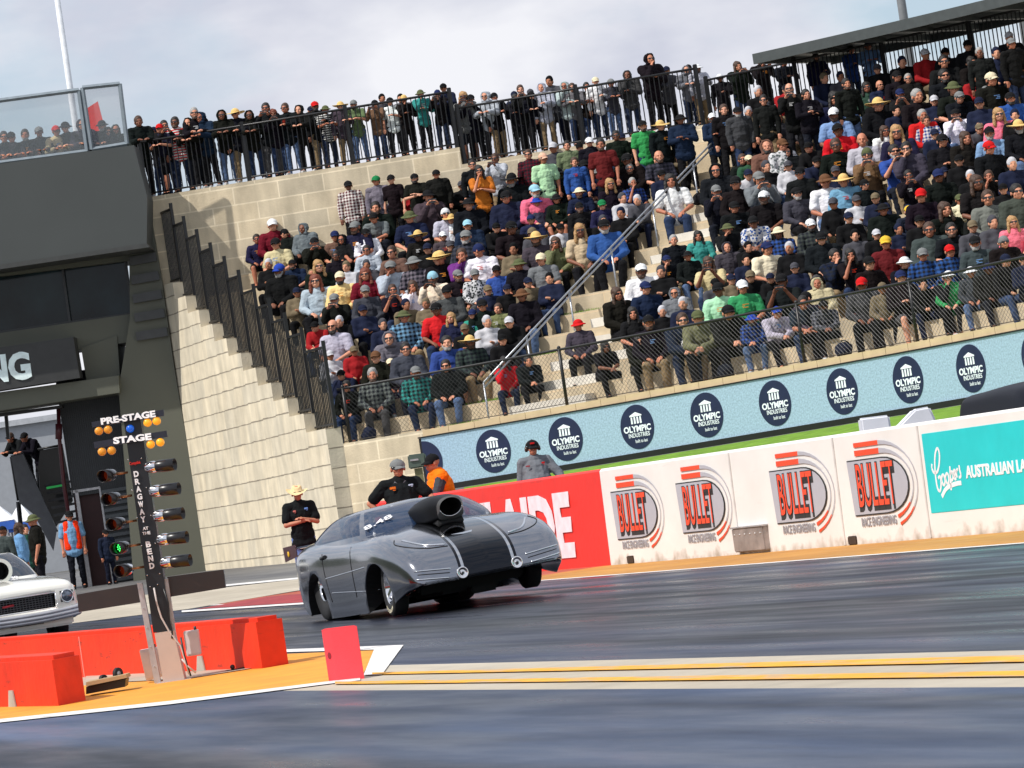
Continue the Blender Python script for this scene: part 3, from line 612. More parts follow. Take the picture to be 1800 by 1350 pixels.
s0 = -H_
while s0 < L:
    for sg in (1, -1):
        a, b_ = (s0, s0+H_) if sg > 0 else (s0+H_, s0); za, zb2 = 0, H_
        # clip to ends
        def cl(s_, z_, s2, z2):
            if s_ < 0: t = -s_/(s2-s_); return 0, z_+(z2-z_)*t
            if s_ > L: t = (L-s_)/(s2-s_); return L, z_+(z2-z_)*t
            return s_, z_
        A = cl(a, za, b_, zb2); B = cl(b_, zb2, a, za)
        if abs(A[0]-B[0]) < .02: continue
        p, q = FP(*A), FP(*B); off = F0*.004*sg; p += off; q += off; w = (q-p).normalized().cross(F0).normalized()*.0030
        mesh_.add([p+w, p-w, p+F0*.006, q+w, q-w, q+F0*.006], [(0, 1, 4, 3), (1, 2, 5, 4), (2, 0, 3, 5)])
    s0 += stp
obj('wire_mesh', mesh_, M_BLK, fence, True, recalc=False)

# ------------------------------------------------------------------ steel handrail on the stair
hr = thing('handrail', 'galvanised steel handrail climbing the terrace stair between the seat blocks', 'handrail', AP(Rk(1), BA, zk(1)))
HB = BA-.004; HH = 1.0
for dz, dR in ((HH, 0), (HH-.11, 0)):
    mb = MB(); pts = [AP(Rk(k)-.1, HB+SK*k, zk(k)-.2+dz) for k in (0, 4, 8, 12)]
    pts += [AP(Rk(12)+.35, HB+SK*12.4, zk(12)+.0+dz)]
    if dz == HH: pts += [AP(Rk(12)+.55, HB+SK*12.6, zk(12)-.1+dz), AP(Rk(12)+.55, HB+SK*12.6, zk(12)-.4+dz), AP(Rk(12)+.3, HB+SK*12.4, zk(12)-.5+dz)]
    mb.tube(pts, .021, 8); obj('rail', mb, M_GALV, hr, True)
for k in (0, 2.1, 4.2, 6.3, 8.4, 10.5, 12.3):
    kk = int(k); mb = MB(); mb.tube([AP(Rk(k)-.1, HB+SK*k, zk(kk)-.45), AP(Rk(k)-.1, HB+SK*k, zk(k)-.2+HH)], .021, 8); obj('post', mb, M_GALV, hr, True)

# ------------------------------------------------------------------ walkway railings
def railing(A, B, z, label, H=1.36, both=True, step=.115, bend=None):
    L = (B-A).length; t = (B-A)/L; f = thing('railing', label, 'railing', A+Z*z)
    F = (lambda s: A+t*s) if bend is None else bend
    n = max(1, int(L/3))
    mb = MB(); pts = [F(L*i/n)+Z*(z+H) for i in range(n+1)]; pts2 = [F(L*i/n)+Z*(z+.10) for i in range(n+1)]
    mb.tube(pts, .03, 6); obj('top_rail', mb, M_BLK, f, True); mb = MB(); mb.tube(pts2, .022, 6); obj('bottom_rail', mb, M_BLK, f, True)
    mb = MB(); s = step
    while s < L-.05: mb.box(F(s)+Z*(z+H/2+.05), (.020, .020, H-.1)); s += step
    k = obj('balusters', mb, M_BLK, f, True); k['kind'] = 'stuff'
    m_ = max(1, round(L/2.6))
    for i in range(m_+1):
        mb = MB(); mb.bbox(F(L*i/m_)+Z*(z+H/2+.04), (.09, .09, H+.12), .012); obj('post', mb, M_BLK, f, True)
    return f
tdir = (LB-LA).normalized(); off = F0*.12
railing(LA+tdir*.1+off, LB-tdir*.05+off, ZW1, 'black bar railing on the higher left walkway above the block wall')
tdir = (LC-LB).normalized()
railing(LB+tdir*.08+off, LC+off, ZW2, 'black bar railing along the middle stretch of the top walkway')
def bend3(s): return AP(RT+.1, BW+.004+s/RT, 0, True)
A3 = bend3(0); B3 = bend3(17); railing(A3, A3+(B3-A3).normalized()*17, ZW3, 'black bar railing behind the shaded seats under the canopy', bend=bend3)

# stepped black fence on the side wall
sf = thing('stepped_fence', 'stepped black picket fence running down the end of the terrace', 'fence', (segs[5][0], YS-.1, segs[5][2]))
YF = YS-.12
def panel(xa, xb, z, H):
    mb = MB(); mb.box(((xa+xb)/2, YF, z+H), (abs(xa-xb), .05, .05)); mb.box(((xa+xb)/2, YF, z+.08), (abs(xa-xb), .05, .04))
    n = max(3, int(abs(xa-xb)/.11))
    for i in range(1, n): mb.box((xa+(xb-xa)*i/n, YF, z+H/2), (.023, .023, H-.04))
    mb.box((xa, YF, z+H/2+.06), (.07, .07, H+.16)); obj('panel', mb, M_BLK, sf, True)
for k, (xa, xb, z) in enumerate(segs):
    if k == 10:
        panel(xa, (xa+xb)/2, z, 1.75); panel((xa+xb)/2, xb, z, 1.75); mb = MB(); mb.box((xb, YF, z+.93), (.07, .07, 1.9)); obj('end_post', mb, M_BLK, sf, True)
    else: panel(xa, xb, z, 1.75)

# ------------------------------------------------------------------ canopy over the right seats
cn = thing('canopy', 'long dark steel roof canopy above the shaded seats at the top right', 'canopy', AP(RT, BW+.15, ZW3))
bc0 = beta_u(Rk(13), lev(1333, 128)[0]); RC = Rk(13); ZC = 10.0; bc1 = radians(58); n = 20
mb = MB(); arcbox(mb, RC, RC+3.4, ZC+.02, ZC+.07, bc0, bc1, n); 
obj('roof_sheet', mb, mat('roof_steel', (.075, .085, .08), .5, var=.1), cn, True)
mb = MB(); arcbox(mb, RC-.06, RC, ZC-.12, ZC+.12, bc0-.001, bc1, n); arcbox(mb, RC+3.3, RC+3.36, ZC-.16, ZC+.015, bc0, bc1, n)
for i in range(14):
    p = bc0+(bc1-bc0)*i/13; arcbox(mb, RC+.003, RC+3.29, ZC-.12, ZC+.017, p, p+.0025, 1)
obj('roof_beams', mb, mat('roof_beam_steel', (.06, .07, .07), .5), cn, True)
for i in range(6):
    be = bc0+.012+(bc1-bc0)*i/5*.98
    mb = MB(); mb.box(AP(RC+3.1, be, (ZC+ZW3)/2-.1), (.12, .12, ZC-ZW3)); obj('post', mb, mat('post_steel', (.05, .06, .065), .45), cn, True)
    if i in (2, 3, 4): mb = MB(); mb.box(AP(RC+.2, be+.02, (ZC+zk(13))/2), (.11, .11, ZC-zk(13))); obj('post', mb, mat('post_steel'), cn, True)
# poles
def pole(name, label, cat, pts, r, m, **k):
    mb = MB(); mb.tube(pts, r, 12); o = tag(obj(name, mb, m), label, cat); return center(o)
pa = P(120, 165, d=125); top = P(96, -20, d=125); pa = V((top.x, top.y, 4)); pole('flag_pole', 'slim white flagpole rising behind the glass balcony', 'flagpole', [pa, V((top.x, top.y, 22))], [.13, .07], mat('white_metal', (.75, .78, .82), .35))
c = P(1600, 100, d=121); pole('light_pole', 'dark grey lighting mast behind the canopy', 'light pole', [V((c.x, c.y, 4)), V((c.x, c.y, 20))], [.16, .10], mat('grey_metal', (.16, .17, .18), .5))
c = P(1800, 30, d=112); pole('light_pole', 'grey mast cut by the upper right picture corner', 'light pole', [V((c.x, c.y, 4)), V((c.x, c.y, 20))], [.14, .12], mat('grey_metal'))
# unseen dark mound, added across the track to darken the car's reflections
ob = MB(); ob.grid(lambda a, b_: V((-260+300*a, -26-b_*26, 10.5*min(1, b_*1.6)*(1-.75*max(0, (a-.82)/.18)))), 24, 6); struct('added_dark_mound', ob, mat('dark_mound_tone', (.045, .055, .03), .95, var=.4, scale=.4))
# low berm behind the walkway so the stand is a solid hill
hb = MB(); hb.grid(lambda a, b_: AP(RT+7+b_*26, radians(31)+a*radians(34), (ZW3-.2)*(1-b_)), 20, 6); struct('earth_bank', hb, mat('dry_grass', (.16, .15, .07), .95, var=.3, scale=1))
# ================================================================== LEFT BUILDING (a bridge building behind the start)
DB = 103.0
def PP(px, d): return [P(x, y, d=d) for x, y in px]
def pprism(mb, px, d, th): return mb.prism(PP(px, d), F0*th)
def ptext(s, a, b_, hpx, d, m, parent, bold=.03, name='lettering', off=.0, ext=.01):
    A, B = P(*a, d=d), P(*b_, d=d); x = (B-A); w = x.length; h = hpx*d/FPX; y = (-F0).cross(x).normalized()
    me = fitmesh(textmesh(s, 1, bold, 1, ext), w, h); me.transform(frame((A+B)/2-F0*off, x, y)); return obj(name, me, m, parent, True)
bd = thing('track_building', 'dark grey two storey building with a window band and large white letters on the left', 'building', P(330, 1003, d=DB+1))
mb = MB(); pprism(mb, [(-320, 332), (234, 254), (258, 346), (257, 428), (-320, 512)], DB-1.5, 1.6); obj('upper_fascia', mb, M_GREYCLAD, bd, True)
mb = MB(); pprism(mb, [(-320, 511), (257, 427), (262, 434), (-320, 520)], DB-1.52, 1.62); obj('fascia_trim', mb, mat('trim_metal', (.05, .052, .05), .5), bd, True)
mb = MB(); pprism(mb, [(238, 300), (258, 346), (285, 500), (305, 640), (367, 1003), (237, 1043), (208, 683), (228, 560), (226, 430)], DB, 3); obj('pillar', mb, M_DKGREY, bd, True)
M_WIN = M_GLASSD
mb = MB(); pprism(mb, [(-320, 514), (226, 430), (226, 458), (-320, 524)], DB+.3, 2); pprism(mb, [(-320, 632), (234, 551), (236, 600), (-320, 679)], DB+.3, 2); obj('wall_band', mb, M_DKGREY, bd, True)
wn_ = obj('window', pprism(MB(), [(-320, 523), (218, 455), (230, 552), (-320, 634)], DB+.62, .05), M_WIN, bd, True)
mb = MB()
for a, b_ in (((106, 466), (120, 567)), ((-40, 484), (-28, 590)), ((216, 450), (230, 552))):
    mb.prism(PP([a, (a[0]+4, a[1]), (b_[0]+4, b_[1]), b_], DB+.45), F0*.2)
pprism(mb, [(-320, 520), (222, 453), (222, 457), (-320, 525)], DB+.45, .2); pprism(mb, [(-320, 626), (231, 549), (231, 553), (-320, 631)], DB+.45, .2)
obj('frame', mb, mat('window_frame', (.03, .032, .034), .4), wn_, True)
mb = MB()
for k in range(5):
    y = 452+k*33; pprism(mb, [(226+k*3.0, y), (272+k*5, y-9), (275+k*5, y+6), (228+k*3, y+15)], DB-.10, .12)
obj('louvre', mb, mat('louvre_grey', (.055, .058, .06), .5), bd, True)
mb = MB(); pprism(mb, [(-320, 656), (128, 592), (140, 664), (-320, 736)], DB-.5, .8); sg = obj('sign_panel', mb, mat('sign_black', (.035, .036, .036), .5), bd, True)
ptext('RACING', (-150, 667), (53, 641), 50, DB-.52, mat('sign_letters', (.78, .92, .93), .5), bd, .045)
mb = MB(); pprism(mb, [(-320, 734), (208, 660), (210, 690), (-320, 769)], DB-.3, 2.4); pprism(mb, [(142, 612), (205, 590), (212, 684), (158, 692), (150, 660)], DB+.25, 2); obj('lintel', mb, M_DKGREY, bd, True)
# ribbed cladding inside the opening
rb = MB(); a = P(104, 715, d=DB+1.6); b_ = P(209, 700, d=DB+1.6); zt_, zb_ = P(104, 700, d=DB+1.6).z, P(150, 870, d=DB+1.6).z
L = (b_-a).length; n = int(L/.05); dirx = (b_-a); dirx.z = 0; dirx.normalize()
for i in range(n):
    o_ = V((a.x, a.y, 0))+dirx*(L*i/n); rb.prism([o_+Z*zb_, o_+dirx*.028+Z*zb_, o_+dirx*.028+Z*(zt_+.6), o_+Z*(zt_+.6)], F0*-.02)
rb.prism([V((a.x, a.y, zb_)), V((a.x, a.y, 0))+dirx*L+Z*zb_, V((a.x, a.y, 0))+dirx*L+Z*(zt_+.6), V((a.x, a.y, zt_+.6))], F0*.1)
obj('ribbed_cladding', rb, mat('rib_cladding', (.035, .038, .042), .45), bd, True)
mb = MB(); pprism(mb, [(128, 862), (178, 855), (205, 1040), (150, 1050)], DB+1.7, .1); dr = obj('door', mb, mat('maroon_door', (.035, .006, .006), .6), bd, True)
mb = MB(); pprism(mb, [(128, 862), (176, 855), (176, 859), (128, 867)], DB+1.55, .1); pprism(mb, [(131, 862), (137, 862), (165, 1046), (158, 1048)], DB+1.55, .1); pprism(mb, [(173, 855), (176, 855), (205, 1040), (200, 1040)], DB+1.55, .1)
obj('frame', mb, M_ALU, dr, True)
mb = MB()
for k in range(16):
    y = 862+k*11; pprism(mb, [(178+k*1.7, y), (222+k*1.7, y-7), (222+k*1.7, y-1), (178+k*1.7, y+6)], DB+1.5, .06)
pprism(mb, [(175, 850), (222, 845), (250, 1040), (205, 1045)], DB+1.62, .08)
obj('roller_shutter', mb, mat('shutter_grey', (.10, .11, .12), .5), bd, True)
mb = MB(); mb.tube(PP([(102, 715), (104, 770), (112, 850), (130, 965)], DB+1.2), .05, 10); mb.tube(PP([(103, 745), (103, 772)], DB+1.0), .085, 12); obj('downpipe', mb, mat('maroon_pipe', (.07, .008, .015), .4), bd, True)
mb = MB(); pprism(mb, [(-320, 769), (108, 712), (108, 717), (-320, 775)], DB+.5, .5); pprism(mb, [(6, 722), (12, 722), (17, 772), (11, 772)], DB+1.8, .1); obj('ceiling_beam', mb, M_BLK, bd, True)
# balcony deck and glass balustrade
mb = MB(); zd = P(97, 231, d=DB-.55).z-1.80; A = P(-90, 298, d=DB-1.4); B = P(246, 300, d=DB-1.4)
A.z = B.z = zd-.02; A += F0*.35; B += F0*.35; mb.prism([A, B, B+F0*9, A+F0*9], Z*-.3); obj('balcony_deck', mb, M_CONC, bd, True)
M_GL = mat('clear_glass', (.30, .33, .35), .06, var=.0, alpha=.22, spec=.7)
M_GLF = mat('balustrade_frame', (.22, .26, .29), .4, metal=.3)
for nm, q in (('left', [(-120, 301), (152, 265), (137, 157), (-135, 193)]), ('right', [(160, 262), (222, 252), (209, 146), (143, 153)])):
    t = thing('glass_balustrade', ('wide' if nm == 'left' else 'narrow')+' glass balustrade panel in a grey frame on the building roof', 'balustrade', P(*q[0], d=DB-1.2))
    mb = MB(); pprism(mb, q, DB-1.2, .012); obj('pane', mb, M_GL, t, True)
    mb = MB()
    for a, b_ in zip(q, q[1:]+q[:1]):
        A, B = P(*a, d=DB-1.25), P(*b_, d=DB-1.25); mb.tube([A, B], .055, 4, smooth=False)
    obj('frame', mb, M_GLF, t, True)
t = thing('red_sign', 'red slab sign standing behind the glass balustrade', 'sign', P(160, 240, d=DB+5))
mb = MB(); pprism(mb, [(150, 190), (170, 177), (182, 222), (158, 240)], DB+4, .1); obj('panel', mb, M_REDP, t, True)
mb = MB(); pprism(mb, [(158, 236), (182, 220), (188, 262), (164, 262)], DB+4.02, .06); obj('stand', mb, M_BLK, t, True)
# staircase under the building
sc_ = thing('staircase', 'grey steel staircase with solid side panels seen under the building', 'staircase', P(90, 990, d=DB+4))
DS = DB+4
mb = MB(); pprism(mb, [(19, 803), (39, 798), (100, 930), (94, 968), (60, 905), (34, 884)], DS-.3, .06); obj('side_panel', mb, mat('stair_grey', (.12, .125, .14), .5), sc_, True)
mb = MB(); mb.tube(PP([(19, 803), (38, 797), (100, 935)], DS-.1), .04, 8); mb.tube(PP([(19, 803), (32, 880)], DS-.1), .035, 6); mb.tube(PP([(32, 882), (44, 995)], DS-.1), .06, 8); mb.tube(PP([(38, 800), (49, 868)], DS-.1), .025, 6); mb.tube(PP([(66, 830), (72, 905)], DS-.1), .025, 6); obj('handrail', mb, M_BLK, sc_, True)
mb = MB()
for k in range(6):
    y = 852+k*13; pprism(mb, [(78+k*4, y), (125+k*2, y-8), (125+k*2, y-4), (78+k*4, y+4)], DS+.3-k*.2, .5)
obj('stair_tread', mb, mat('tread_dark', (.05, .05, .055), .6), sc_, True)
mb = MB(); pprism(mb, [(70, 792), (110, 784), (128, 880), (90, 940), (60, 880)], DS+1.2, .1); obj('back_panel', mb, M_BLK, sc_, True)
mb = MB(); pprism(mb, [(81, 852), (112, 847), (114, 854), (82, 860)], DS+1.05, .04); obj('exit_panel', mb, mat('green_sign', (.02, .25, .06), .5, emit=.15, ecol=(.02, .5, .12)), sc_, True)
mb = MB(); mb.tube(PP([(66, 790), (110, 782)], DS+.9), .03, 6); obj('landing_rail', mb, M_BLK, sc_, True)
# shed roof and marquees beyond
t = thing('shed', 'pale grey industrial shed seen through the opening under the building', 'shed', P(50, 960, d=150))
mb = MB(); A = P(-60, 930, d=150); hz = P(50, 745, d=150).z; A.z = 0; mb.box(A+R0*3.2+Z*hz*.5+F0*3, (14, 6, hz), Matrix.Rotation(atan2(R0.y, R0.x), 3, 'Z')); obj('wall', mb, mat('shed_grey', (.33, .35, .38), .5, var=.05), t, True)
mb = MB(); mb.box(A+R0*3.2+Z*(hz+.1)+F0*3, (14.4, 6.4, .2), Matrix.Rotation(atan2(R0.y, R0.x), 3, 'Z')); obj('roof', mb, mat('shed_roof', (.45, .47, .5), .5), t, True)
for (pk, l, r_, ey, lab) in (((2, 885), -30, 28, 921, 'white marquee with a blue edge left of the staircase post'), ((45, 882), 16, 62, 921, 'white marquee with a blue edge right behind the staircase post')):
    t = thing('marquee', lab, 'marquee', P(pk[0], 985, d=140)); top = P(*pk, d=141); a, b_ = P(l, ey, d=139.5), P(r_, ey-8, d=139.5); w = (b_-a).length
    c = (a+b_)/2; c.z = (a.z+b_.z)/2; rx = R0*w/2; ry = F0*w/2; cor = [c-rx-ry, c+rx-ry, c+rx+ry, c-rx+ry]; top = V((c.x, c.y, top.z))
    mb = MB(); mb.add(cor+[top], [(0, 1, 4), (1, 2, 4), (2, 3, 4), (3, 0, 4)]); obj('roof', mb, mat('marquee_white', (.75, .77, .8), .6), t, True)
    mb = MB()
    for i in range(4): mb.prism([cor[i]-Z*.02, cor[(i+1) % 4]-Z*.02, cor[(i+1) % 4]-Z*.3, cor[i]-Z*.3], V((0, 0, 0))+F0*.02)
    obj('valance', mb, mat('marquee_blue', (.03, .12, .5), .6), t, True)
    for q in cor: mb = MB(); mb.tube([q-Z*.3, V((q.x, q.y, .3))], .03, 6); obj('leg', mb, M_ALU, t, True)

# ================================================================== START LIGHT TREE
TD = 36.2
tr = thing('start_light_tree', 'black drag racing start light tree on a pale base with amber and green lamps', 'traffic light', P(300, 1200, d=TD))
M_TBLK = mat('tree_black', (.014, .014, .016), .3, var=.1); M_AMB = mat('amber_lamp', (.75, .30, .03), .25, var=.05, emit=.12, ecol=(1, .4, .03)); M_AMBL = mat('amber_lamp_lit', (.9, .38, .02), .25, emit=.45, ecol=(1, .42, .03), var=.05)
mb = MB(); pprism(mb, [(217, 738), (246, 733), (302, 1108), (270, 1112)], TD-.02, .16)
obj('post', mb, M_TBLK, tr, True)
mb = MB(); pprism(mb, [(272, 1113), (305, 1108), (325, 1193), (288, 1200)], TD-.06, .22); pprism(mb, [(276, 1201), (335, 1192), (350, 1199), (280, 1207)], TD-.1, .35); obj('base', mb, mat('beige_metal', (.52, .42, .37), .55, var=.05), tr, True)
for px, t_, pa, pb, hp in (([(160, 742), (287, 720), (288, 731), (162, 751)], 'PRE-STAGE', (177, 741), (273, 727), 12), ([(164, 777), (292, 757), (294, 768), (166, 788)], 'STAGE', (199, 775), (266, 767), 12)):
    mb = MB(); pprism(mb, px, TD-.08, .06); sgn = obj('sign_bar', mb, mat('sign_navy', (.02, .022, .035), .4), tr, True)
    ptext(t_, pa, pb, hp, TD-.085, mat('bright_white', (.9, .9, .9), .5, emit=.15, ecol=(1, 1, 1)), sgn, .045)
for x, y, lit in ((173.5, 757.5, 0), (189.5, 755, 0), (259, 743, 1), (275, 740, 1), (179, 794, 0), (196, 792, 0), (264.5, 781, 2), (281.5, 777.5, 2)):
    c = P(x, y, d=TD-.06); mb = MB(); mb.lathe([(0, -.035), (.02, -.032), (.032, -.02), (.036, 0), (.036, .02), (0, .021)], c, F0, 18); obj('stage_lamp', mb, M_AMBL if lit else M_AMB, tr, True)
c = P(228.5, 753.5, d=TD-.06); mb = MB(); mb.lathe([(0, -.03), (.02, -.027), (.03, -.015), (.034, 0), (.034, .02), (0, .021)], c, F0, 18); obj('blue_lamp', mb, mat('blue_lamp', (.01, .10, .55), .2, emit=.25, ecol=(.02, .2, 1)), tr, True)
hood_dir = (R0*.93-F0*.30-Z*.03).normalized(); hoodL = (-R0*.30-F0*.92-Z*.03).normalized()
tube_x = (P(300, 1200, d=TD)-P(292, 1200, d=TD))
for x, y in ((266.5, 821.5), (274, 863.5), (281, 907), (288, 948.5), (294, 989)):
    c = P(x-4, y, d=TD); h = thing if 0 else None
    mb = MB(); mb.lathe([(0, -.05), (.03, -.045), (.045, -.02), (.05, .02), (.05, .05), (.042, .075)], c, hood_dir, 22); lp_ = obj('lamp_housing', mb, M_CHROME, tr, True)
    mb = MB(); mb.lathe([(.044, .06), (.052, .09), (.052, .235), (.049, .235), (.049, .09), (0, .085)], c, hood_dir, 24); obj('hood', mb, M_TBLK, lp_, True)
    mb = MB(); mb.tube([c-R0*.02+F0*.03, c-R0*.13+F0*.05], .012, 8); obj('bracket', mb, M_CHROME, lp_, True)
for i, (x, y) in enumerate(((190, 834.5), (197.5, 875), (206, 919), (213, 961), (220, 1000.5))):
    c = P(x+5, y, d=TD); lit = i == 3
    mb = MB(); mb.lathe([(0, -.06), (.03, -.055), (.046, -.03), (.05, .02), (.05, .05)], c, hoodL, 22); lp_ = obj('lamp_housing', mb, M_CHROME if i > 3 else mat('dark_chrome', (.12, .12, .13), .15, metal=1), tr, True)
    mb = MB(); mb.lathe([(.05, .04), (.053, .05), (.053, .19), (.050, .19), (.050, .05)], c, hoodL, 24); obj('hood', mb, M_TBLK, lp_, True)
    if not lit: mb = MB(); mb.lathe([(0, .06), (.03, .052), (.048, .04)], c, hoodL, 20); obj('lens', mb, mat('red_orange_lens', (.30, .035, .012), .25, emit=.05, ecol=(1, .1, .02)), lp_, True)
    else:
        mb = MB(); mb.lathe([(0, .055), (.03, .048), (.048, .04)], c, hoodL, 20); obj('lens', mb, mat('green_lens', (.006, .05, .012), .3), lp_, True)
        mb = MB(); a = hoodL.orthogonal().normalized(); b_ = hoodL.cross(a)
        for rr_, nn_ in ((0, 1), (.016, 6), (.032, 11)):
            for k in range(nn_): an = 2*pi*k/nn_; mb.sph(c+hoodL*(.060)+(a*cos(an)+b_*sin(an))*rr_, .0052, 6)
        obj('green_leds', mb, mat('green_led', (.05, .9, .15), .3, emit=3, ecol=(.05, 1, .15)), lp_, True)
    mb = MB(); mb.tube([c+R0*.03+F0*.03, c+R0*.14+F0*.05], .011, 8); obj('bracket', mb, mat('copper_wire', (.4, .2, .1), .4, metal=.7), lp_, True)
zc = 0
for i, ch in enumerate('DRAGWAY'):
    x, y = 239.5+i*2.05, 833+i*13.3; ptext(ch, (x-4.3, y+.8), (x+4.3, y-.5), 10.5, TD-.03, M_WHTXT, tr, .045)
ptext('AT', (251, 929.5), (261, 928), 5.5, TD-.03, M_WHTXT, tr, .03); ptext('THE', (250.5, 938), (264.5, 936), 5.5, TD-.03, M_WHTXT, tr, .03)
for i, ch in enumerate('BEND'):
    x, y = 261.0+i*2.1, 956.5+i*12.6; ptext(ch, (x-4.3, y+.8), (x+4.3, y-.5), 10.5, TD-.03, M_WHTXT, tr, .045)
ptext('Compulink', (228, 816), (247, 813), 7, TD-.03, mat('red_script', (.8, .03, .02), .5), tr, .01)
mb = MB()
for x, y in ((225, 808), (248, 806), (232, 862), (257, 857), (241, 910), (265, 906), (249, 959), (273, 955), (259, 1011), (281, 1008), (264, 1031), (277, 1027)): mb.sph(P(x, y, d=TD-.03), .006, 6)
obj('rivets', mb, M_CHROME, tr, True)['kind'] = 'stuff'
for q in ([(135, 1045), (246, 1026), (252, 1058), (139, 1076)], [(294, 1014), (393, 1001), (397, 1033), (300, 1049)]):
    mb = MB(); mb.prism(PP(q, TD+.12), F0*.07); o_ = obj('cross_panel', mb, mat('brown_panel', (.035, .024, .020), .3, coat=.3), tr, True)
for q in ([(241, 1025), (250, 1024), (284, 1203), (273, 1205)], [(285, 1018), (295, 1017), (322, 1197), (313, 1199)]):
    mb = MB(); pprism(mb, q, TD+.03, .06); 
    for k in range(5): mb.sph(P(q[0][0]+5+k*6.4, q[0][1]+10+k*34, d=TD+.025), .006, 6)
    obj('strut', mb, M_ALU, tr, True)
for pts, m_ in (([(271, 1033), (276, 1060), (284, 1085), (298, 1110), (318, 1135), (326, 1160), (333, 1185)], mat('cable_white', (.55, .5, .48), .5)), ([(288, 1035), (296, 1060), (298, 1090), (303, 1110), (303, 1122)], M_BLK), ([(318, 1120), (324, 1150), (330, 1170), (336, 1188)], M_BLK), ([(320, 1158), (332, 1172), (345, 1182)], mat('cable_white'))):
    mb = MB(); mb.tube(PP(pts, TD-.06), .008, 6); obj('cable', mb, m_, tr, True)
def small_box(name, lab, q, d, th, m, cat='box', extra=None):
    t = thing(name, lab, cat, P(*q[0], d=d)); mb = MB(); pts = PP(q, d)
    bm = bmesh.new(); tmp = MB().prism(pts, F0*th).mesh(); bm.from_mesh(tmp); bmesh.ops.bevel(bm, geom=list(bm.edges), offset=.006, segments=2, affect='EDGES'); mb.frombm(bm); obj('housing', mb, m, t, True)
    mb = MB(); c = (pts[0]+pts[1]+pts[2]+pts[3])/4; sub = [c+(p-c)*.84-F0*.006 for p in pts]; mb.prism(sub, F0*.02); obj('lid', mb, m, t, True)
    mb = MB(); mb.tube([pts[0]*.2+pts[1]*.8-Z*.02+F0*.04, pts[0]*.2+pts[1]*.8+Z*.03+F0*.04], .012, 6); obj('gland', mb, M_BLK, t, True); return t
small_box('junction_box', 'white plastic junction box fixed to the long red block right of the light tree', [(322, 1110), (348, 1106), (354, 1150), (329, 1154)], 36.5, .12, mat('white_plastic', (.66, .62, .62), .5))
small_box('junction_box', 'white plastic cabinet low behind the left strut of the light tree', [(245, 1143), (278, 1137), (287, 1188), (258, 1198)], 36.6, .14, mat('white_plastic'))

# low red concrete blocks
def low_block(px, h, lab, w):
    a, b_, c = [PG(*q) for q in px]   # far-left foot, near corner foot, right corner foot
    t = thing('concrete_block', lab, 'barrier', (b_.x, b_.y, gz(b_.x))); e = c-b_; l = a-b_
    base = [a, b_, c, a+e]; top = [p+Z*h for p in base]; ctr = sum(base, V((0, 0, 0)))/4
    # chamfered top edge
    bm = bmesh.new(); vs = [bm.verts.new(p) for p in base+top]
    for f in ((3, 2, 1, 0), (4, 5, 6, 7), (0, 1, 5, 4), (1, 2, 6, 5), (2, 3, 7, 6), (3, 0, 4, 7)): bm.faces.new([vs[i] for i in f])
    bmesh.ops.bevel(bm, geom=[e_ for e_ in bm.edges if all(v.co.z > .2 for v in e_.verts)], offset=.035, segments=2, affect='EDGES')
    mb = MB(); mb.frombm(bm); obj('block', mb, M_ORANGE, t, True)
    ln = l.normalized(); nrm = V((ln.y, -ln.x, 0)); nrm = nrm if nrm.dot(F0) < 0 else -nrm
    return t, b_, ln, nrm
tA, bA, lnA, nA = low_block([(-120, 1204), (462, 1177), (508, 1169)], .44, 'long low orange red concrete block running behind the light tree', .3)
tB, bB, lnB, nB = low_block([(-160, 1247), (104, 1243), (152, 1233)], .42, 'short orange red concrete block in front at the left picture edge', .3)
for t, b_, ln, nr, ds in ((tA, bA, lnA, nA, (1.5, 8.0)), (tB, bB, lnB, nB, (1.3, 4))):
    for s_ in ds: mb = MB(); q = b_+ln*s_+nr*.004; mb.prism([q, q+ln*.24, q+ln*.16+Z*.15, q+ln*.04+Z*.15], nr*.012); obj('lift_slot', mb, mat('bare_concrete', (.40, .38, .33), .9), t, True)
    for s_ in (2.9, 5.2): mb = MB(); mb.box(b_+ln*s_+Z*.2+nr*.003, (.02, .006, .4), Matrix.Rotation(atan2(ln.y, ln.x), 3, 'Z')); obj('seam', mb, mat('pale_seam', (.85, .25, .2), .7), t, True)
# pink foam block
a, b_, c = PG(595, 1199), PG(642, 1194), PG(588, 1180)
e = b_-a; f_ = (V((e.y, -e.x, 0)).normalized())*-1; f_ = f_ if f_.dot(F0) > 0 else -f_
t = thing('foam_block', 'upright pink red foam marker block standing at the tip of the yellow island', 'marker block', a)
s_ = 7500/271*1.133; A0 = a; B0 = b_; hgt = .40; w_ = (B0-A0).length; left = -R0*.075+F0*.11
mb = MB(); bm = bmesh.new(); vs = [bm.verts.new(p) for p in (A0, B0, B0+left+F0*.03, A0+left, A0+Z*hgt+R0*-.0, B0+Z*hgt, B0+left+F0*.03+Z*hgt, A0+left+Z*hgt)]
for q in ((3, 2, 1, 0), (4, 5, 6, 7), (0, 1, 5, 4), (1, 2, 6, 5), (2, 3, 7, 6), (3, 0, 4, 7)): bm.faces.new([vs[i] for i in q])
bmesh.ops.bevel(bm, geom=list(bm.edges), offset=.006, segments=2, affect='EDGES'); mb.frombm(bm); obj('foam', mb, mat('pink_foam', (.84, .045, .06), .85, var=.05, bump=.2, bscale=120), t, True)
mb = MB(); cc = A0+left*.5+Z*.2; dn = V((-left.y, left.x, 0)).normalized(); dn = dn if dn.dot(R0) < 0 else -dn; mb.lathe([(.026, .002), (.02, .004), (0, -.0)], cc, dn, 14); obj('hole', mb, mat('dark_pink', (.25, .01, .02), .9), t, True)
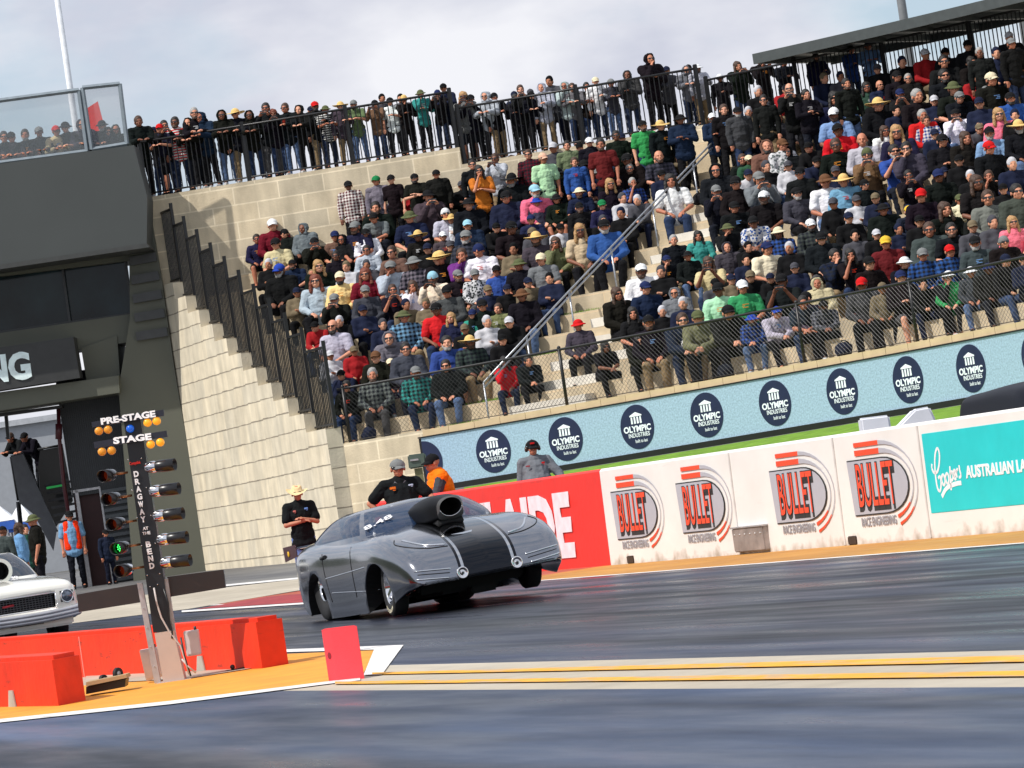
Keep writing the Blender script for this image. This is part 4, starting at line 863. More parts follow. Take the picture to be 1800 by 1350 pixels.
# trolley with two castors
t = thing('trolley', 'small timber dolly with two black castor wheels lying on the pad', 'trolley', P(190, 1215, d=35.6))
mb = MB(); mb.prism(PP([(152, 1199), (222, 1185), (224, 1191), (152, 1206)], 35.5), F0*.35); obj('deck', mb, mat('plywood', (.42, .30, .16), .8), t, True)
mb = MB(); mb.prism(PP([(152, 1207), (222, 1193), (220, 1207), (152, 1220)], 35.55), F0*.3); obj('skid', mb, M_BLK, t, True)
for x, y, r_ in ((182.5, 1196, 9), (208, 1186, 11)):
    c = P(x, y-r_*.2, d=35.75); r2 = r_/7500*35.75; ax = (R0*.8-F0*.6).normalized(); mb = MB(); mb.lathe([(r2*.45, -.014), (r2*.95, -.016), (r2, -.008), (r2, .008), (r2*.95, .016), (r2*.45, .014)], c, ax, 20); w1 = obj('castor_wheel', mb, M_RUBBER, t, True)
    mb = MB(); mb.lathe([(0, -.012), (r2*.46, -.013), (r2*.46, .013), (0, .012)], c, ax, 16); obj('hub', mb, M_ALU, w1, True)
# tiny cable clump
mb = MB(); mb.tube(PP([(380, 1190), (400, 1180), (415, 1178), (440, 1172)], 36.5), .014, 6); mb.sph(P(409, 1172, d=36.5), .022, 8); o_ = tag(obj('cable_plug', mb, M_BLK), 'black cable with a round plug lying by the red block', 'cable'); center(o_)

# electrical pedestal, foam pads, dark vehicle
t = thing('meter_pedestal', 'green grey metal control box on a post beside the man in the orange vest', 'control box', P(742, 900, d=67))
mb = MB(); bm = bmesh.new(); tmp = MB().prism(PP([(716, 800), (747, 796), (749, 820), (719, 825)], 67), F0*.25).mesh(); bm.from_mesh(tmp); bmesh.ops.bevel(bm, geom=list(bm.edges), offset=.02, segments=2, affect='EDGES'); mb.frombm(bm); obj('housing', mb, mat('green_metal', (.085, .12, .10), .5), t, True)
mb = MB(); mb.prism(PP([(721, 808), (735, 806), (736, 809), (721, 811)], 66.98), F0*.02); obj('label_plate', mb, M_ALU, t, True)
mb = MB(); mb.prism(PP([(728, 824), (742, 822), (752, 890), (738, 892)], 67.05), F0*.15); obj('post', mb, mat('olive_metal', (.16, .16, .08), .6), t, True)
for q, lab, dd in (([(1512, 735), (1563, 729), (1568, 760), (1516, 764)], 'white foam block standing behind the white wall', 62), ([(1576, 752), (1608, 719), (1634, 714), (1646, 740), (1640, 755), (1580, 764)], 'wedge shaped white foam pad leaning behind the white wall', 61)):
    bm = bmesh.new(); tmp = MB().prism(PP(q, dd), F0*.5).mesh(); bm.from_mesh(tmp); bmesh.ops.bevel(bm, geom=list(bm.edges), offset=.03, segments=3, affect='EDGES'); mb = MB(); mb.frombm(bm)
    center(tag(obj('foam_pad', mb, mat('white_foam', (.66, .68, .74), .7, var=.05)), lab, 'foam pad'))
# ================================================================== CARS
from mathutils.bvhtree import BVHTree
def crv(tab, x):   # smooth interpolation in a station table
    if x <= tab[0][0]: return tab[0][1:]
    if x >= tab[-1][0]: return tab[-1][1:]
    for i in range(len(tab)-1):
        if tab[i][0] <= x <= tab[i+1][0]:
            p0 = tab[max(i-1, 0)]; p1 = tab[i]; p2 = tab[i+1]; p3 = tab[min(i+2, len(tab)-1)]
            h = p2[0]-p1[0]; t = (x-p1[0])/h; out = []
            for k in range(1, len(p1)):
                m1 = (p2[k]-p0[k])/(p2[0]-p0[0])*h; m2 = (p3[k]-p1[k])/(p3[0]-p1[0])*h
                out.append((2*t**3-3*t*t+1)*p1[k]+(t**3-2*t*t+t)*m1+(-2*t**3+3*t*t)*p2[k]+(t**3-t*t)*m2)
            return out
def cat(pts, n):
    q = [pts[0]]+list(pts)+[pts[-1]]; out = []
    for k in range(1, len(q)-2):
        for j in range(n):
            t = j/n; out.append(.5*((2*q[k])+(q[k+1]-q[k-1])*t+(2*q[k-1]-5*q[k]+4*q[k+1]-q[k+2])*t*t+(-q[k-1]+3*q[k]-3*q[k+1]+q[k+2])*t**3))
    out.append(pts[-1]); return out
def loft_body(tab, secf, nx=64, nsub=4):
    mb = MB(); x0, x1 = tab[0][0], tab[-1][0]; rows = []
    for i in range(nx+1):
        t = i/nx; t = .5-.5*cos(pi*t) if 1 else t
        x = x0+(x1-x0)*t; half = cat([V((0, y, z)) for y, z in secf(crv(tab, x))], nsub)
        rows.append([V((x, -p.y, p.z)) for p in half]+[V((x, p.y, p.z)) for p in half[-2:0:-1]])
    n = len(rows[0]); mb.add([p for r in rows for p in r], [(i*n+j, i*n+(j+1) % n, (i+1)*n+(j+1) % n, (i+1)*n+j) for i in range(nx) for j in range(n)]+[tuple(range(n)), tuple(range(nx*n, nx*n+n))[::-1]], smooth=True)
    return mb
def boolcut(o, cutters):
    for c, m_ in cutters:
        me = c.mesh(); me.materials.clear()
        for q in o.data.materials: me.materials.append(q)
        for p in me.polygons: p.material_index = m_
        co = bpy.data.objects.new('c', me); SC.collection.objects.link(co); co.matrix_world = Matrix()
        par = o.parent; o.parent = None; md = o.modifiers.new('b', 'BOOLEAN'); md.object = co; md.operation = 'DIFFERENCE'; md.solver = 'EXACT'
        dg = bpy.context.evaluated_depsgraph_get(); dg.update(); nm = bpy.data.meshes.new_from_object(o.evaluated_get(dg)); 
        if len(nm.vertices) < 50: md.solver = 'FAST'; dg = bpy.context.evaluated_depsgraph_get(); dg.update(); nm = bpy.data.meshes.new_from_object(o.evaluated_get(dg))
        o.modifiers.clear(); old = o.data; o.data = nm; o.parent = par
        bpy.data.objects.remove(co)
def bvh(o): 
    bm = bmesh.new(); bm.from_mesh(o.data); t = BVHTree.FromBMesh(bm); bm.free(); return t
def hit(t, o_, d): 
    r = t.ray_cast(V(o_), V(d).normalized()); return r[0], r[1]
def wheel(car, x, y, z, R, w, side, rimr, rub, name='wheel', txt=None, steer=0, chrome=None):
    wt = Matrix.Translation(V((x, y, z))) @ Matrix.Rotation(steer, 4, 'Z')
    ax = V((0, side, 0)); h = w/2
    mb = MB(); mb.lathe([(rimr*.96, -h*.8), (R*.8, -h), (R*.95, -h*.93), (R, -h*.72), (R, h*.72), (R*.95, h*.93), (R*.8, h), (rimr*1.02, h*.86), (rimr*.96, h*.7)], (0, 0, 0), ax, 44)
    me = mb.mesh(); me.transform(wt); ty = obj(name, me, rub, car)
    mb = MB(); mb.lathe([(rimr*1.03, h*.84), (rimr, h*.9), (rimr*.93, h*.8), (rimr*.88, -h*.1), (rimr*.8, -h*.2), (rimr*.3, -h*.05), (.03, h*.1), (0, h*.12)], (0, 0, 0), ax, 36)
    me = mb.mesh(); me.transform(wt); rm = obj('rim', me, chrome or M_CHROME, ty)
    mb = MB()
    for k in range(5):
        an = 2*pi*k/5; d = V((cos(an), 0, sin(an))); e = V((-sin(an), 0, cos(an)))*.022
        mb.prism([d*.04-e*1.2+ax*(h*.25), d*.04+e*1.2+ax*(h*.25), d*rimr*.9+e+ax*(h*.5), d*rimr*.9-e+ax*(h*.5)], ax*.02)
    me = mb.mesh(); me.transform(wt); obj('spokes', me, chrome or M_CHROME, rm)
    if txt:
        for ph in (0, pi):
            me = textmesh(txt, 0.058*R/.33, .0, 1.0, .002, spacing=1.5); rr = (R+rimr)/2*1.03
            for v in me.vertices:
                an = v.co.x/rr; q = rr+v.co.y; v.co = V((q*sin(an+ph)*side*-1 if 0 else q*sin(an+ph)*(-side), side*(h*.985+.004+v.co.z), q*cos(an+ph)))
            me.transform(wt); obj('lettering', me, mat('tyre_cream', (.75, .70, .52), .7), ty)
    return ty
# ---------------------------------------------------------------- silver drag car
rc = PG(566, 1094)
YAWC = radians(-1.5)
Mc = Matrix.Translation(V((rc.x, rc.y+.93, gz(rc.x)))) @ Matrix.Rotation(YAWC, 4, 'Z')
car = thing('drag_car', 'silver and black drag racing coupe launching with its nose lifted and a black hood scoop', 'race car', M=Mc)
PITCHM = Matrix.Translation(V((0, 0, .42))) @ Matrix.Rotation(radians(-2.0), 4, 'Y') @ Matrix.Rotation(radians(2.0), 4, 'X') @ Matrix.Translation(V((0, 0, -.42)))
M_PAINT = mat('silver_paint', (.27, .28, .31), .15, metal=1, var=.03, scale=3, coat=.6); nt, b, src = basecol(M_PAINT)
tcn = N(nt, 'ShaderNodeTexCoord'); sp = N(nt, 'ShaderNodeSeparateXYZ'); Lk(nt, tcn.outputs['Object'], sp.inputs[0])
ab = N(nt, 'ShaderNodeMath', operation='ABSOLUTE'); Lk(nt, sp.outputs['Y'], ab.inputs[0])
cr = N(nt, 'ShaderNodeValToRGB'); cr.color_ramp.interpolation = 'CONSTANT'; E_ = cr.color_ramp.elements
dk = (.006, .008, .014, 1); sv = (.27, .28, .31, 1); E_[0].color = dk; E_[0].position = 0; E_[1].color = (.55, .56, .58, 1); E_[1].position = .262
for p_, c_ in ((.295, dk), (.325, sv)): e_ = E_.new(p_); e_.color = c_
Lk(nt, ab.outputs[0], cr.inputs[0])
gx = N(nt, 'ShaderNodeMath', operation='GREATER_THAN'); gx.inputs[1].default_value = 1.25; Lk(nt, sp.outputs['X'], gx.inputs[0])
mx_ = N(nt, 'ShaderNodeMixRGB'); Lk(nt, gx.outputs[0], mx_.inputs[0]); Lk(nt, src, mx_.inputs[1]); Lk(nt, cr.outputs[0], mx_.inputs[2]); Lk(nt, mx_.outputs[0], b.inputs['Base Color'])
n2 = N(nt, 'ShaderNodeTexNoise'); n2.inputs['Scale'].default_value = 900; bp = N(nt, 'ShaderNodeBump'); bp.inputs['Strength'].default_value = .01; bp.inputs['Distance'].default_value = .001
Lk(nt, tcn.outputs['Object'], n2.inputs['Vector']); Lk(nt, n2.outputs[0], bp.inputs['Height']); Lk(nt, bp.outputs[0], b.inputs['Normal'])
M_CGLASS = mat('car_glass', (.015, .035, .085), .03, var=0, alpha=.74, spec=.9)
M_INNER = mat('black_interior', (.008, .008, .009), .8)
#        x     w    zb   zm   zs   zf   zh   zt
tab = [(-1.18, .66, .40, .55, .70, .79, .82, .83), (-1.12, .80, .33, .52, .76, .86, .89, .90), (-.9, .88, .22, .48, .80, .91, .95, .96), (-.45, .93, .12, .45, .82, .93, .98, 1.0), (.2, .95, .07, .45, .81, .91, .97, .99), (.8, .94, .055, .44, .78, .88, .94, .96),
       (1.4, .93, .05, .43, .76, .86, .915, .94), (1.9, .935, .05, .43, .75, .85, .885, .915), (2.35, .95, .05, .42, .73, .83, .845, .87), (2.67, .955, .05, .41, .70, .79, .80, .825), (3.0, .94, .09, .37, .64, .71, .725, .745), (3.25, .905, .145, .32, .57, .63, .64, .66), (3.42, .88, .18, .28, .50, .56, .565, .58), (3.52, .85, .19, .27, .44, .49, .49, .505), (3.58, .82, .205, .26, .375, .42, .42, .43), (3.62, .78, .215, .245, .31, .34, .34, .35), (3.64, .74, .22, .235, .26, .28, .28, .285)]
def secf(p):
    w, zb, zm, zs, zf, zh, zt = p
    return [(0, zb+.9*max(0, .225-zb)*(zt < .93)), (w*.6, zb+.9*max(0, .225-zb)*(zt < .93)), (w*.94, zb+.004), (w*.985, zb+.025), (w, zm), (w*.985, zs-.05), (w*.93, zs+(zf-zs)*.45), (w*.80, zf), (w*.62, zf*.55+zh*.45), (w*.44, zh+.005), (w*.25, zt-.01), (0, zt)]
bo = obj('body', loft_body(tab, secf), [M_PAINT, M_INNER], car)
def arch(x, z, rx, rz, s, sl=.06):
    mb = MB(); pts = [V((x+rx*cos(a)+sl*sin(a), s*.55, z+rz*sin(a))) for a in [-pi/2+2*pi*k/44 for k in range(44)]]; mb.prism(pts, V((0, s*.7, 0))); return mb
boolcut(bo, [(arch(2.52, .10, .52, .45, 1), 1), (arch(2.52, .10, .52, .45, -1), 1), (arch(-.02, .06, .47, .53, 1), 1), (arch(-.02, .06, .47, .53, -1), 1)])
bo.data.transform(PITCHM); BV = bvh(bo); PM3 = PITCHM
def onb(pts, parent, m, name, r=.005, d=(-1, 0, 0), side=None):
    out = []
    for p in pts:
        o_ = PITCHM @ V(p); q, nn = hit(BV, o_-V(d)*3.0, d)
        if q is not None: out.append(q+nn*r*.3)
    if len(out) > 1:
        mb = MB(); mb.tube(out, r, 6); return obj(name, mb, m, parent)
def lin(a, b_, n=14): return [V(a).lerp(V(b_), i/n) for i in range(n+1)]
M_SEAM = mat('panel_gap', (.01, .01, .012), .6); M_SILV = mat('bright_silver', (.62, .64, .68), .18, metal=.9, coat=1)
for s in (1, -1):
    # lower grille slots, headlight stickers drawn as bright crescents with dark outlines
    for z_, y0, y1, rr_ in ((.34, .42, .80, .009), (.30, .44, .78, .005), (.25, .46, .80, .011)): onb(lin((3.6, s*y0, z_), (3.6, s*y1, z_+.035), 18), bo, M_SILV if z_ != .30 else M_SEAM, 'grille_line', rr_)
    onb([(x, s*y, 2) for x, y in cat([V((3.36, .36, 0)), V((3.34, .5, 0)), V((3.22, .68, 0)), V((3.0, .78, 0)), V((2.88, .76, 0))], 6) for x, y in ((x, y),)] if 0 else [(p.x, s*p.y, .5) for p in cat([V((3.40, .34, 0)), V((3.36, .52, 0)), V((3.24, .70, 0)), V((3.02, .80, 0)), V((2.86, .76, 0))], 6)], bo, M_SEAM, 'headlight_outline', .006, (0, 0, -1))
    onb([(p.x, s*p.y, .5) for p in cat([V((3.36, .36, 0)), V((3.28, .52, 0)), V((3.14, .62, 0)), V((2.95, .70, 0))], 6)], bo, M_SILV, 'headlight_sticker', .012, (0, 0, -1))
    # round lamp
    q, nn = hit(BV, PITCHM @ V((3.6, s*.305, .275))+V((2, 0, 0)), (-1, 0, 0)); nn = (nn+V((.8, 0, 0))).normalized()
    mb = MB(); mb.lathe([(.062, -.02), (.066, .012), (.058, .02), (.045, .008), (.02, -.004), (.018, .012), (0, .014)], q, nn, 26); hl = obj('round_lamp', mb, M_CHROME, bo)
    mb = MB(); mb.lathe([(.012, .014), (.011, .022), (0, .023)], q, nn, 12); obj('lamp_centre', mb, M_BLK, hl)
    # door seams, belt crease, handle
    for pts in ([(1.62, s, z) for z in [.2+.05*i for i in range(12)]], [(.62, s, z) for z in [.2+.05*i for i in range(12)]]):
        onb([(x+(.0 if x > 1 else -.12*sin(pi*(z-.2)/1.1)), y*0+s*0, z) for x, y, z in pts], bo, M_SEAM, 'door_seam', .004, (0, -s, 0))
    onb(lin((.55, 0, .47), (2.2, 0, .50), 30), bo, M_SILV, 'door_crease', .007, (0, -s, 0)); onb(lin((.7, 0, .30), (2.1, 0, .24), 20), bo, M_PAINT, 'sill_crease', .008, (0, -s, 0))
    onb(lin((.48, 0, .70), (.62, 0, .71), 4), bo, M_BLK, 'door_handle', .022, (0, -s, 0))
# chrome badge on the nose
q, nn = hit(BV, PITCHM @ V((3.25, 0, 3)), (0, 0, -1))
mb = MB(); fr = frame(q+nn*.004, (0, 1, 0), V((-1, 0, .5)))
mb.prism([fr @ V(p) for p in ((-.13, -.008, 0), (.0, .004, 0), (.12, .03, 0), (.10, -.012, 0), (0, -.03, 0))], nn*.006); obj('nose_badge', mb, M_SILV, bo)
# cabin
GT = [(0, -.98, 2.06, .86, .80), (.25, -.78, 1.92, .82, .92), (.5, -.50, 1.70, .755, 1.02), (.75, -.20, 1.46, .68, 1.10), (.92, .05, 1.28, .615, 1.145), (1.0, .20, 1.16, .56, 1.165)]
def cab(th, t, off=0):
    xr, xf, w, z = crv(GT, t); c, s = cos(th), sin(th); p = .52
    xc = (xf+xr)/2; a = (xf-xr)/2+off; x = xc+a*(abs(c)**p)*(1 if c > 0 else -1); y = (w+off)*(abs(s)**p)*(1 if s > 0 else -1); return V((x, y, z+.03*(1-abs(y)/max(w, .01))*t))
NT, NH = 96, 22; glass = MB(); pil = MB(); gi = {'windscreen': MB(), 'side_window': MB(), 'rear_window': MB()}
for i in range(NT):
    a0, a1 = 2*pi*i/NT, 2*pi*(i+1)/NT; am = (a0+a1)/2; d = abs(math.degrees(am if am < pi else am-2*pi))
    for j in range(NH):
        t0, t1 = j/NH, (j+1)/NH; tm = (t0+t1)/2
        kind = None
        if .12 < tm < .88:
            if d < 47: kind = 'windscreen'
            elif 58 < d < 116 and tm > .2: kind = 'side_window'
            elif d > 136 and tm < .9: kind = 'rear_window'
        q = [cab(a0, t0), cab(a1, t0), cab(a1, t1), cab(a0, t1)]
        if kind == 'side_window' and am < pi: kind2 = 'side_window'
        if kind: gi.setdefault(kind+('L' if (kind == 'side_window' and am < pi) else ''), MB()).add(q, [(0, 1, 2, 3)], smooth=True)
        else: pil.add(q, [(0, 1, 2, 3)], smooth=True)
ring = [cab(2*pi*i/NT, 1) for i in range(NT)]; prev = ring
for sc2, zz in ((.7, .012), (.35, .02)):
    cx = .68; nr_ = [V((cx+(p.x-cx)*sc2, p.y*sc2, 1.165+.03*(1-abs(p.y*sc2)/.56)+zz*.4)) for p in ring]
    for i in range(NT): pil.add([prev[i], prev[(i+1) % NT], nr_[(i+1) % NT], nr_[i]], [(0, 1, 2, 3)], smooth=True)
    prev = nr_
pil.add(prev, [tuple(range(NT))], smooth=True)
def pobj(n_, mb, m_, par): me = mb.mesh(); me.transform(PITCHM); return obj(n_, me, m_, par)
rf = pobj('roof', pil, M_PAINT, car); WN = {}
for kx, mbx in gi.items():
    if mbx.v: WN[kx] = pobj(kx.replace('L', '') if kx.startswith('side') else kx, mbx, M_CGLASS, car)
# roll cage, seat and helmet inside
mb = MB()
for s in (1, -1):
    mb.tube([(.35, s*.62, .6), (.4, s*.52, 1.1), (1.2, s*.5, 1.1), (1.85, s*.66, .85)], .022, 6); mb.tube([(.4, s*.5, 1.08), (-.5, s*.5, .85)], .022, 6)
mb.tube([(.4, .52, 1.1), (.4, -.52, 1.1)], .022, 6); mb.tube([(1.2, .5, 1.1), (1.2, -.5, 1.1)], .022, 6); mb.tube([(.38, -.6, .65), (.4, .5, 1.08)], .022, 6); pobj('roll_cage', mb, mat('cage_grey', (.3, .32, .36), .4), car)
mb = MB(); mb.bbox((.75, -.33, .72), (.16, .5, .6), .05, Matrix.Rotation(-.2, 3, 'Y')); mb.bbox((1.0, -.33, .5), (.5, .5, .12), .04); pobj('seat', mb, M_INNER, car)
mb = MB(); mb.sph((.92, .36, .98), (.14, .13, .15), 16); mb.tube([(.86, .36, .86), (.84, .36, .6)], [.12, .22], 12); pobj('driver_helmet', mb, mat('helmet_dark', (.05, .05, .06), .3), car)
mb = MB(); mb.bbox((1.75, 0, .80), (.35, 1.3, .12), .04); pobj('dashboard', mb, M_INNER, car)
# windscreen writing and wiper
CV_ = bvh(WN['windscreen'])
def onglass(s_, x_, y_, w_, h_, m_, slant=0):
    q, nn = CV_.ray_cast(PITCHM @ V((5, y_, x_)), V((-1, 0, 0)))[:2]
    if q is None: return
    if nn.x < 0: nn = -nn
    me = fitmesh(textmesh(s_, 1, .012, 1, .001), w_, h_); xa = V((0, 1, 0)); xa = (xa-nn*xa.dot(nn)).normalized(); ya = nn.cross(xa)
    me.transform(frame(q+nn*.012, xa, ya)); obj('lettering', me, m_, WN['windscreen'])
onglass('8.48', .87, -.56, .34, .10, M_WHTXT); onglass('TS/A', 1.07, -.36, .30, .06, M_BLK); onglass('226', 1.03, -.40, .26, .055, M_BLK)
# scoop
sct = [(1.25, .12, .93, .98), (1.5, .18, .91, 1.06), (1.8, .21, .88, 1.125), (2.1, .215, .855, 1.155), (2.4, .195, .85, 1.15), (2.68, .150, .87, 1.115)]
def scf(i_, j_):
    x = 1.25+(2.68-1.25)*i_; w, z0_, z1_ = crv(sct, x); th = 2*pi*j_; c, s = cos(th), sin(th); e = .55 if s < 0 else .8
    xx = x-(.10*(1-(s+1)/2)*max(0, (i_-.8)/.2) if 1 else 0)
    return V((xx, w*abs(c)**e*(1 if c > 0 else -1), (z0_+z1_)/2+(z1_-z0_)/2*abs(s)**(.35 if s < 0 else .75)*(1 if s > 0 else -1)))
M_SCOOP = mat('scoop_black', (.004, .004, .005), .45, spec=.12, var=.02)
mb = MB(); mb.grid(scf, 24, 40); sco = pobj('hood_scoop', mb, M_SCOOP, car)
def scin(i_, j_): th = 2*pi*j_; return V((2.665+.03*sin(th)-.45*i_, .126*cos(th), 1.0+.098*sin(th)))
mb = MB(); mb.grid(scin, 8, 40); mb.add([scin(1, k/40) for k in range(40)], [tuple(range(40))]); pobj('scoop_throat', mb, M_INNER, sco)
mb = MB(); r1 = [scf(1, k/40) for k in range(40)]; r2 = [scin(0, k/40) for k in range(40)]; mb.add(r1+r2, [(k, (k+1) % 40, 40+(k+1) % 40, 40+k) for k in range(40)]); pobj('scoop_lip', mb, mat('scoop_lip', (.10, .10, .10), .25), sco)
mb = MB(); mb.tube([scin(0, k/80+.04) for k in range(40, 77)], .006, 6); pobj('intake_rim', mb, M_CHROME, sco)
mb = MB(); mb.hexa([V(p) for p in ((1.8, -.19, .76), (2.60, -.16, .76), (2.60, .16, .76), (1.8, .19, .76), (1.8, -.17, .88), (2.56, -.14, .88), (2.56, .14, .88), (1.8, .17, .88))]); pobj('scoop_base', mb, M_INNER, sco)
for o_ in (sco,): pass
# underside, rear wing plate, wiper, tyres
mb = MB(); mb.bbox((1.3, 0, .20), (3.2, 1.2, .16), .03); mb.bbox((2.3, 0, .13), (1.1, .7, .10), .03); mb.tube([(.0, -.6, .36), (0, .6, .36)], .07, 10); mb.tube([(2.67, -.7, .28), (2.67, .7, .28)], .03, 8); mb.tube([(1.5, -.3, .12), (-.6, -.4, .16)], .05, 8); mb.bbox((2.75, .1, .07), (.5, .3, .08), .02)
pobj('undertray', mb, M_INNER, car)
mb = MB(); mb.bbox((-1.42, 0, .93), (.42, 1.5, .02), .008); sp_ = pobj('rear_spoiler', mb, M_PAINT, car)
mb = MB(); 
for y_ in (-.78, .77): mb = MB(); mb.prism([V(p) for p in ((-1.72, y_, .80), (-1.15, y_, .83), (-1.15, y_, .97), (-1.72, y_, .97))], V((0, .012, 0))); pobj('spill_plate', mb, mat('plate_maroon', (.06, .015, .02), .4), sp_)
mb = MB()
for s_ in (-.35, .35): mb.bbox((-1.15, s_, .88), (.3, .02, .08), .004)
pobj('spoiler_strut', mb, M_INNER, sp_)
mb = MB(); mb.sph((-1.5, -.785, .88), (.045, .006, .035), 12); pobj('round_sticker', mb, mat('sticker_yellow', (.8, .45, .02), .5), sp_)
wh_ = []
ZF = .33+.055
wheel(car, 0, -.66, .42, .42, .42, -1, .19, M_RUBBER); wheel(car, 0, .66, .42, .42, .42, 1, .19, M_RUBBER)
wheel(car, 2.67, -.775, .335, .315, .17, -1, .185, M_RUBBER, txt='HOOSIER', steer=radians(-4)); wheel(car, 2.67, .74, .41, .315, .17, 1, .185, M_RUBBER, steer=radians(-4))
# ---------------------------------------------------------------- white sedan
wf = P(42, 1137, d=58); wf = V((wf.x, wf.y, gz(wf.x)))
Mw = Matrix.Translation(V((wf.x, wf.y, wf.z))) @ Matrix.Rotation(radians(3), 4, 'Z') @ Matrix.Scale(.95, 4)
wc = thing('drag_sedan', 'white classic racing sedan with a round hood scoop waiting at the left edge', 'race car', M=Mw)
M_WCAR = mat('white_car_paint', (.78, .77, .70), .2, var=.02, coat=1)
tabw = [(-4.75, .70, .45, .6, .85, .88, .9, .9), (-4.68, .85, .40, .6, .88, .93, .95, .96), (-3.6, .93, .25, .55, .92, .98, 1.0, 1.01), (-2.2, .94, .22, .5, .90, .96, .98, 1.0), (-1.45, .94, .25, .5, .88, .96, .98, 1.0), (-.6, .93, .28, .5, .84, .915, .94, .965), (-.2, .915, .30, .5, .80, .87, .895, .91), (-.07, .90, .32, .5, .77, .835, .85, .86), (0, .87, .34, .5, .72, .79, .80, .81), (.02, .83, .36, .5, .70, .75, .76, .77)]
wb_ = obj('body', loft_body(tabw, lambda p: [(0, p[1]), (p[0]*.6, p[1]), (p[0]*.96, p[1]+.01), (p[0], p[1]+.1), (p[0], p[2]), (p[0]*.99, p[3]-.04), (p[0]*.96, p[3]+.01), (p[0]*.88, p[4]), (p[0]*.6, p[5]), (0, p[6])]), [M_WCAR, M_INNER], wc)
def boxc(x0, x1, y0, y1, z0, z1): mb = MB(); mb.hexa([V(p) for p in ((x0, y0, z0), (x1, y0, z0), (x1, y1, z0), (x0, y1, z0), (x0, y0, z1), (x1, y0, z1), (x1, y1, z1), (x0, y1, z1))]); return mb
def archw(x, z, R, s): mb = MB(); mb.lathe([(0, 0), (R, 0), (R, .5), (0, .5)], (x, s*.6, z), V((0, s, 0)), 36); return mb
boolcut(wb_, [(boxc(-.10, .2, -.56, .56, .50, .70), 1)]+[(archw(x, .33, .40, s), 1) for x in (-.85, -3.65) for s in (1, -1)])
mb = MB()
for k in range(6): mb.box((-.03, 0, .525+k*.031), (.02, 1.08, .008))
for k in range(23): mb.box((-.04, -.52+k*.047, .60), (.01, .005, .18))
gr_ = obj('grille', mb, mat('grille_grey', (.12, .12, .13), .35, metal=.5), wc)
mb = MB()
for a, b_ in (((.015, -.57, .49), (.015, .57, .49)), ((.015, -.57, .71), (.015, .57, .71)), ((.015, .57, .49), (.015, .57, .71)), ((.015, -.57, .49), (.015, -.57, .71))): mb.tube([a, b_], .010, 6)
obj('surround', mb, M_CHROME, gr_)
mb = MB(); mb.tube([(-.02, -.22, .60), (-.02, -.05, .61)], .018, 6); obj('badge', mb, mat('badge_red', (.4, .02, .03), .4), gr_)
for s in (1, -1):
    c = V((.0, s*.735, .635)); mb = MB(); mb.bbox(c+V((-.02, 0, 0)), (.09, .275, .24), .04); hh = obj('headlight', mb, mat('lamp_black', (.015, .015, .017), .4), wc)
    mb = MB(); mb.lathe([(.098, 0), (.10, .035), (.088, .045), (.08, .035)], c+V((.0, 0, 0)), V((1, 0, 0)), 26); obj('ring', mb, M_CHROME, hh)
    mb = MB(); mb.lathe([(0, .052), (.05, .048), (.085, .03)], c, V((1, 0, 0)), 26); obj('lens', mb, mat('lamp_lens', (.16, .18, .22), .05, metal=.6, var=.6, scale=30), hh)
    mb = MB(); mb.bbox((.065, s*.72, .40), (.03, .17, .055), .012); obj('indicator', mb, mat('indicator_red', (.45, .05, .02), .3), wc)
mb = MB(); pts = [V((-.35, -.95, .47)), V((.0, -.90, .47)), V((.055, -.80, .455)), V((.075, -.4, .43)), V((.08, 0, .425)), V((.075, .4, .43)), V((.055, .80, .455)), V((.0, .90, .47)), V((-.35, .95, .47))]; pts = cat(pts, 4)
for dz, r_ in ((0, .035), (-.05, .04), (-.095, .03)): mb.tube([p+Z*dz for p in pts], r_, 8)
obj('bumper', mb, mat('bumper_white', (.45, .45, .48), .2, metal=.3, coat=1), wc)
mb = MB(); mb.bbox((-.03, 0, .29), (.06, 1.6, .14), .03); va = obj('front_valance', mb, M_WCAR, wc); mb = MB(); mb.box((.002, .1, .31), (.01, .5, .04)); obj('air_slot', mb, M_INNER, va)
# cabin of the sedan
GW = [(0, -4.0, -1.15, .86, .94), (.5, -3.75, -1.55, .78, 1.18), (.92, -3.45, -1.95, .66, 1.355), (1, -3.3, -2.05, .60, 1.375)]
def cabw(th, t):
    xr, xf, w, z = crv(GW, t); c, s = cos(th), sin(th); p = .42; return V(((xf+xr)/2+(xf-xr)/2*abs(c)**p*(1 if c > 0 else -1), w*abs(s)**p*(1 if s > 0 else -1), z))
pw = MB(); gw = {'windscreen': MB(), 'side_window': MB(), 'rear_window': MB()}
for i in range(72):
    a0, a1 = 2*pi*i/72, 2*pi*(i+1)/72; am = (a0+a1)/2; d = abs(math.degrees(am if am < pi else am-2*pi))
    for j in range(16):
        t0, t1 = j/16, (j+1)/16; q = [cabw(a0, t0), cabw(a1, t0), cabw(a1, t1), cabw(a0, t1)]; tm = (t0+t1)/2
        kd = 'windscreen' if d < 43 and .1 < tm < .92 else 'side_window' if 50 < d < 130 and .15 < tm < .9 else 'rear_window' if d > 140 and .2 < tm < .9 else None
        (gw[kd] if kd else pw).add(q, [(0, 1, 2, 3)], smooth=True)
pw.add([cabw(2*pi*i/72, 1) for i in range(72)], [tuple(range(72))])
obj('roof', pw, M_WCAR, wc); gws = {k_: obj(k_, v_, mat('sedan_glass', (.02, .03, .05), .04, spec=.9, alpha=.8), wc) for k_, v_ in gw.items()}
mb = MB(); mb.bbox((-2.4, 0, .9), (1.6, 1.2, .1), .04); obj('interior', mb, M_INNER, wc)
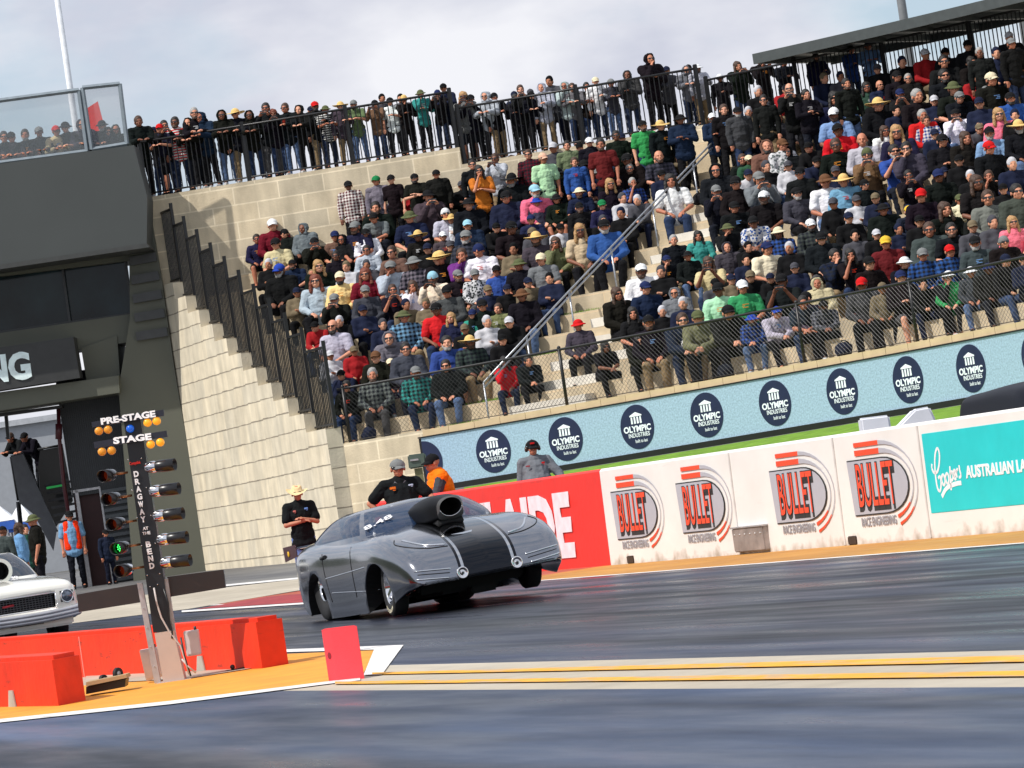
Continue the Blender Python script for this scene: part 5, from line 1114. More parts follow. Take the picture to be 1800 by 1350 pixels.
def onwg(s_, y_, z_, w_, h_):
    t_ = (z_-.94)/.435; x_ = -1.15-.9*t_; me = fitmesh(textmesh(s_, 1, .03, 1, .001), w_, h_); me.transform(frame(V((x_+.04, y_, z_)), (0, 1, 0), V((-.9, 0, .435)))); obj('lettering', me, M_WHTXT, gws['windscreen'])
onwg('880.', .33, 1.0, .20, .07); onwg('TS/A', .42, 1.22, .20, .055); onwg('2069', .45, 1.16, .19, .05)
# round scoop
mb = MB()
def ws(i_, j_): th = 2*pi*j_; r_ = .185*(.55+.45*sin(pi*min(1, i_*1.05)*.5)); x = -1.75+1.05*i_; c, s = cos(th), sin(th); return V((x, r_*c*1.05, 1.12+.0*i_+r_*s))
mb.grid(ws, 14, 32); w1 = obj('hood_scoop', mb, M_WCAR, wc)
mb = MB(); o1 = [ws(1, k/32) for k in range(32)]; ctr = V((-.70, 0, 1.12)); o2 = [ctr+(p-ctr)*.72 for p in o1]; mb.add(o1+o2, [(k, (k+1) % 32, 32+(k+1) % 32, 32+k) for k in range(32)], smooth=True); obj('scoop_lip', mb, M_WCAR, w1)
mb = MB(); o3 = [p-V((.25, 0, 0)) for p in o2]; mb.add(o2+o3, [(k, (k+1) % 32, 32+(k+1) % 32, 32+k) for k in range(32)]+[tuple(range(32, 64))], smooth=False); obj('scoop_throat', mb, M_INNER, w1)
mb = MB(); mb.hexa([V(p) for p in ((-1.4, -.17, .85), (-.75, -.17, .85), (-.75, .17, .85), (-1.4, .17, .85), (-1.4, -.12, 1.0), (-.8, -.12, 1.0), (-.8, .12, 1.0), (-1.4, .12, 1.0))]); obj('scoop_base', mb, M_WCAR, w1)
for x, s in ((-.85, 1), (-.85, -1), (-3.65, 1), (-3.65, -1)): wheel(wc, x, s*.78, .32, .32, .2, s, .19, M_RUBBER)
# ---------------------------------------------------------------- dark utility vehicle beyond the wall
q = P(1700, 725, d=58); q2 = P(1700, 664, d=58)
u0 = V((q.x, q.y, 0))
Mu = Matrix.Translation(V((u0.x-.2, u0.y, .10))+R0*.75) @ Matrix.Rotation(radians(-8), 4, 'Z')
ut = thing('parked_car', 'glossy dark blue black vehicle with a red tail lamp parked beyond the white wall', 'car', M=Mu)
tabu = [(0, .80, .4, .7, 1.05, 1.20, 1.22, 1.24), (.05, .88, .35, .7, 1.12, 1.32, 1.36, 1.38), (.5, .92, .3, .7, 1.12, 1.36, 1.42, 1.45), (2.6, .92, .3, .7, 1.1, 1.34, 1.42, 1.45), (3.4, .92, .3, .65, .95, 1.02, 1.05, 1.07), (4.4, .88, .3, .6, .85, .9, .93, .95), (4.6, .7, .4, .6, .75, .8, .82, .84)]
ub = obj('body', loft_body(tabu, lambda p: [(0, p[1]), (p[0]*.9, p[1]), (p[0], p[1]+.1), (p[0], p[2]), (p[0]*.98, p[3]-.1), (p[0]*.94, p[3]), (p[0]*.86, p[4]), (p[0]*.6, p[5]), (0, p[6])], 40), mat('dark_car_paint', (.004, .005, .010), .4, spec=.1, var=.03), ut)
mb = MB(); mb.bbox((.06, -.70, .86), (.10, .40, .10), .02); mb.bbox((.3, -.925, .86), (.4, .03, .09), .012); obj('tail_lamp', mb, mat('tail_red', (.5, .01, .02), .2, emit=.1, ecol=(1, 0, 0)), ut)
for x in (.9, 3.7):
    for s in (1, -1): wheel(ut, x, s*.78, .25, .34, .22, s, .2, M_RUBBER)
# ================================================================== PEOPLE
def capsule(bm, p0, r0, p1, r1, n=10):
    p0, p1 = V(p0), V(p1); d = p1-p0; L = d.length
    if L > 1e-5:
        M = frame(p0, *((lambda t: (t.orthogonal(), t.cross(t.orthogonal())))(d.normalized()))) ; t = d.normalized()
        a = t.orthogonal().normalized(); b_ = t.cross(a)
        vs = [[bm.verts.new(p+(a*cos(2*pi*k/n)+b_*sin(2*pi*k/n))*r) for k in range(n)] for p, r in ((p0, r0), (p1, r1))]
        for k in range(n): bm.faces.new([vs[0][k], vs[0][(k+1) % n], vs[1][(k+1) % n], vs[1][k]])
        bm.faces.new(vs[0][::-1]); bm.faces.new(vs[1])
    for p, r in ((p0, r0), (p1, r1)): ball(bm, p, (r, r, r), n)
def ball(bm, c, r, n=10, M=None):
    res = bmesh.ops.create_uvsphere(bm, u_segments=n+2, v_segments=n-2, radius=1)
    for q in res['verts']:
        p = V((q.co.x*r[0], q.co.y*r[1], q.co.z*r[2])); q.co = (M @ p if M else p)+V(c)
def blob(parts, vox, smooth=3, wr=0, seed=0, name='m'):
    bm = bmesh.new()
    for p in parts:
        if p[0] == 'c': capsule(bm, *p[1:])
        else: ball(bm, *p[1:])
    me = bpy.data.meshes.new('t'); bm.to_mesh(me); bm.free(); o = bpy.data.objects.new('t', me); SC.collection.objects.link(o)
    r = o.modifiers.new('r', 'REMESH'); r.mode = 'VOXEL'; r.voxel_size = vox; r.use_smooth_shade = True
    if smooth: s_ = o.modifiers.new('s', 'SMOOTH'); s_.iterations = smooth; s_.factor = .5
    dg = bpy.context.evaluated_depsgraph_get(); nm = bpy.data.meshes.new_from_object(o.evaluated_get(dg)); bpy.data.objects.remove(o); bpy.data.meshes.remove(me)
    if wr:
        nm.calc_loop_triangles(); off = V((seed*3.1, 0, 0)); vn = [v.normal.copy() for v in nm.vertices]
        for v, n_ in zip(nm.vertices, vn):
            q = v.co*9+off; q.z *= 1.6; v.co += n_*wr*(noise.noise(q)+.5*noise.noise(q*2.3))
    nm.name = name; nm.materials.clear()
    for p in nm.polygons: p.use_smooth = True
    return nm
ARMS = {  # elbow, wrist relative to the shoulder centre (x outward, y forward negative, z)
 'down': ((.25, .0, -.30), (.24, -.08, -.54)), 'cross': ((.25, -.10, -.27), (-.07, -.25, -.20)), 'rail': ((.25, -.16, -.26), (.09, -.40, -.20)),
 'phone': ((.21, -.22, -.20), (.06, -.36, .08)), 'face': ((.15, -.24, -.24), (.04, -.19, .07)), 'hips': ((.44, .05, -.26), (.21, -.06, -.48)),
 'lap': ((.26, -.08, -.27), (.09, -.30, -.38)), 'fwd': ((.20, -.18, -.28), (.03, -.36, -.30)), 'raise': ((.26, -.10, .14), (.24, -.16, .40)), 'reach': ((.34, -.10, -.22), (.42, -.22, -.44)), 'show': ((.22, -.14, -.28), (.10, -.40, -.12))}
def skeleton(seated, la, ra, lean=0, stance=0, fat=0, headturn=0):
    b = .10 if seated else .93; J = {}
    J['pel'] = V((0, 0, b)); th = lean
    def up(x, y, z): return V((x, y*cos(th)-z*sin(th), b+z*cos(th)+y*sin(th)))
    J['wai'] = up(0, 0, .16); J['che'] = up(0, .0, .36); J['nec'] = up(0, .01, .55); J['hea'] = up(0, -.03, .70)+V((0, 0, 0)); J['sh'] = up(0, 0, .50)
    for s, nm, am in ((1, 'L', la), (-1, 'R', ra)):
        sh = up(s*.185, 0, .49); e, w = ARMS[am]; e, w = V(e), V(w); c = up(0, 0, .49)
        z_ = .03*s if am == 'cross' else 0
        el = c+V((s*e.x, e.y, e.z)); wr = c+V((s*w.x, w.y-(.03*s if am == 'cross' else 0), w.z+z_))
        # keep segment lengths human
        el = sh+(el-sh).normalized()*.29; wr = el+(wr-el).normalized()*.26
        J['sh'+nm] = sh; J['el'+nm] = el; J['wr'+nm] = wr
        if seated: J['hip'+nm] = V((s*.09, .0, .10)); J['kn'+nm] = V((s*(.13+.05*stance), -.44, .10)); J['an'+nm] = V((s*.13, -.42+.08*s*stance, -.33))
        else: J['hip'+nm] = V((s*.09, 0, .90)); J['kn'+nm] = V((s*.11, -.03+.05*s*stance, .49)); J['an'+nm] = V((s*.12, .02+.10*s*stance, .09))
    return J
HS = 1.03
def headparts(h, q=1):
    P_ = [('b', h+V((0, .01, .03)), (.078, .096, .092), 14), ('b', h+V((0, -.028, -.045)), (.057, .062, .062), 12), ('b', h+V((0, -.05, -.085)), (.030, .030, .022), 8),
          ('c', h+V((0, -.088, .018)), .010, h+V((0, -.108, -.018)), .015, 8), ('b', h+V((0, -.082, -.055)), (.026, .014, .008), 8), ('b', h+V((0, -.081, -.068)), (.021, .012, .007), 8),
          ('b', h+V((0, -.080, .032)), (.050, .014, .010), 8)]
    for s in (1, -1): P_ += [('b', h+V((s*.079, .012, -.008)), (.012, .022, .032), 8), ('b', h+V((s*.040, -.060, -.025)), (.024, .024, .022), 8)]
    out = []
    for p in P_:      # a little larger than life-average so that hats sit right
        if p[0] == 'b': out.append(('b', h+(p[1]-h)*HS, tuple(q*HS for q in p[2]), p[3]))
        else: out.append(('c', h+(p[1]-h)*HS, p[2]*HS, h+(p[3]-h)*HS, p[4]*HS, p[5]))
    return out
def handparts(w, e, curl=1):
    d = (w-e).normalized(); s = d.cross(Z); s = s.normalized() if s.length > .1 else V((1, 0, 0)); n = s.cross(d)
    P_ = [('c', w, .024, w+d*.05, .028, 8), ('c', w+d*.03+s*.018, .020, w+d*.075+s*.02, .018, 8), ('c', w+d*.03-s*.018, .020, w+d*.075-s*.02, .018, 8)]
    for k, (o_, L) in enumerate(((-.030, .034), (-.011, .042), (.009, .044), (.028, .038))):
        a = w+d*.085+s*o_; b_ = a+d*L-n*.012*curl; c = b_+d*L*.4-n*.026*curl; P_ += [('c', a, .0095, b_, .009, 6), ('c', b_, .009, c, .0078, 6)]
    a = w+d*.03-s*.030; b_ = a+d*.035-s*.022-n*.01; P_ += [('c', a, .012, b_, .010, 6), ('c', b_, .010, b_+d*.028-n*.01, .009, 6)]
    return P_
def body_mesh(J, vox):
    P_ = headparts(J['hea'])+[('c', J['nec']-V((0, 0, .02)), .058, J['hea']+V((0, .02, -.05)), .054), ('c', J['pel'], .13, J['wai'], .125), ('c', J['wai'], .125, J['che'], .135), ('c', J['che'], .13, J['sh'], .10),
          ('c', J['shL'], .062, J['shR'], .062), ('c', J['nec'], .055, J['shL'], .05), ('c', J['nec'], .055, J['shR'], .05)]
    for n_ in 'LR':
        P_ += [('c', J['sh'+n_], .057, J['el'+n_], .043), ('c', J['el'+n_], .044, J['wr'+n_], .027), ('c', J['hip'+n_], .088, J['kn'+n_], .056), ('c', J['kn'+n_], .056, J['kn'+n_].lerp(J['an'+n_], .35), .058), ('c', J['kn'+n_].lerp(J['an'+n_], .35), .058, J['an'+n_], .037), ('c', J['an'+n_], .036, J['an'+n_]+V((0, -.13, -.045)), .028)]+handparts(J['wr'+n_], J['el'+n_])
    return blob(P_, vox, 2, name='body')
def top_mesh(J, vox, long=True, fat=0, coat=0, seed=0, arms=True, hoodneck=False, wr=.012):
    g = .016+coat; f = fat
    P_ = [('c', J['pel']+V((.055, -.005, -.03 if J['pel'].z < .5 else -.09)), .138+f*.8, J['pel']+V((-.055, -.005, -.03 if J['pel'].z < .5 else -.09)), .138+f*.8), ('c', J['pel']+V((.05, 0, .05)), .138+f*.8, J['pel']+V((-.05, 0, .05)), .138+f*.8), ('c', J['pel']+V((0, -.02*f*10, .02)), .145+f, J['wai']+V((0, -f*.8, 0)), .14+g+f*1.3), ('c', J['wai']+V((0, -f*.8, 0)), .14+g+f*1.2, J['che'], .145+g+f*.6), ('c', J['che'], .145+g+f*.5, J['sh']-V((0, 0, .01)), .11+g),
          ('b', J['pel']+V((.05, 0, .03)), (.13+f, .12+f, .10)), ('b', J['pel']+V((-.05, 0, .03)), (.13+f, .12+f, .10)),
          ('c', J['shL'], .068+g, J['shR'], .068+g), ('c', J['che']+V((.07, 0, 0)), .115+g+f*.4, J['che']+V((-.07, 0, 0)), .115+g+f*.4), ('c', J['nec']+V((0, .01, -.02)), .055+g, J['shL'], .055+g), ('c', J['nec']+V((0, .01, -.02)), .055+g, J['shR'], .055+g)]
    if hoodneck: P_ += [('b', J['nec']+V((0, .06, .01)), (.11, .08, .06)), ('c', J['nec']+V((.06, 0, .0)), .035, J['nec']+V((-.06, 0, 0)), .035)]
    if arms:
        for n_ in 'LR':
            e = J['el'+n_] if long else J['sh'+n_].lerp(J['el'+n_], .72)
            P_ += [('c', J['sh'+n_], .066+g, e, (.052 if long else .064)+g*.8)]
            if long: P_ += [('c', e, .052+g*.8, J['el'+n_].lerp(J['wr'+n_], .93), .036+g*.7)]
    return blob(P_, vox, 3, wr*.8, seed, 'top')
def legs_mesh(J, vox, short=False, seed=0, fat=0):
    P_ = [('c', J['pel']+V((.05, 0, .02)), .125+fat, J['pel']+V((-.05, 0, .02)), .125+fat)]
    for n_ in 'LR':
        k, a, h = J['kn'+n_], J['an'+n_], J['hip'+n_]
        if short: P_ += [('c', h, .105+fat*.5, h.lerp(k, .85), .088)]
        else: P_ += [('c', h, .103+fat*.5, k, .074), ('c', k, .074, k.lerp(a, .5), .068), ('c', k.lerp(a, .5), .068, a+V((0, 0, .0)), .058)]
    return blob(P_, vox, 3, .011, seed+5, 'legs')
def shoe_mesh(J, vox):
    P_ = []
    for n_ in 'LR': a = J['an'+n_]; P_ += [('c', a+V((0, .03, -.035)), .048, a+V((0, -.15, -.055)), .040), ('b', a+V((0, -.07, -.075)), (.048, .14, .018))]
    return blob(P_, vox, 1, name='shoes')
# ---- headwear, hair, glasses around the head centre (0,0,0), face towards -y
def hw_mesh(kind):
    mb = MB()
    def dome(rx, ry, rz, zc, z0, yc=.01, n=20, rings=7, thick=0):
        prof = []
        for i in range(rings+1):
            t = i/rings*pi/2; zz = zc+rz*sin(t)
            prof.append([V((rx*cos(t)*cos(2*pi*k/n), yc+ry*cos(t)*sin(2*pi*k/n), max(z0, zz) if i else z0)) for k in range(n)])
        mb.add([p for r in prof for p in r], [(i*n+k, i*n+(k+1) % n, (i+1)*n+(k+1) % n, (i+1)*n+k) for i in range(rings) for k in range(n)], smooth=True)
    def brim(r0x, r0y, r1x, r1y, z0, z1, yc=.01, n=24, ph=0, wav=.008):
        v = []
        for rr in (0, .5, 1):
            for dz in (0,):
                v += [V(((r0x+(r1x-r0x)*rr)*cos(2*pi*k/n), yc+(r0y+(r1y-r0y)*rr)*sin(2*pi*k/n), z0+(z1-z0)*rr+wav*rr*cos(4*pi*k/n+ph))) for k in range(n)]
        v2 = [p-V((0, 0, .006)) for p in v]; f = [(i*n+k, i*n+(k+1) % n, (i+1)*n+(k+1) % n, (i+1)*n+k) for i in range(2) for k in range(n)]
        mb.add(v+v2, f+[tuple(3*n+j for j in q[::-1]) for q in f]+[(2*n+k, 2*n+(k+1) % n, 5*n+(k+1) % n, 5*n+k) for k in range(n)], smooth=True)
    if kind == 'cap':
        dome(.092, .108, .092, .035, .035)
        n = 12; v = []
        for rr in (0, .5, 1):
            for k in range(n+1):
                a = -pi+pi*(k/n)*1.0; a = pi+pi*k/n; v.append(V((.085*cos(a)*(1-.12*rr), .0-.085*abs(sin(a))-.085*rr*abs(sin(a))**.6, .045-.024*rr-.020*abs(cos(a))*rr)))
        v2 = [p-V((0, 0, .006)) for p in v]; m_ = n+1; f = [(i*m_+k, i*m_+k+1, (i+1)*m_+k+1, (i+1)*m_+k) for i in range(2) for k in range(n)]
        mb.add(v+v2, f+[tuple(3*m_+j for j in q[::-1]) for q in f]+[(2*m_+k, 2*m_+k+1, 5*m_+k+1, 5*m_+k) for k in range(n)], smooth=True); mb.sph((0, .01, .128), .008, 6)
    elif kind == 'bucket_hat': dome(.092, .106, .085, .04, .035); brim(.09, .104, .145, .16, .045, .012)
    elif kind == 'wide_hat': dome(.088, .102, .095, .045, .04); brim(.088, .10, .20, .215, .045, .030, wav=.016)
    elif kind == 'beanie': dome(.090, .104, .10, .03, .01); brim(.091, .105, .094, .108, .045, .005)
    elif kind == 'hair': dome(.084, .100, .092, .035, -.015, .02); dome(.087, .07, .08, .03, -.05, .05)
    elif kind == 'hat_crown': dome(.09, .104, .1, .04, .04)
    me = mb.mesh(kind); 
    if kind == 'hair':
        for v in me.vertices: v.co += v.co.normalized()*.006*noise.noise(v.co*40)
        for v in me.vertices:
            if v.co.y < -.04 and v.co.z < .045: v.co.z = .045+.02*noise.noise(v.co*30)
    return me
HW = {k: hw_mesh(k) for k in ('cap', 'bucket_hat', 'wide_hat', 'beanie', 'hair')}
def trimface(me, zlim, ylim=-.060):
    for v in me.vertices:
        if v.co.y < ylim and v.co.z < zlim: v.co.y = ylim+.01
    return me
HW['hair'] = blob([('b', V((0, .022, .043)), (.089, .104, .101), 14), ('b', V((0, .05, -.01)), (.083, .072, .07), 12)], .008, 2, .007, 9, 'hair')
HW['long_hair'] = blob([('b', V((0, .022, .045)), (.094, .107, .104), 14), ('c', V((.078, .0, .0)), .030, V((.088, -.03, -.17)), .034), ('c', V((-.078, .0, 0)), .030, V((-.088, -.03, -.17)), .034), ('c', V((0, .07, .0)), .07, V((0, .075, -.20)), .06)], .009, 2, .012, 3, 'long_hair')
HW['hood'] = blob([('b', V((0, .045, .03)), (.108, .105, .112), 14), ('c', V((.06, -.02, -.10)), .045, V((-.06, -.02, -.10)), .045), ('c', V((.088, -.02, .03)), .024, V((.075, -.02, -.09)), .03), ('c', V((-.088, -.02, .03)), .024, V((-.075, -.02, -.09)), .03), ('c', V((.088, -.02, .03)), .024, V((.04, -.035, .115)), .022), ('c', V((-.088, -.02, .03)), .024, V((-.04, -.035, .115)), .022), ('c', V((.04, -.035, .115)), .022, V((-.04, -.035, .115)), .022)], .010, 2, .010, 4, 'hood')
HW['beard'] = blob([('b', V((0, -.055, -.085)), (.055, .045, .045), 10), ('c', V((.055, -.02, -.04)), .022, V((.02, -.07, -.10)), .028), ('c', V((-.055, -.02, -.04)), .022, V((-.02, -.07, -.10)), .028)], .008, 1, .01, 1, 'beard')
HW['long_beard'] = blob([('b', V((0, -.055, -.085)), (.060, .048, .045), 10), ('c', V((0, -.07, -.10)), .05, V((0, -.09, -.20)), .030)], .008, 1, .012, 2, 'long_beard')
mb = MB()
for s in (1, -1): mb.bbox((s*.034, -.098, .014), (.056, .012, .034), .005); mb.tube([(s*.06, -.092, .022), (s*.082, .01, .018)], .003, 4)
mb.tube([(-.01, -.104, .02), (.01, -.104, .02)], .003, 4); HW['sunglasses'] = mb.mesh('sunglasses')
mb = MB()
for s in (1, -1): mb.lathe([(0, 0), (.034, .0), (.04, .01), (.04, .028), (.028, .04), (0, .042)], (s*.078, .01, -.005), V((s, 0, 0)), 16)
mb.tube([(.10*cos(a), .01, .02+.10*sin(a)) for a in [pi*k/12 for k in range(13)]], .008, 6); HW['ear_defenders'] = mb.mesh('ear_defenders')
mb = MB(); mb.bbox((0, 0, 0), (.075, .010, .15), .006); HW['phone'] = mb.mesh('phone')
HW['phone'].materials.append(M_SHADE)
VX = .0105
SPEC = {  # pose : seated, left arm, right arm, lean, stance, fat
 's0': (1, 'lap', 'lap', .06, .3, 0), 's1': (1, 'lap', 'lap', .18, 1.0, .03), 's2': (1, 'fwd', 'fwd', .50, .9, .01), 's3': (1, 'cross', 'cross', .0, .4, .02), 's4': (1, 'phone', 'phone', .05, .5, 0), 's5': (1, 'lap', 'face', .22, .8, 0), 's6': (1, 'lap', 'raise', .0, .5, 0),
 'd0': (0, 'down', 'down', 0, .4, 0), 'd1': (0, 'cross', 'cross', 0, .3, .02), 'd2': (0, 'rail', 'rail', .18, .8, 0), 'd3': (0, 'phone', 'phone', .0, .4, 0), 'd4': (0, 'cross', 'face', .05, .5, 0), 'd5': (0, 'rail', 'down', .10, .9, 0)}
LIB = {}
for i, (k, sp_) in enumerate(SPEC.items()):
    J = skeleton(sp_[0], sp_[1], sp_[2], sp_[3], sp_[4]); f = sp_[5]
    LIB[k] = dict(J=J, body=body_mesh(J, .0095), long=top_mesh(J, VX, True, f, .006, i), tee=top_mesh(J, VX, False, f, 0, i+20), coat=top_mesh(J, VX, True, f+.01, .024, i+40, hoodneck=True), legs=legs_mesh(J, VX, False, i), shorts=legs_mesh(J, VX, True, i), shoes=shoe_mesh(J, VX))
def lin3(c): return tuple(((x/255)/12.92 if x/255 <= .04045 else ((x/255+.055)/1.055)**2.4) for x in c)
COL = {'k': ('black', (17, 17, 19)), 'n': ('navy', (26, 33, 56)), 'g': ('grey', (105, 106, 112)), 'dg': ('dark grey', (62, 63, 68)), 'lg': ('light grey', (170, 174, 184)), 'w': ('white', (226, 226, 230)), 'r': ('red', (196, 28, 34)), 'm': ('maroon', (92, 26, 34)), 'dr': ('dark red', (98, 22, 28)),
       'b': ('blue', (46, 76, 138)), 'lb': ('light blue', (110, 148, 186)), 't': ('teal', (52, 138, 128)), 'gr': ('green', (48, 142, 84)), 'lgn': ('pale green', (166, 204, 166)), 'dgr': ('dark green', (44, 78, 62)), 'y': ('yellow', (228, 204, 132)), 'br': ('brown', (104, 78, 62)), 'tan': ('beige', (192, 176, 142)), 'pk': ('pink', (224, 110, 134)), 'o': ('orange brown', (186, 106, 34)), 'pr': ('purple', (112, 52, 120)), 'ol': ('olive', (104, 112, 78)), 'cr': ('cream', (218, 208, 180))}
HATC = {'K': ('black', (24, 24, 26)), 'W': ('white', (222, 224, 226)), 'N': ('navy', (32, 42, 82)), 'G': ('grey', (120, 122, 122)), 'R': ('red', (196, 28, 30)), 'T': ('straw coloured', (214, 180, 112)), 'C': ('cream', (220, 208, 176)), 'B': ('blue', (38, 66, 160)), 'O': ('olive', (86, 92, 62)), 'L': ('pale blue', (150, 196, 214)), 'E': ('green', (30, 120, 70)), 'Y': ('yellow', (220, 180, 60)), 'P': ('peach', (220, 176, 150)), 'D': ('brown', (104, 72, 50))}
SKINS = [(204, 142, 114), (192, 126, 98), (212, 154, 126), (174, 110, 84), (126, 80, 60), (198, 134, 104)]
HAIRC = {'k': ('black', (24, 20, 18)), 'b': ('brown', (66, 44, 30)), 'l': ('fair', (168, 130, 84)), 'g': ('grey', (140, 138, 136)), 'r': ('reddish', (110, 50, 28))}
M_BY = {'P': M_PLAID, 'Q': M_PLAIDL, 'S': M_STRIPE, 'F': M_CAMO}; PNAME = {'P': 'checked', 'Q': 'pale checked', 'S': 'striped', 'F': 'patterned'}
def part(name, me, parent, m, color, loc=None, scale=None, rot=None):
    o = bpy.data.objects.new(name, me); SC.collection.objects.link(o); o.parent = parent
    if not me.materials: me.materials.append(m)
    o.material_slots[0].link = 'OBJECT'; o.material_slots[0].material = m
    if color is not None: o.color = (*lin3(color), 1)
    if loc is not None: o.location = loc
    if scale: o.scale = (scale,)*3
    if name in HW or name in ('cowboy_hat', 'ear_defenders'): o.scale = tuple(q*HS for q in o.scale)
    if rot: o.rotation_euler = rot
    return o
PEOPLE = []
def person(loc, yaw, sc, pose, top, hat, rng, trous=None, kindtop=None, glasses=None, group=None, where='', lib=None, sx=1):
    L = (lib or LIB)[pose]; seated = pose[0] == 's'
    root = bpy.data.objects.new('person', None); SC.collection.objects.link(root); root.location = loc; root.rotation_euler = (0, 0, yaw); root.scale = (sc*sx, sc, sc); root.empty_display_size = .2
    pat = top[0] if top[0] in M_BY else None; ck = top[1:] if pat else top; cname, col = COL[ck]
    skin = SKINS[rng.randrange(len(SKINS))]
    if kindtop is None: kindtop = rng.choice(['tee', 'long', 'long', 'coat'] if ck in 'k n g dg' .split() else ['tee', 'long', 'long'])
    if hat[0] == 'h': kindtop = 'coat'
    j = [max(0, min(255, c+rng.randint(-6, 6))) for c in col]
    part('body', L['body'], root, M_SKIN, skin)
    tn = {'tee': 't_shirt', 'long': 'shirt', 'coat': 'jacket'}[kindtop]
    tp = part(tn, L[kindtop], root, M_BY.get(pat, M_FAB), j)
    if trous is None: trous = rng.choice([(34, 44, 66), (20, 20, 23), (20, 20, 23), (26, 29, 38), (84, 104, 138), (72, 71, 72), (134, 114, 86), (42, 56, 84), (22, 22, 26)])
    sh = rng.random() < .07
    part('shorts' if sh else 'trousers', L['shorts' if sh else 'legs'], root, M_FAB, trous); part('shoes', L['shoes'], root, M_FAB, rng.choice([(24, 24, 26), (40, 36, 34), (200, 200, 200)]))
    hl = L['J']['hea']; hd = ''
    tilt = (rng.uniform(-.1, .1), rng.uniform(-.06, .06), rng.uniform(-.25, .25)); hk = hat[0]; hc = hat[1:]
    HR = {'c': 'cap', 'u': 'bucket_hat', 's': 'wide_hat', 'e': 'beanie'}
    if hk in HR:
        nm, c_ = HATC[hc or 'K']; part(HR[hk], HW[HR[hk]], root, M_STRAW if (hk == 's' and hc == 'T') else M_FAB, c_, hl, rot=tilt); hd = nm+' '+{'c': 'cap', 'u': 'bucket hat', 's': 'wide hat', 'e': 'beanie'}[hk]
        if rng.random() < .5: part('hair', HW['hair'], root, M_HAIR, HAIRC[rng.choice('kkbbg')][1], hl+V((0, .008, -.012)), .97)
    elif hk == 'h': part('hood', HW['hood'], root, M_FAB, j, hl, rot=tilt); hd = 'raised hood'
    elif hk == 'H': part('hair', HW['hair'], root, M_HAIR, HAIRC[hc][1], hl); hd = 'short '+HAIRC[hc][0]+' hair'
    elif hk == 'l': part('long_hair', HW['long_hair'], root, M_HAIR, HAIRC[hc][1], hl); hd = 'long '+HAIRC[hc][0]+' hair'
    elif hk == 'a': part('hair', HW['hair'], root, M_HAIR, (150, 148, 145), hl, .98); hd = 'grey hair'
    elif hk == 'x': hd = 'a bald head'
    bd_ = None
    if '+' in (where or ''): pass
    if glasses is None: glasses = rng.random() < .6
    if glasses: part('sunglasses', HW['sunglasses'], root, M_SHADE, None, hl)
    if hc not in ('b', 'l', 'r') and hk != 'l':
        r_ = rng.random()
        if r_ < .22: part('beard', HW['beard'], root, M_HAIR, HAIRC[rng.choice('kbbg')][1], hl)
    if kindtop != 'coat' and pat is None and rng.random() < .36:   # printed patch on the chest
        c = L['J']['che']+V((rng.uniform(-.03, .03), -.20 if seated else -.175, .03))
        part('shirt_print', HW_PRINT[rng.randrange(3)], root, M_FAB, rng.choice([(215, 215, 215), (200, 60, 40), (120, 160, 210), (220, 150, 60)]), c)
    PEOPLE.append(dict(o=root, c=(PNAME[pat]+' ' if pat else '')+cname, t={'tee': 't-shirt', 'long': 'top', 'coat': 'jacket'}[kindtop], h=hd, pose=pose, where=where, x=0))
    if group: root['group'] = group
    root['category'] = 'person'; return root
HW_PRINT = []
for sd_ in range(3):
    rp_ = random.Random(sd_); mb = MB()
    for k in range(3): mb.bbox((rp_.uniform(-.02, .02), .0, .025-.025*k), (rp_.uniform(.04, .11), .012, .013), .004)
    HW_PRINT.append(mb.mesh('print'))
POSEMAP = {'s': ['s0', 's1', 's1', 's0'], 'f': ['s2'], 'c': ['s3'], 'p': ['s4'], 'h': ['s5'], 'S': ['d0'], 'C': ['d1'], 'R': ['d2', 'd2', 'd5'], 'P': ['d3'], 'H': ['d4'], 'V': ['s6']}
def locate(px, py, standing, walk):
    u, v = lev(px, py); best = None
    if walk:
        if px < 808: A, B, zf = LA, LB, ZW1
        elif px < 1240: A, B, zf = LB, LC, ZW2
        else: A = B = None; zf = ZW3
        if A is not None:
            off_ = F0*.52; ra, da = (A+off_).dot(R0), (A+off_).dot(F0); rb, db = (B+off_).dot(R0), (B+off_).dot(F0)
            t = (u/FPX*da-ra)/((rb-ra)-u/FPX*(db-da)); p = (A+off_)+(B-A)*t; d = p.dot(F0); nrm = 25
        else:
            R = RT+.6; be = beta_u(R, u); p = AP(R, be, 0, False); d = p.dot(F0); zf += tl(be)
        return V((p.x, p.y, zf)), HCAM-v/FPX*d-zf, -1
    for k in range(0 if standing else 1, NR):
        R = Rk(k)+(.45 if standing else .22); be = beta_u(R, u)
        if be < beta_left(R): continue
        p = AP(R, be, zk(k)); d = p.dot(F0); hh = HCAM-v/FPX*d-p.z; want = 1.68 if standing else .90
        if best is None or abs(hh-want) < abs(best[1]-want): best = (p, hh, k)
    return best
CROWD = {}
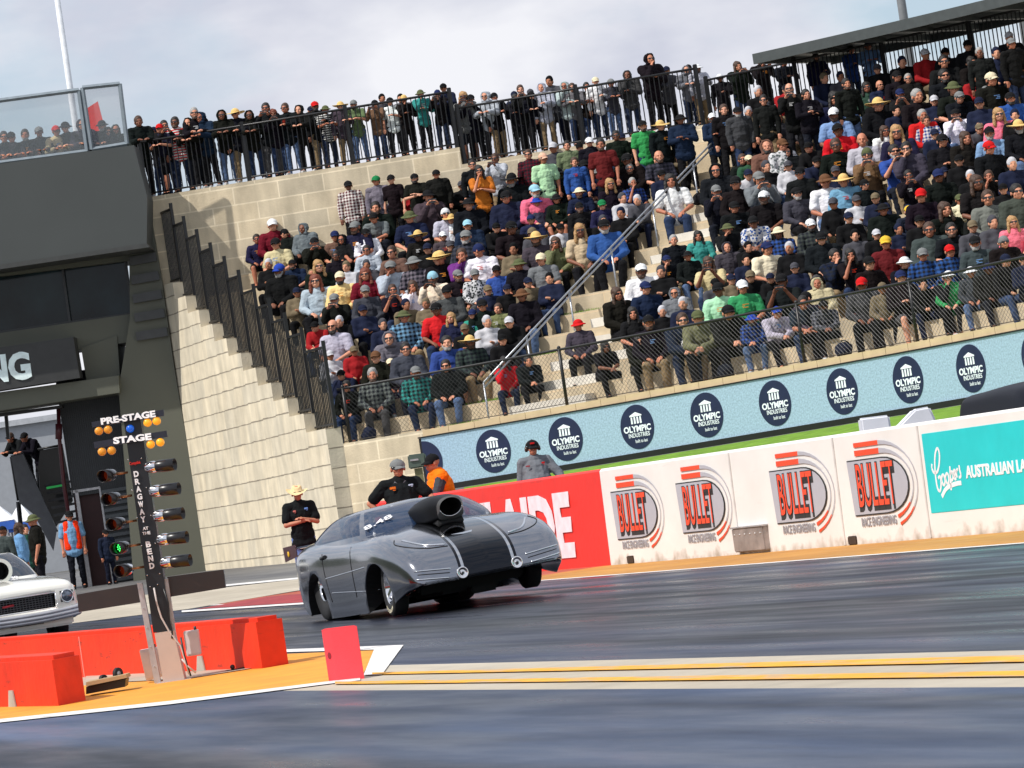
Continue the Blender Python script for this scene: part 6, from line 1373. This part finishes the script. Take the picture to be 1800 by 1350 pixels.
CROWD['A 380 300 4.5'] = """180 440 uG dg h;320 545 Hk n s;445 430 cW dr s;545 500 eK k s;480 580 cK tan s;690 370 Hb k V;710 460 h g s;775 570 cK k p;945 520 cN br s;1015 560 h k s;1110 450 cG n s;1180 500 cK w s;1045 120 cK Qm S;1265 80 cE g S;1385 70 cK k S;1570 60 cK k C;1265 300 Hk k s;1270 380 cK g f;1535 370 uO n s;1670 200 uK dg p;1740 30 cK k S;1610 520 sT k s;1195 650 Hk lg s;1400 650 Hb br s;950 680 Hk k s;800 765 ll k s;620 750 cK n s;510 780 cB k s;985 850 cC y s;795 880 lr lg s;940 1020 cG k p;1185 825 lr dr s;1180 960 cG dg s;1395 770 cG lg h;1590 730 uG Pg s;1395 950 Hb k p;1570 920 lb w h;1720 850 eL cr p;935 1230 x lg s;1480 1160 uO Plb s;1745 1100 cK r s;1770 700 sT k s"""
CROWD['B 560 500 4.5'] = """1070 280 ll n s;1240 250 cN t s;1430 200 Hb ol s;1300 170 cK k s;1620 90 uD k s;1040 60 cK dg s;580 420 h g f;690 520 Hk dg s;1015 470 Hk b s;1190 460 sT Pdg s;470 580 cD k s;570 650 cC Spr s;430 720 Hg Pg s;230 810 Hk k s;765 700 cG Pt s;1020 650 Hk k s;1485 690 lk r h;1640 640 Hk k f"""
CROWD['C 750 230 4.5'] = """150 340 h k s;360 270 Hk k S;415 320 lk o H;545 220 Hb lg P;675 240 lb k s;735 230 ll br s;805 190 Hb Pm S;920 220 cP lgn S;1110 120 Hk ol S;1290 90 cW k S;1380 110 Hk m S;1500 40 Hk k S;1170 250 Hb b S;1240 280 cK n s;1590 230 cK k s;680 390 sK k s;1045 340 uK k s;850 480 cL pk s;640 530 cK n s;860 570 uB dg s;1040 540 uK k s;1210 490 uC n s;1350 340 uG Pb s;1440 430 ll k s;1610 310 a k s;1615 420 a Pb h;1390 590 cE n s;1205 610 cK k s;330 590 uK k s;145 660 eW lg s;200 710 sT w s;330 750 cL n s;130 840 cW dg s;320 840 cG Pdg s;430 950 eN w s;110 1010 sT k s;290 990 Hb pr h;660 770 cK k s;830 710 cN n s;870 850 sT dg s;1210 790 ll tan s;1400 760 cK b s;1040 890 lb ol h;915 1020 cC g s;740 1060 uO k s;560 1110 cK b s;380 1140 cG Fdg s;240 1150 cG k s"""
CROWD['D 900 450 4.5'] = """1035 120 cW w s;1230 50 cN k h;1390 20 uK k s;1560 60 lb tan p;1050 260 cN n s;820 310 lb k s;1295 300 h g s;1640 270 cK lgn s;530 550 uR dg s;955 460 lk k s;1080 530 cK k s;1330 470 Hb n f;1660 400 cK k f;700 750 lk k f;980 710 lk k f;1500 460 cO ol f;1440 590 lb Fdg f"""
CROWD['E 1100 230 4.5'] = """250 210 x Pdg s;355 400 lk w s;720 310 h k s;925 230 Hb k s;975 240 cC dgr s;720 480 cG k p;880 410 cK k s;1050 380 cG g p;1105 530 cW k s;1115 130 h br s;1215 120 cD Fg s;1285 180 h k c;1385 340 cK k s;1570 390 uD w s;1735 400 sT lb s;1345 500 cK dg s;860 610 cK k s;1030 730 cK Fb f;1215 810 uC Pb s;1460 750 cW Pdg s;1550 860 cK k s;810 780 uO k h;575 840 lk t s;380 870 a k s;800 930 h dg s;1090 940 cN cr s;1620 1000 Hk Pn h;1770 990 lk k h;925 1240 cW gr s;1240 1190 cK k p;1520 1240 h tan s;1415 1330 eK dg s"""
CROWD['F 1250 400 3.273'] = """900 210 cK k s;1010 90 cY dr s;1095 210 uW k s;1220 160 cG Pb s;1365 140 cR Pb s;1525 90 cK dg s;1675 90 eG k s;1260 20 Hb dg s;1380 20 Hk k s;870 330 cR dg s;1090 290 cN k c;1340 300 cG k h;1395 460 uW gr s;1520 430 uW dg s;1610 400 uN k s;530 440 Hk n f;640 460 cK Pg f;340 500 cB lg f;255 540 uB Pb f"""
CROWD['G 1450 130 4.5'] = """170 80 Hk k S;330 110 lk dgr s;430 100 x n s;70 190 lk n s;400 240 sT k s;570 20 cK k s;665 40 a k s;600 160 cN k p;700 180 a k s;940 20 Hk k s;1010 120 uO k s;1290 50 cC k s;1270 140 uG k s;1040 200 cG k f;1455 200 cK b s;80 320 cW lb s;110 450 cK r s;460 460 lb w s;575 460 ll n s;300 520 x lg s;760 340 a r s;800 380 Hb Qb s;1040 320 cK w p;1370 330 ll pk s;1530 420 sT k s;1310 470 cK lb s;930 530 cK k c;1090 520 lb k s;1290 590 cR k s;95 570 Hb k s;340 640 eO br p;545 620 Hk b p;660 600 Hk dg h;665 830 Hk k p;900 810 cN k s;1180 860 lb k s;1305 820 Hb k h;310 880 eK k s;460 1080 uK k s;760 970 cR k s;650 1110 cY n s;940 1080 lb k s;1065 1020 cO cr s;1290 980 Hb g s;1510 940 Hk dg s;1200 1130 cK k s;1480 1180 ll pk s"""
CROWD['I 780 60 3.6'] = """1700 530 cW n C;1500 540 uK n C;1370 580 sT k S;1260 580 cK gr S;1775 480 Hb k S"""
CROWD['J 1200 0 3'] = """430 530 Hk k S;565 470 x k P;650 500 Hk k C;290 590 cK dg S;1520 330 lk k s;1570 280 a k S;1735 230 cG k S;1380 330 Hk k s"""
WALK = {'H 200 100 3': """120 330 Hb k R;262 362 Hk k P;250 378 cR n R;325 345 Hk Sr R;400 350 h k R;422 300 a k R;470 320 h n R;570 310 h k R;645 300 sT k R;715 310 h k R;800 270 Hk k P;840 300 lr k P;910 270 Hb k R;985 280 h k R;1055 260 cR k R;1110 280 uO Sk R;1195 260 sT dg R;1270 250 cG ol R;1380 270 cK br P;1465 270 cK w R;1530 240 sT k H;1615 195 uO t H;1715 240 cN k P""",
 'I 780 60 3.6': """125 395 ll g P;170 410 cK k P;275 395 h lg R;315 400 eK k R;485 352 Hb k P;460 440 lk k C;555 390 cK k R;625 340 h lg R;770 330 h lg H;815 340 Hb g R;905 340 Hk k C;960 300 cC w R;1055 320 cG dg R;1165 260 h dg H;1295 160 h k H;1535 250 h g R;1605 250 uW lg R;1755 300 uW k R""",
 'J 1200 0 3': """290 350 lb k P;410 315 cK k P;525 330 cW k R;715 400 Hk n R;900 380 Hk b R;1000 400 cN lb R"""}
rng = random.Random(11); ROWN = ['lowest', 'second', 'third', 'fourth', 'fifth', 'sixth', 'seventh', 'eighth', 'ninth', 'tenth', 'eleventh', 'twelfth', 'thirteenth', 'fourteenth', 'top']
def place(entry, ox, oy, s, walk):
    x, y, hat, top, pc = entry.split(); px, py = ox+float(x)/s, oy+float(y)/s; st = walk or pc in 'SCRPH'
    if pc == 'P' and not walk and 0: pass
    loc, hh, k = locate(px, py, st, walk); pose = rng.choice(POSEMAP[pc]); hz = LIB[pose]['J']['hea'].z
    want = hh/hz; sc = (max(.98, min(1.32, want)) if not st else max(.92, min(1.22, want))) if not walk else max(.85, min(1.16, want))
    be = .5+px/1800*.45; base = PHI*0; to_cam = atan2(-F0.x, F0.y) if 0 else 0
    # face towards the track and the camera: local -y to -F0 turned a little
    yaw = atan2(F0.y, F0.x)-pi/2+rng.uniform(-.38, .30)+(.12 if px > 1000 else -.05)
    o = person(loc, yaw, sc, pose, top, hat, rng, group=('spectators standing along the top walkway' if walk else 'spectators on the terrace'), sx=rng.uniform(1.0, 1.14))
    d = PEOPLE[-1]; d['px'] = px; d['py'] = py; d['k'] = k; d['walk'] = walk; d['side'] = 'left' if px < 862+(645-py)*1.01 else 'right'; d['pc'] = pc
    return o
for src_, walk in ((CROWD, False), (WALK, True)):
    for key, txt in src_.items():
        _, ox, oy, s = key.split()
        for e in txt.split(';'): place(e, float(ox), float(oy), float(s), walk)
# people behind the glass balustrade
for x, y, hat, top, pc in ((6, 242, 'Hk', 'k', 'R'), (19, 242, 'cK', 'dg', 'R'), (44, 238, 'Hk', 'k', 'R'), (67, 233, 'cG', 'k', 'R'), (97, 231, 'cR', 'tan', 'R'), (117, 224, 'uK', 'k', 'R'), (142, 221, 'h', 'dg', 'R'), (181, 221, 'uK', 'k', 'R'), (190, 233, 'Hb', 'w', 'R'), (203, 229, 'h', 'dg', 'R')):
    u, v = lev(x, y); d_ = DB-.55; p = RD(u*d_/FPX, d_, zd-.0); hh = HCAM-v/FPX*d_-p.z; pose = 'd2'
    o = person(p, atan2(F0.y, F0.x)-pi/2+rng.uniform(-.2, .2), max(.92, min(1.18, hh/LIB[pose]['J']['hea'].z)), pose, top, hat, rng, group='spectators behind the glass balustrade'); d = PEOPLE[-1]; d.update(px=x, py=y, k=-2, walk=2, side='', pc='R')
# labels that single each spectator out
for d in PEOPLE:
    st = d['pose'][0] == 'd'; act = {'P': 'raising a phone', 'p': 'raising a camera', 'C': 'arms crossed', 'H': 'hand at face', 'h': 'hand at face', 'R': 'leaning forward', 'f': 'elbows on knees', 'c': 'arms crossed', 'V': 'one arm raised', 'S': 'standing', 's': 'seated'}[d['pc']]
    d['base'] = 'person in %s %s and %s' % (d['c'], d['t'], d['h'])
    d['place'] = 'behind the glass balustrade' if d['walk'] == 2 else ('on the top walkway' if d['walk'] else '%s row %s of handrail' % (ROWN[d['k']], d['side'])); d['act'] = act
def nb(d):
    c = [e for e in PEOPLE if e is not d and e['walk'] == d['walk'] and e['k'] == d['k'] and e['px'] < d['px']]
    return max(c, key=lambda e: e['px']) if c else None
seen = {}
for d in sorted(PEOPLE, key=lambda e: e['px']):
    w = lambda s_: len(s_.split())
    cands = [d['base']+' '+d['act']+', '+d['place']]
    n_ = nb(d); b2 = 'person in %s, %s, ' % (d['c'], d['h'])
    cands.append(d['base']+', '+d['place'])
    if n_: cands += [b2+d['place']+', right of '+n_['c'].split()[-1]+' '+n_['t'], b2+d['act']+', '+d['place']+', right of '+n_['c']]
    cands += [b2+d['act']+', '+d['place'], b2+d['place']]
    cands += ['person in %s %s, %s, %s' % (d['c'], d['t'], d['act'], d['place']), 'person in %s %s, %s' % (d['c'], d['t'], d['place'])]
    cands = [c for c in cands if w(c) <= 16]
    lab = next((c for c in cands if c not in seen), None)
    if lab is None:
        for num in ('second', 'third', 'fourth', 'fifth', 'sixth', 'seventh', 'eighth', 'ninth'):
            c = num+' from left, person in %s %s, %s' % (d['c'], d['t'], d['place'])
            if c not in seen and w(c) <= 16: lab = c; break
    seen[lab] = 1; d['o']['label'] = lab or 'person in %s %s, %s' % (d['c'], d['t'], d['place'])
    if d['pc'] in 'pP':      # what they hold up is a thing of its own
        J_ = LIB[d['pose']]['J']; q_ = d['o']; Mq = Matrix.Translation(q_.location) @ q_.rotation_euler.to_matrix().to_4x4() @ Matrix.Diagonal((*q_.scale, 1))
        h_ = bpy.data.objects.new('phone', HW['phone']); SC.collection.objects.link(h_); h_.matrix_world = Mq @ Matrix.Translation((J_['wrL']+J_['wrR'])/2+V((0, -.05, .09))) @ Matrix.Rotation(pi/2, 4, 'Y'); h_['category'] = 'phone'; h_['group'] = 'phones held up by spectators'
        opts = ['phone held up by person in %s %s and %s %s' % (d['c'], d['t'], d['h'], d['place']), 'phone held up by person in %s and %s %s' % (d['c'], d['h'], d['place']), 'phone of person in %s %s and %s %s' % (d['c'], d['t'], d['h'], d['place']), 'phone held up by person in %s %s, %s' % (d['c'], d['t'], d['place'])]
        opts = [q for q in opts if len(q.split()) <= 16]; lp2 = next((q for q in opts if q not in seen), None) or next((q for q in ['%s phone from left, held by person in %s %s %s' % (n_, d['c'], d['t'], d['place']) for n_ in ('second', 'third', 'fourth', 'fifth')] if q not in seen and len(q.split()) <= 16), opts[-1]); seen[lp2] = 1; h_['label'] = lp2
NCROWD = len(PEOPLE)
# the partly hidden spectators between them, packed into one mass
def inpoly(x, y, pl):
    r = False
    for (x0, y0), (x1, y1) in zip(pl, pl[1:]+pl[:1]):
        if (y0 > y) != (y1 > y) and x < (x1-x0)*(y-y0)/(y1-y0)+x0: r = not r
    return r
def topx(p):
    q = p-V((0, 0, HCAM)); d = q.dot(FW); x = q.dot(CR)/d*FPX; y = q.dot(CU)/d*FPX; return 900+x, 675-y
ZL = [(425, 420), (560, 385), (600, 340), (810, 290), (980, 255), (1140, 230), (1225, 262), (1120, 380), (1040, 440), (960, 540), (880, 610), (800, 680), (640, 720), (560, 600), (480, 520)]
ZRR = [(1245, 300), (1290, 190), (1370, 130), (1560, 120), (1800, 60), (1800, 560), (1500, 610), (1200, 640), (1090, 600), (1150, 500), (1180, 400), (1230, 380)]
FM = [mat('crowd_'+n_, c_, .9, var=.15, scale=9, spec=.15) for n_, c_ in (('black', lin3((15, 15, 17))), ('navy', lin3((26, 32, 54))), ('grey', lin3((70, 70, 76))), ('pale', lin3((185, 185, 190))), ('denim', lin3((52, 68, 98))), ('khaki', lin3((110, 98, 78))), ('red', lin3((150, 30, 34))), ('skin', lin3((206, 150, 122))), ('skin_tan', lin3((170, 116, 90))))]
CM = {}
for nm_ in ('s0', 's1', 's2', 's3'):
    J_ = LIB[nm_]['J']; hh_ = J_['hea']
    hd_ = blob(headparts(hh_)+[('c', J_['nec'], .06, hh_+V((0, .02, -.05)), .055)]+[q for n_ in 'LR' for q in [('c', J_['wr'+n_], .032, J_['wr'+n_]+(J_['wr'+n_]-J_['el'+n_]).normalized()*.1, .028)]], .016, 1)
    CM[nm_] = (hd_, top_mesh(J_, .024, True, .01, .01, 5), legs_mesh(J_, .024), shoe_mesh(J_, .022))
caph = HW['cap']; fv, ff, fm = [], [], []
def addm(me, M, mi):
    o_ = len(fv); fv.extend([M @ v.co for v in me.vertices]); ff.extend([tuple(o_+i for i in p.vertices) for p in me.polygons]); fm.extend([mi]*len(me.polygons))
r9 = random.Random(5); nfill = 0
occ = [(d['o'].location.copy(), d['k']) for d in PEOPLE if d['k'] >= 0]
for k in range(1, NR):
    R = Rk(k)+.22; be = beta_left(R)+.02
    while be < BR-.05:
        p = AP(R, be, zk(k)); x, y = topx(p+Z*.75); be += r9.uniform(.50, .66)/R
        dens = .80
        if y > 560 and x > 1150: dens = .40
        if not (inpoly(x, y, ZL) or inpoly(x, y, ZRR)) or r9.random() > dens: continue
        if any(abs(k2-k) <= 0 and (q-p).length < .47 for q, k2 in occ): continue
        nm_ = r9.choice(list(CM)); sc = r9.uniform(.98, 1.16); yaw = atan2(F0.y, F0.x)-pi/2+r9.uniform(-.4, .4); M = Matrix.Translation(p) @ Matrix.Rotation(yaw, 4, 'Z') @ Matrix.Scale(sc, 4)
        hd_, tp_, lg_, sh_ = CM[nm_]; addm(hd_, M, r9.choice([7, 7, 8])); addm(tp_, M, r9.choice([0, 0, 0, 0, 1, 1, 2, 2, 3, 5, 6])); addm(lg_, M, r9.choice([0, 0, 1, 4, 5])); addm(sh_, M, 0)
        addm(caph if r9.random() < .6 else HW['hair'], M @ Matrix.Translation(LIB[nm_]['J']['hea']) @ Matrix.Scale(HS, 4), r9.choice([0, 0, 1, 2, 3, 5])); nfill += 1
Jw = LIB['d2']['J']; wset = (blob(headparts(Jw['hea'])+[('c', Jw['nec'], .06, Jw['hea']+V((0, .02, -.05)), .055)], .016, 1), top_mesh(Jw, .024, True, .01, .01, 5), legs_mesh(Jw, .024), shoe_mesh(Jw, .022))
wocc = [d['o'].location.copy() for d in PEOPLE if d['walk'] == 1]
def wput(p):
    global nfill
    if any((q-p).length < .33 for q in wocc): return
    M = Matrix.Translation(p) @ Matrix.Rotation(atan2(F0.y, F0.x)-pi/2+r9.uniform(-.4, .4), 4, 'Z') @ Matrix.Scale(r9.uniform(.88, 1.05), 4)
    for me_, mi_ in zip(wset, (r9.choice([7, 7, 8]), r9.choice([0, 0, 0, 1, 2]), r9.choice([0, 0, 1, 4]), 0)): addm(me_, M, mi_)
    addm(caph if r9.random() < .6 else HW['hair'], M @ Matrix.Translation(Jw['hea']) @ Matrix.Scale(HS, 4), r9.choice([0, 0, 1, 2])); nfill += 1
for A_, B_, z_ in ((LA, LB, ZW1), (LB, LC, ZW2)):
    L_ = (B_-A_).length; s_ = .5
    while s_ < L_: wput(A_+(B_-A_)*(s_/L_)+F0*r9.uniform(.6, 1.1)+Z*z_) if r9.random() < .8 else None; s_ += r9.uniform(.35, .6)
me = bpy.data.meshes.new('crowd'); me.from_pydata(fv, [], ff)
for m_ in FM: me.materials.append(m_)
me.polygons.foreach_set('material_index', fm); me.polygons.foreach_set('use_smooth', [True]*len(ff)); me.update()
cro = bpy.data.objects.new('spectator_crowd', me); SC.collection.objects.link(cro); cro['kind'] = 'stuff'; cro['label'] = 'half hidden dark clothed spectators filling the gaps between the people on the terrace'; cro['category'] = 'crowd'
print('FILL', nfill, len(fv), 'PEOPLE', len(PEOPLE))

# ---- the men by the track, with finer figures of their own
def custom(name, seated, la, ra, lean, stance, fat, kinds, sh=.0065):
    J = skeleton(seated, la, ra, lean, stance); D = dict(J=J, body=body_mesh(J, sh), shoes=shoe_mesh(J, .008), legs=legs_mesh(J, .008, False, 3, fat*.5))
    D['tee'] = top_mesh(J, .008, False, fat, .004, 9, wr=.006); D['long'] = top_mesh(J, .008, True, fat, .006, 8, wr=.006); D['coat'] = D['long']; D['shorts'] = D['legs']; return {name: D}
OFF = {}
OFF.update(custom('d1', 0, 'cross', 'cross', 0, .3, .012, 0)); OFF.update(custom('dh', 0, 'reach', 'hips', .0, .3, .045, 0)); OFF.update(custom('dp', 0, 'show', 'show', .12, .5, .03, 0)); OFF.update(custom('db', 0, 'reach', 'down', -.02, .3, .06, 0)); OFF.update(custom('dd', 0, 'down', 'down', 0, .4, .01, 0)); OFF.update(custom('dr', 0, 'rail', 'rail', .3, .9, .01, 0))
def official(label, px, py, d, pose, top, kt, hat, trous, yaw, group=None, glasses=True, hz=None, seed=1, z=None, kind='person'):
    u, v = lev(px, py); p = RD(u*d/FPX, d); z = gz(p.x) if z is None else z; hh = HCAM-v/FPX*d-z
    sc = hh/OFF[pose]['J']['hea'].z; r_ = random.Random(seed); r_.random = lambda: .99
    o = person(V((p.x, p.y, z)), atan2(F0.y, F0.x)-pi/2+yaw, sc, pose, top, hat, r_, trous=trous, kindtop=kt, glasses=glasses, lib=OFF); o['label'] = label; return o, OFF[pose]['J']
o, J = official('man with arms crossed in black polo, blue jeans and pale cowboy hat by the wall', 522, 868, 64.5, 'd1', 'k', 'tee', 'H'+'b', (92, 112, 160), .12)
for c in list(o.children):
    if c.name.startswith('hair'): bpy.data.objects.remove(c)
# cowboy hat with rolled brim
mb = MB(); n = 28
def cb(r_, k): a = 2*pi*k/n; return V((.088*cos(a)*r_, .01+.105*sin(a)*r_, 0))
rows = []
for r_, z_ in ((0, .118), (.35, .112), (.62, .135), (.85, .11), (1.0, .045)): rows.append([cb(r_, k)+Z*(z_-.018*(abs(sin(2*pi*k/n))**2)*(r_ < .9)) for k in range(n)])
for r_ in (1.0, 1.3, 1.7, 2.1): rows.append([V((cb(1, k).x*(1+(r_-1)*.85), .01+(cb(1, k).y-.01)*(1+(r_-1)*.75), .045+(r_-1)**1.6*.030*abs(cos(2*pi*k/n))**1.2-(r_-1)*.030*abs(sin(2*pi*k/n)))) for k in range(n)])
mb.add([p for r in rows for p in r], [(i*n+k, i*n+(k+1) % n, (i+1)*n+(k+1) % n, (i+1)*n+k) for i in range(len(rows)-1) for k in range(n)], smooth=True)
HW['cowboy_hat'] = mb.mesh('cowboy_hat'); part('cowboy_hat', HW['cowboy_hat'], o, M_STRAW, (226, 200, 150), J['hea'], rot=(.20, .10, -.2))
def badge(o, J, dx, dz, col, w=.07, h=.03, y=-.205):
    mb = MB(); mb.bbox((0, 0, 0), (w, .012, h), .005); mb.bbox((w*.2, 0, -h*.9), (w*.5, .012, h*.35), .003); part('chest_badge', mb.mesh('chest_badge'), o, M_FAB, col, J['che']+V((dx, y, dz)))
badge(o, J, -.09, .07, (200, 120, 110), .05, .03, -.155); badge(o, J, .10, .09, (110, 150, 210), .06, .03, -.15)
o, J = official('stocky man in black shirt and grey cap with hands on hips behind the silver car', 699, 824, 58.5, 'dh', 'k', 'tee', 'cG', (30, 30, 36), .08)
o.scale.x *= 1.12
badge(o, J, -.10, .09, (230, 120, 40), .075, .035, -.185); badge(o, J, .12, .10, (190, 200, 220), .06, .022, -.175)
mb = MB(); mb.lathe([(.034, -.012), (.036, 0), (.034, .012)], J['wrR'], (J['wrR']-J['elR']), 16); part('watch', mb.mesh('watch'), o, M_FAB, (225, 225, 228))
mb = MB()
for s in (1, -1): mb.prism([V((s*.02, -.12, .44+.93)), V((s*.075, -.09, .52+.93)), V((s*.06, -.10, .535+.93)), V((s*.012, -.125, .47+.93))], V((0, -.01, .0)))
part('collar', mb.mesh('collar'), o, M_FAB, (130, 132, 138))
o, J = official('man in profile wearing an orange vest and black cap looking down at a phone', 773, 812, 62.0, 'dp', 'dg', 'long', 'cK', (40, 42, 50), -1.25, glasses=False)
vest = top_mesh(J, .008, False, .034, .016, 4, arms=False); part('hi_vis_vest', vest, o, M_FAB, (255, 120, 20))
hp = (J['wrL']+J['wrR'])/2; wp = o.matrix_basis @ (hp+V((0, -.07, .10)))
ph = bpy.data.objects.new('phone', HW['phone']); SC.collection.objects.link(ph); ph.location = wp; ph.rotation_euler = (.3, 0, o.rotation_euler.z); tag(ph, 'dark phone held by the man in the orange vest', 'phone')
o, J = official('man with ear defenders, black cap and grey long sleeved top behind the red wall', 936, 788, P(936, 788, Y=YW+1.5).dot(F0), 'db', 'g', 'long', 'cK', (40, 42, 50), .05, z=.15)
part('ear_defenders', HW['ear_defenders'], o, mat('defender_shell', (.05, .03, .02), .3), None, J['hea']); badge(o, J, -.12, .08, (170, 50, 60), .07, .018, -.2); badge(o, J, .12, .10, (190, 40, 40), .05, .03, -.19)
mb = MB(); mb.bbox((0, -.105, .075), (.07, .012, .025), .004); part('cap_badge', mb.mesh('cap_badge'), o, M_FAB, (210, 40, 40), J['hea'])
# figures in the shade under the building
o, J = official('person in a blue shirt and bright orange safety vest in the dark doorway', 122, 908, 103.7, 'dd', 'lb', 'tee', 'cK', (20, 22, 30), .1)
vst = top_mesh(J, .009, False, .02, .02, 4, arms=False); vm = blob([('c', J['pel']+V((s*.10, -.02, .0)), .10, J['sh']+V((s*.10, 0, .0)), .085) for s in (1, -1)], .009, 2, .006, 2, 'vest'); part('hi_vis_vest', vm, o, M_FAB, (250, 60, 20), V((0, -.035, .02)))
OFF.update(custom('dl', 0, 'rail', 'rail', .62, .9, .01, 0))
o, J = official('man in sunglasses and black jacket leaning on the upper stair rail', 11, 757, 109.4, 'dl', 'k', 'long', 'Hb', (24, 24, 28), -.7, z=PP([(62, 866)], 109)[0].z)
o.location = P(54, 868, d=109.5); o.scale = (1.0, 1.0, 1.0)
o, J = official('man in black hooded jacket and cap leaning over the stair rail beside the other', 29, 757, 109.2, 'dl', 'k', 'long', 'cK', (30, 30, 34), -.8, z=PP([(85, 868)], 109)[0].z, glasses=False, seed=4)
o.location = P(82, 870, d=109.0); o.scale = (1.03, 1.03, 1.03)
official('man in olive bucket hat and black t-shirt seen from the side behind the white car', 60, 915, 92, 'dd', 'k', 'tee', 'uO', (20, 20, 26), -1.4, glasses=False, seed=3)
official('bystander in dark grey jacket at the far left edge behind the white car', 4, 935, 96, 'dd', 'dg', 'long', 'cK', (24, 24, 28), 2.6, glasses=False, seed=5)
official('bystander in blue grey shirt with brown hair under the marquees', 32, 930, 97, 'dd', 'lb', 'long', 'lb', (30, 34, 44), 1.8, glasses=False, seed=6)
official('bystander in dark green top between the bucket hat man and the left edge', 44, 932, 99, 'dd', 'dgr', 'long', 'Hk', (30, 30, 34), .3, glasses=False, seed=7)
official('dark figure in navy clothes standing by the roller shutter behind the light tree', 185, 938, 103, 'dd', 'n', 'long', 'cK', (20, 24, 40), .4, glasses=False, seed=8)
# ---- bags and bottles left on the terrace
def bag(px, py, col, lab, w=.45, h=.30):
    u, v = lev(px, py); best = None
    for k in range(NR):
        R = Rk(k)+.25; be = beta_u(R, u); p = AP(R, be, zk(k)); d = p.dot(F0); e = abs(HCAM-v/FPX*d-p.z-h*.4)
        if best is None or e < best[0]: best = (e, p)
    p = best[1]; t = thing('backpack', lab, 'bag', p, rng.uniform(-.5, .5)); me = blob([('b', V((0, 0, h*.5)), (w*.5, .16, h*.52)), ('b', V((.03, -.10, h*.36)), (w*.33, .09, h*.3))], .015, 2, .02, int(px), 'bag'); 
    part('main_bag', me, t, M_FAB, col)
    mb = MB(); mb.tube([V((-.10, .08, h*.9)), V((-.06, .0, h*1.12)), V((.06, .0, h*1.12)), V((.10, .08, h*.9))], .012, 6); part('strap', mb.mesh('strap'), t, M_FAB, (20, 20, 22))
for a in ((1232, 360, (24, 24, 26), 'black backpack lying on a step right of the handrail'), (1275, 650, (26, 30, 40), 'dark backpack with green trim at the foot of the lowest seats'), (1500, 430, (22, 22, 24), 'black bag between seats in the right terrace'), (1485, 625, (30, 34, 50), 'navy bag on the lowest row near the jeans wearers'), (650, 770, (34, 40, 60), 'blue patterned bag at the left end of the lowest row'), (1435, 290, (30, 70, 170), 'bright blue cool bag in the upper right rows')): bag(*a)
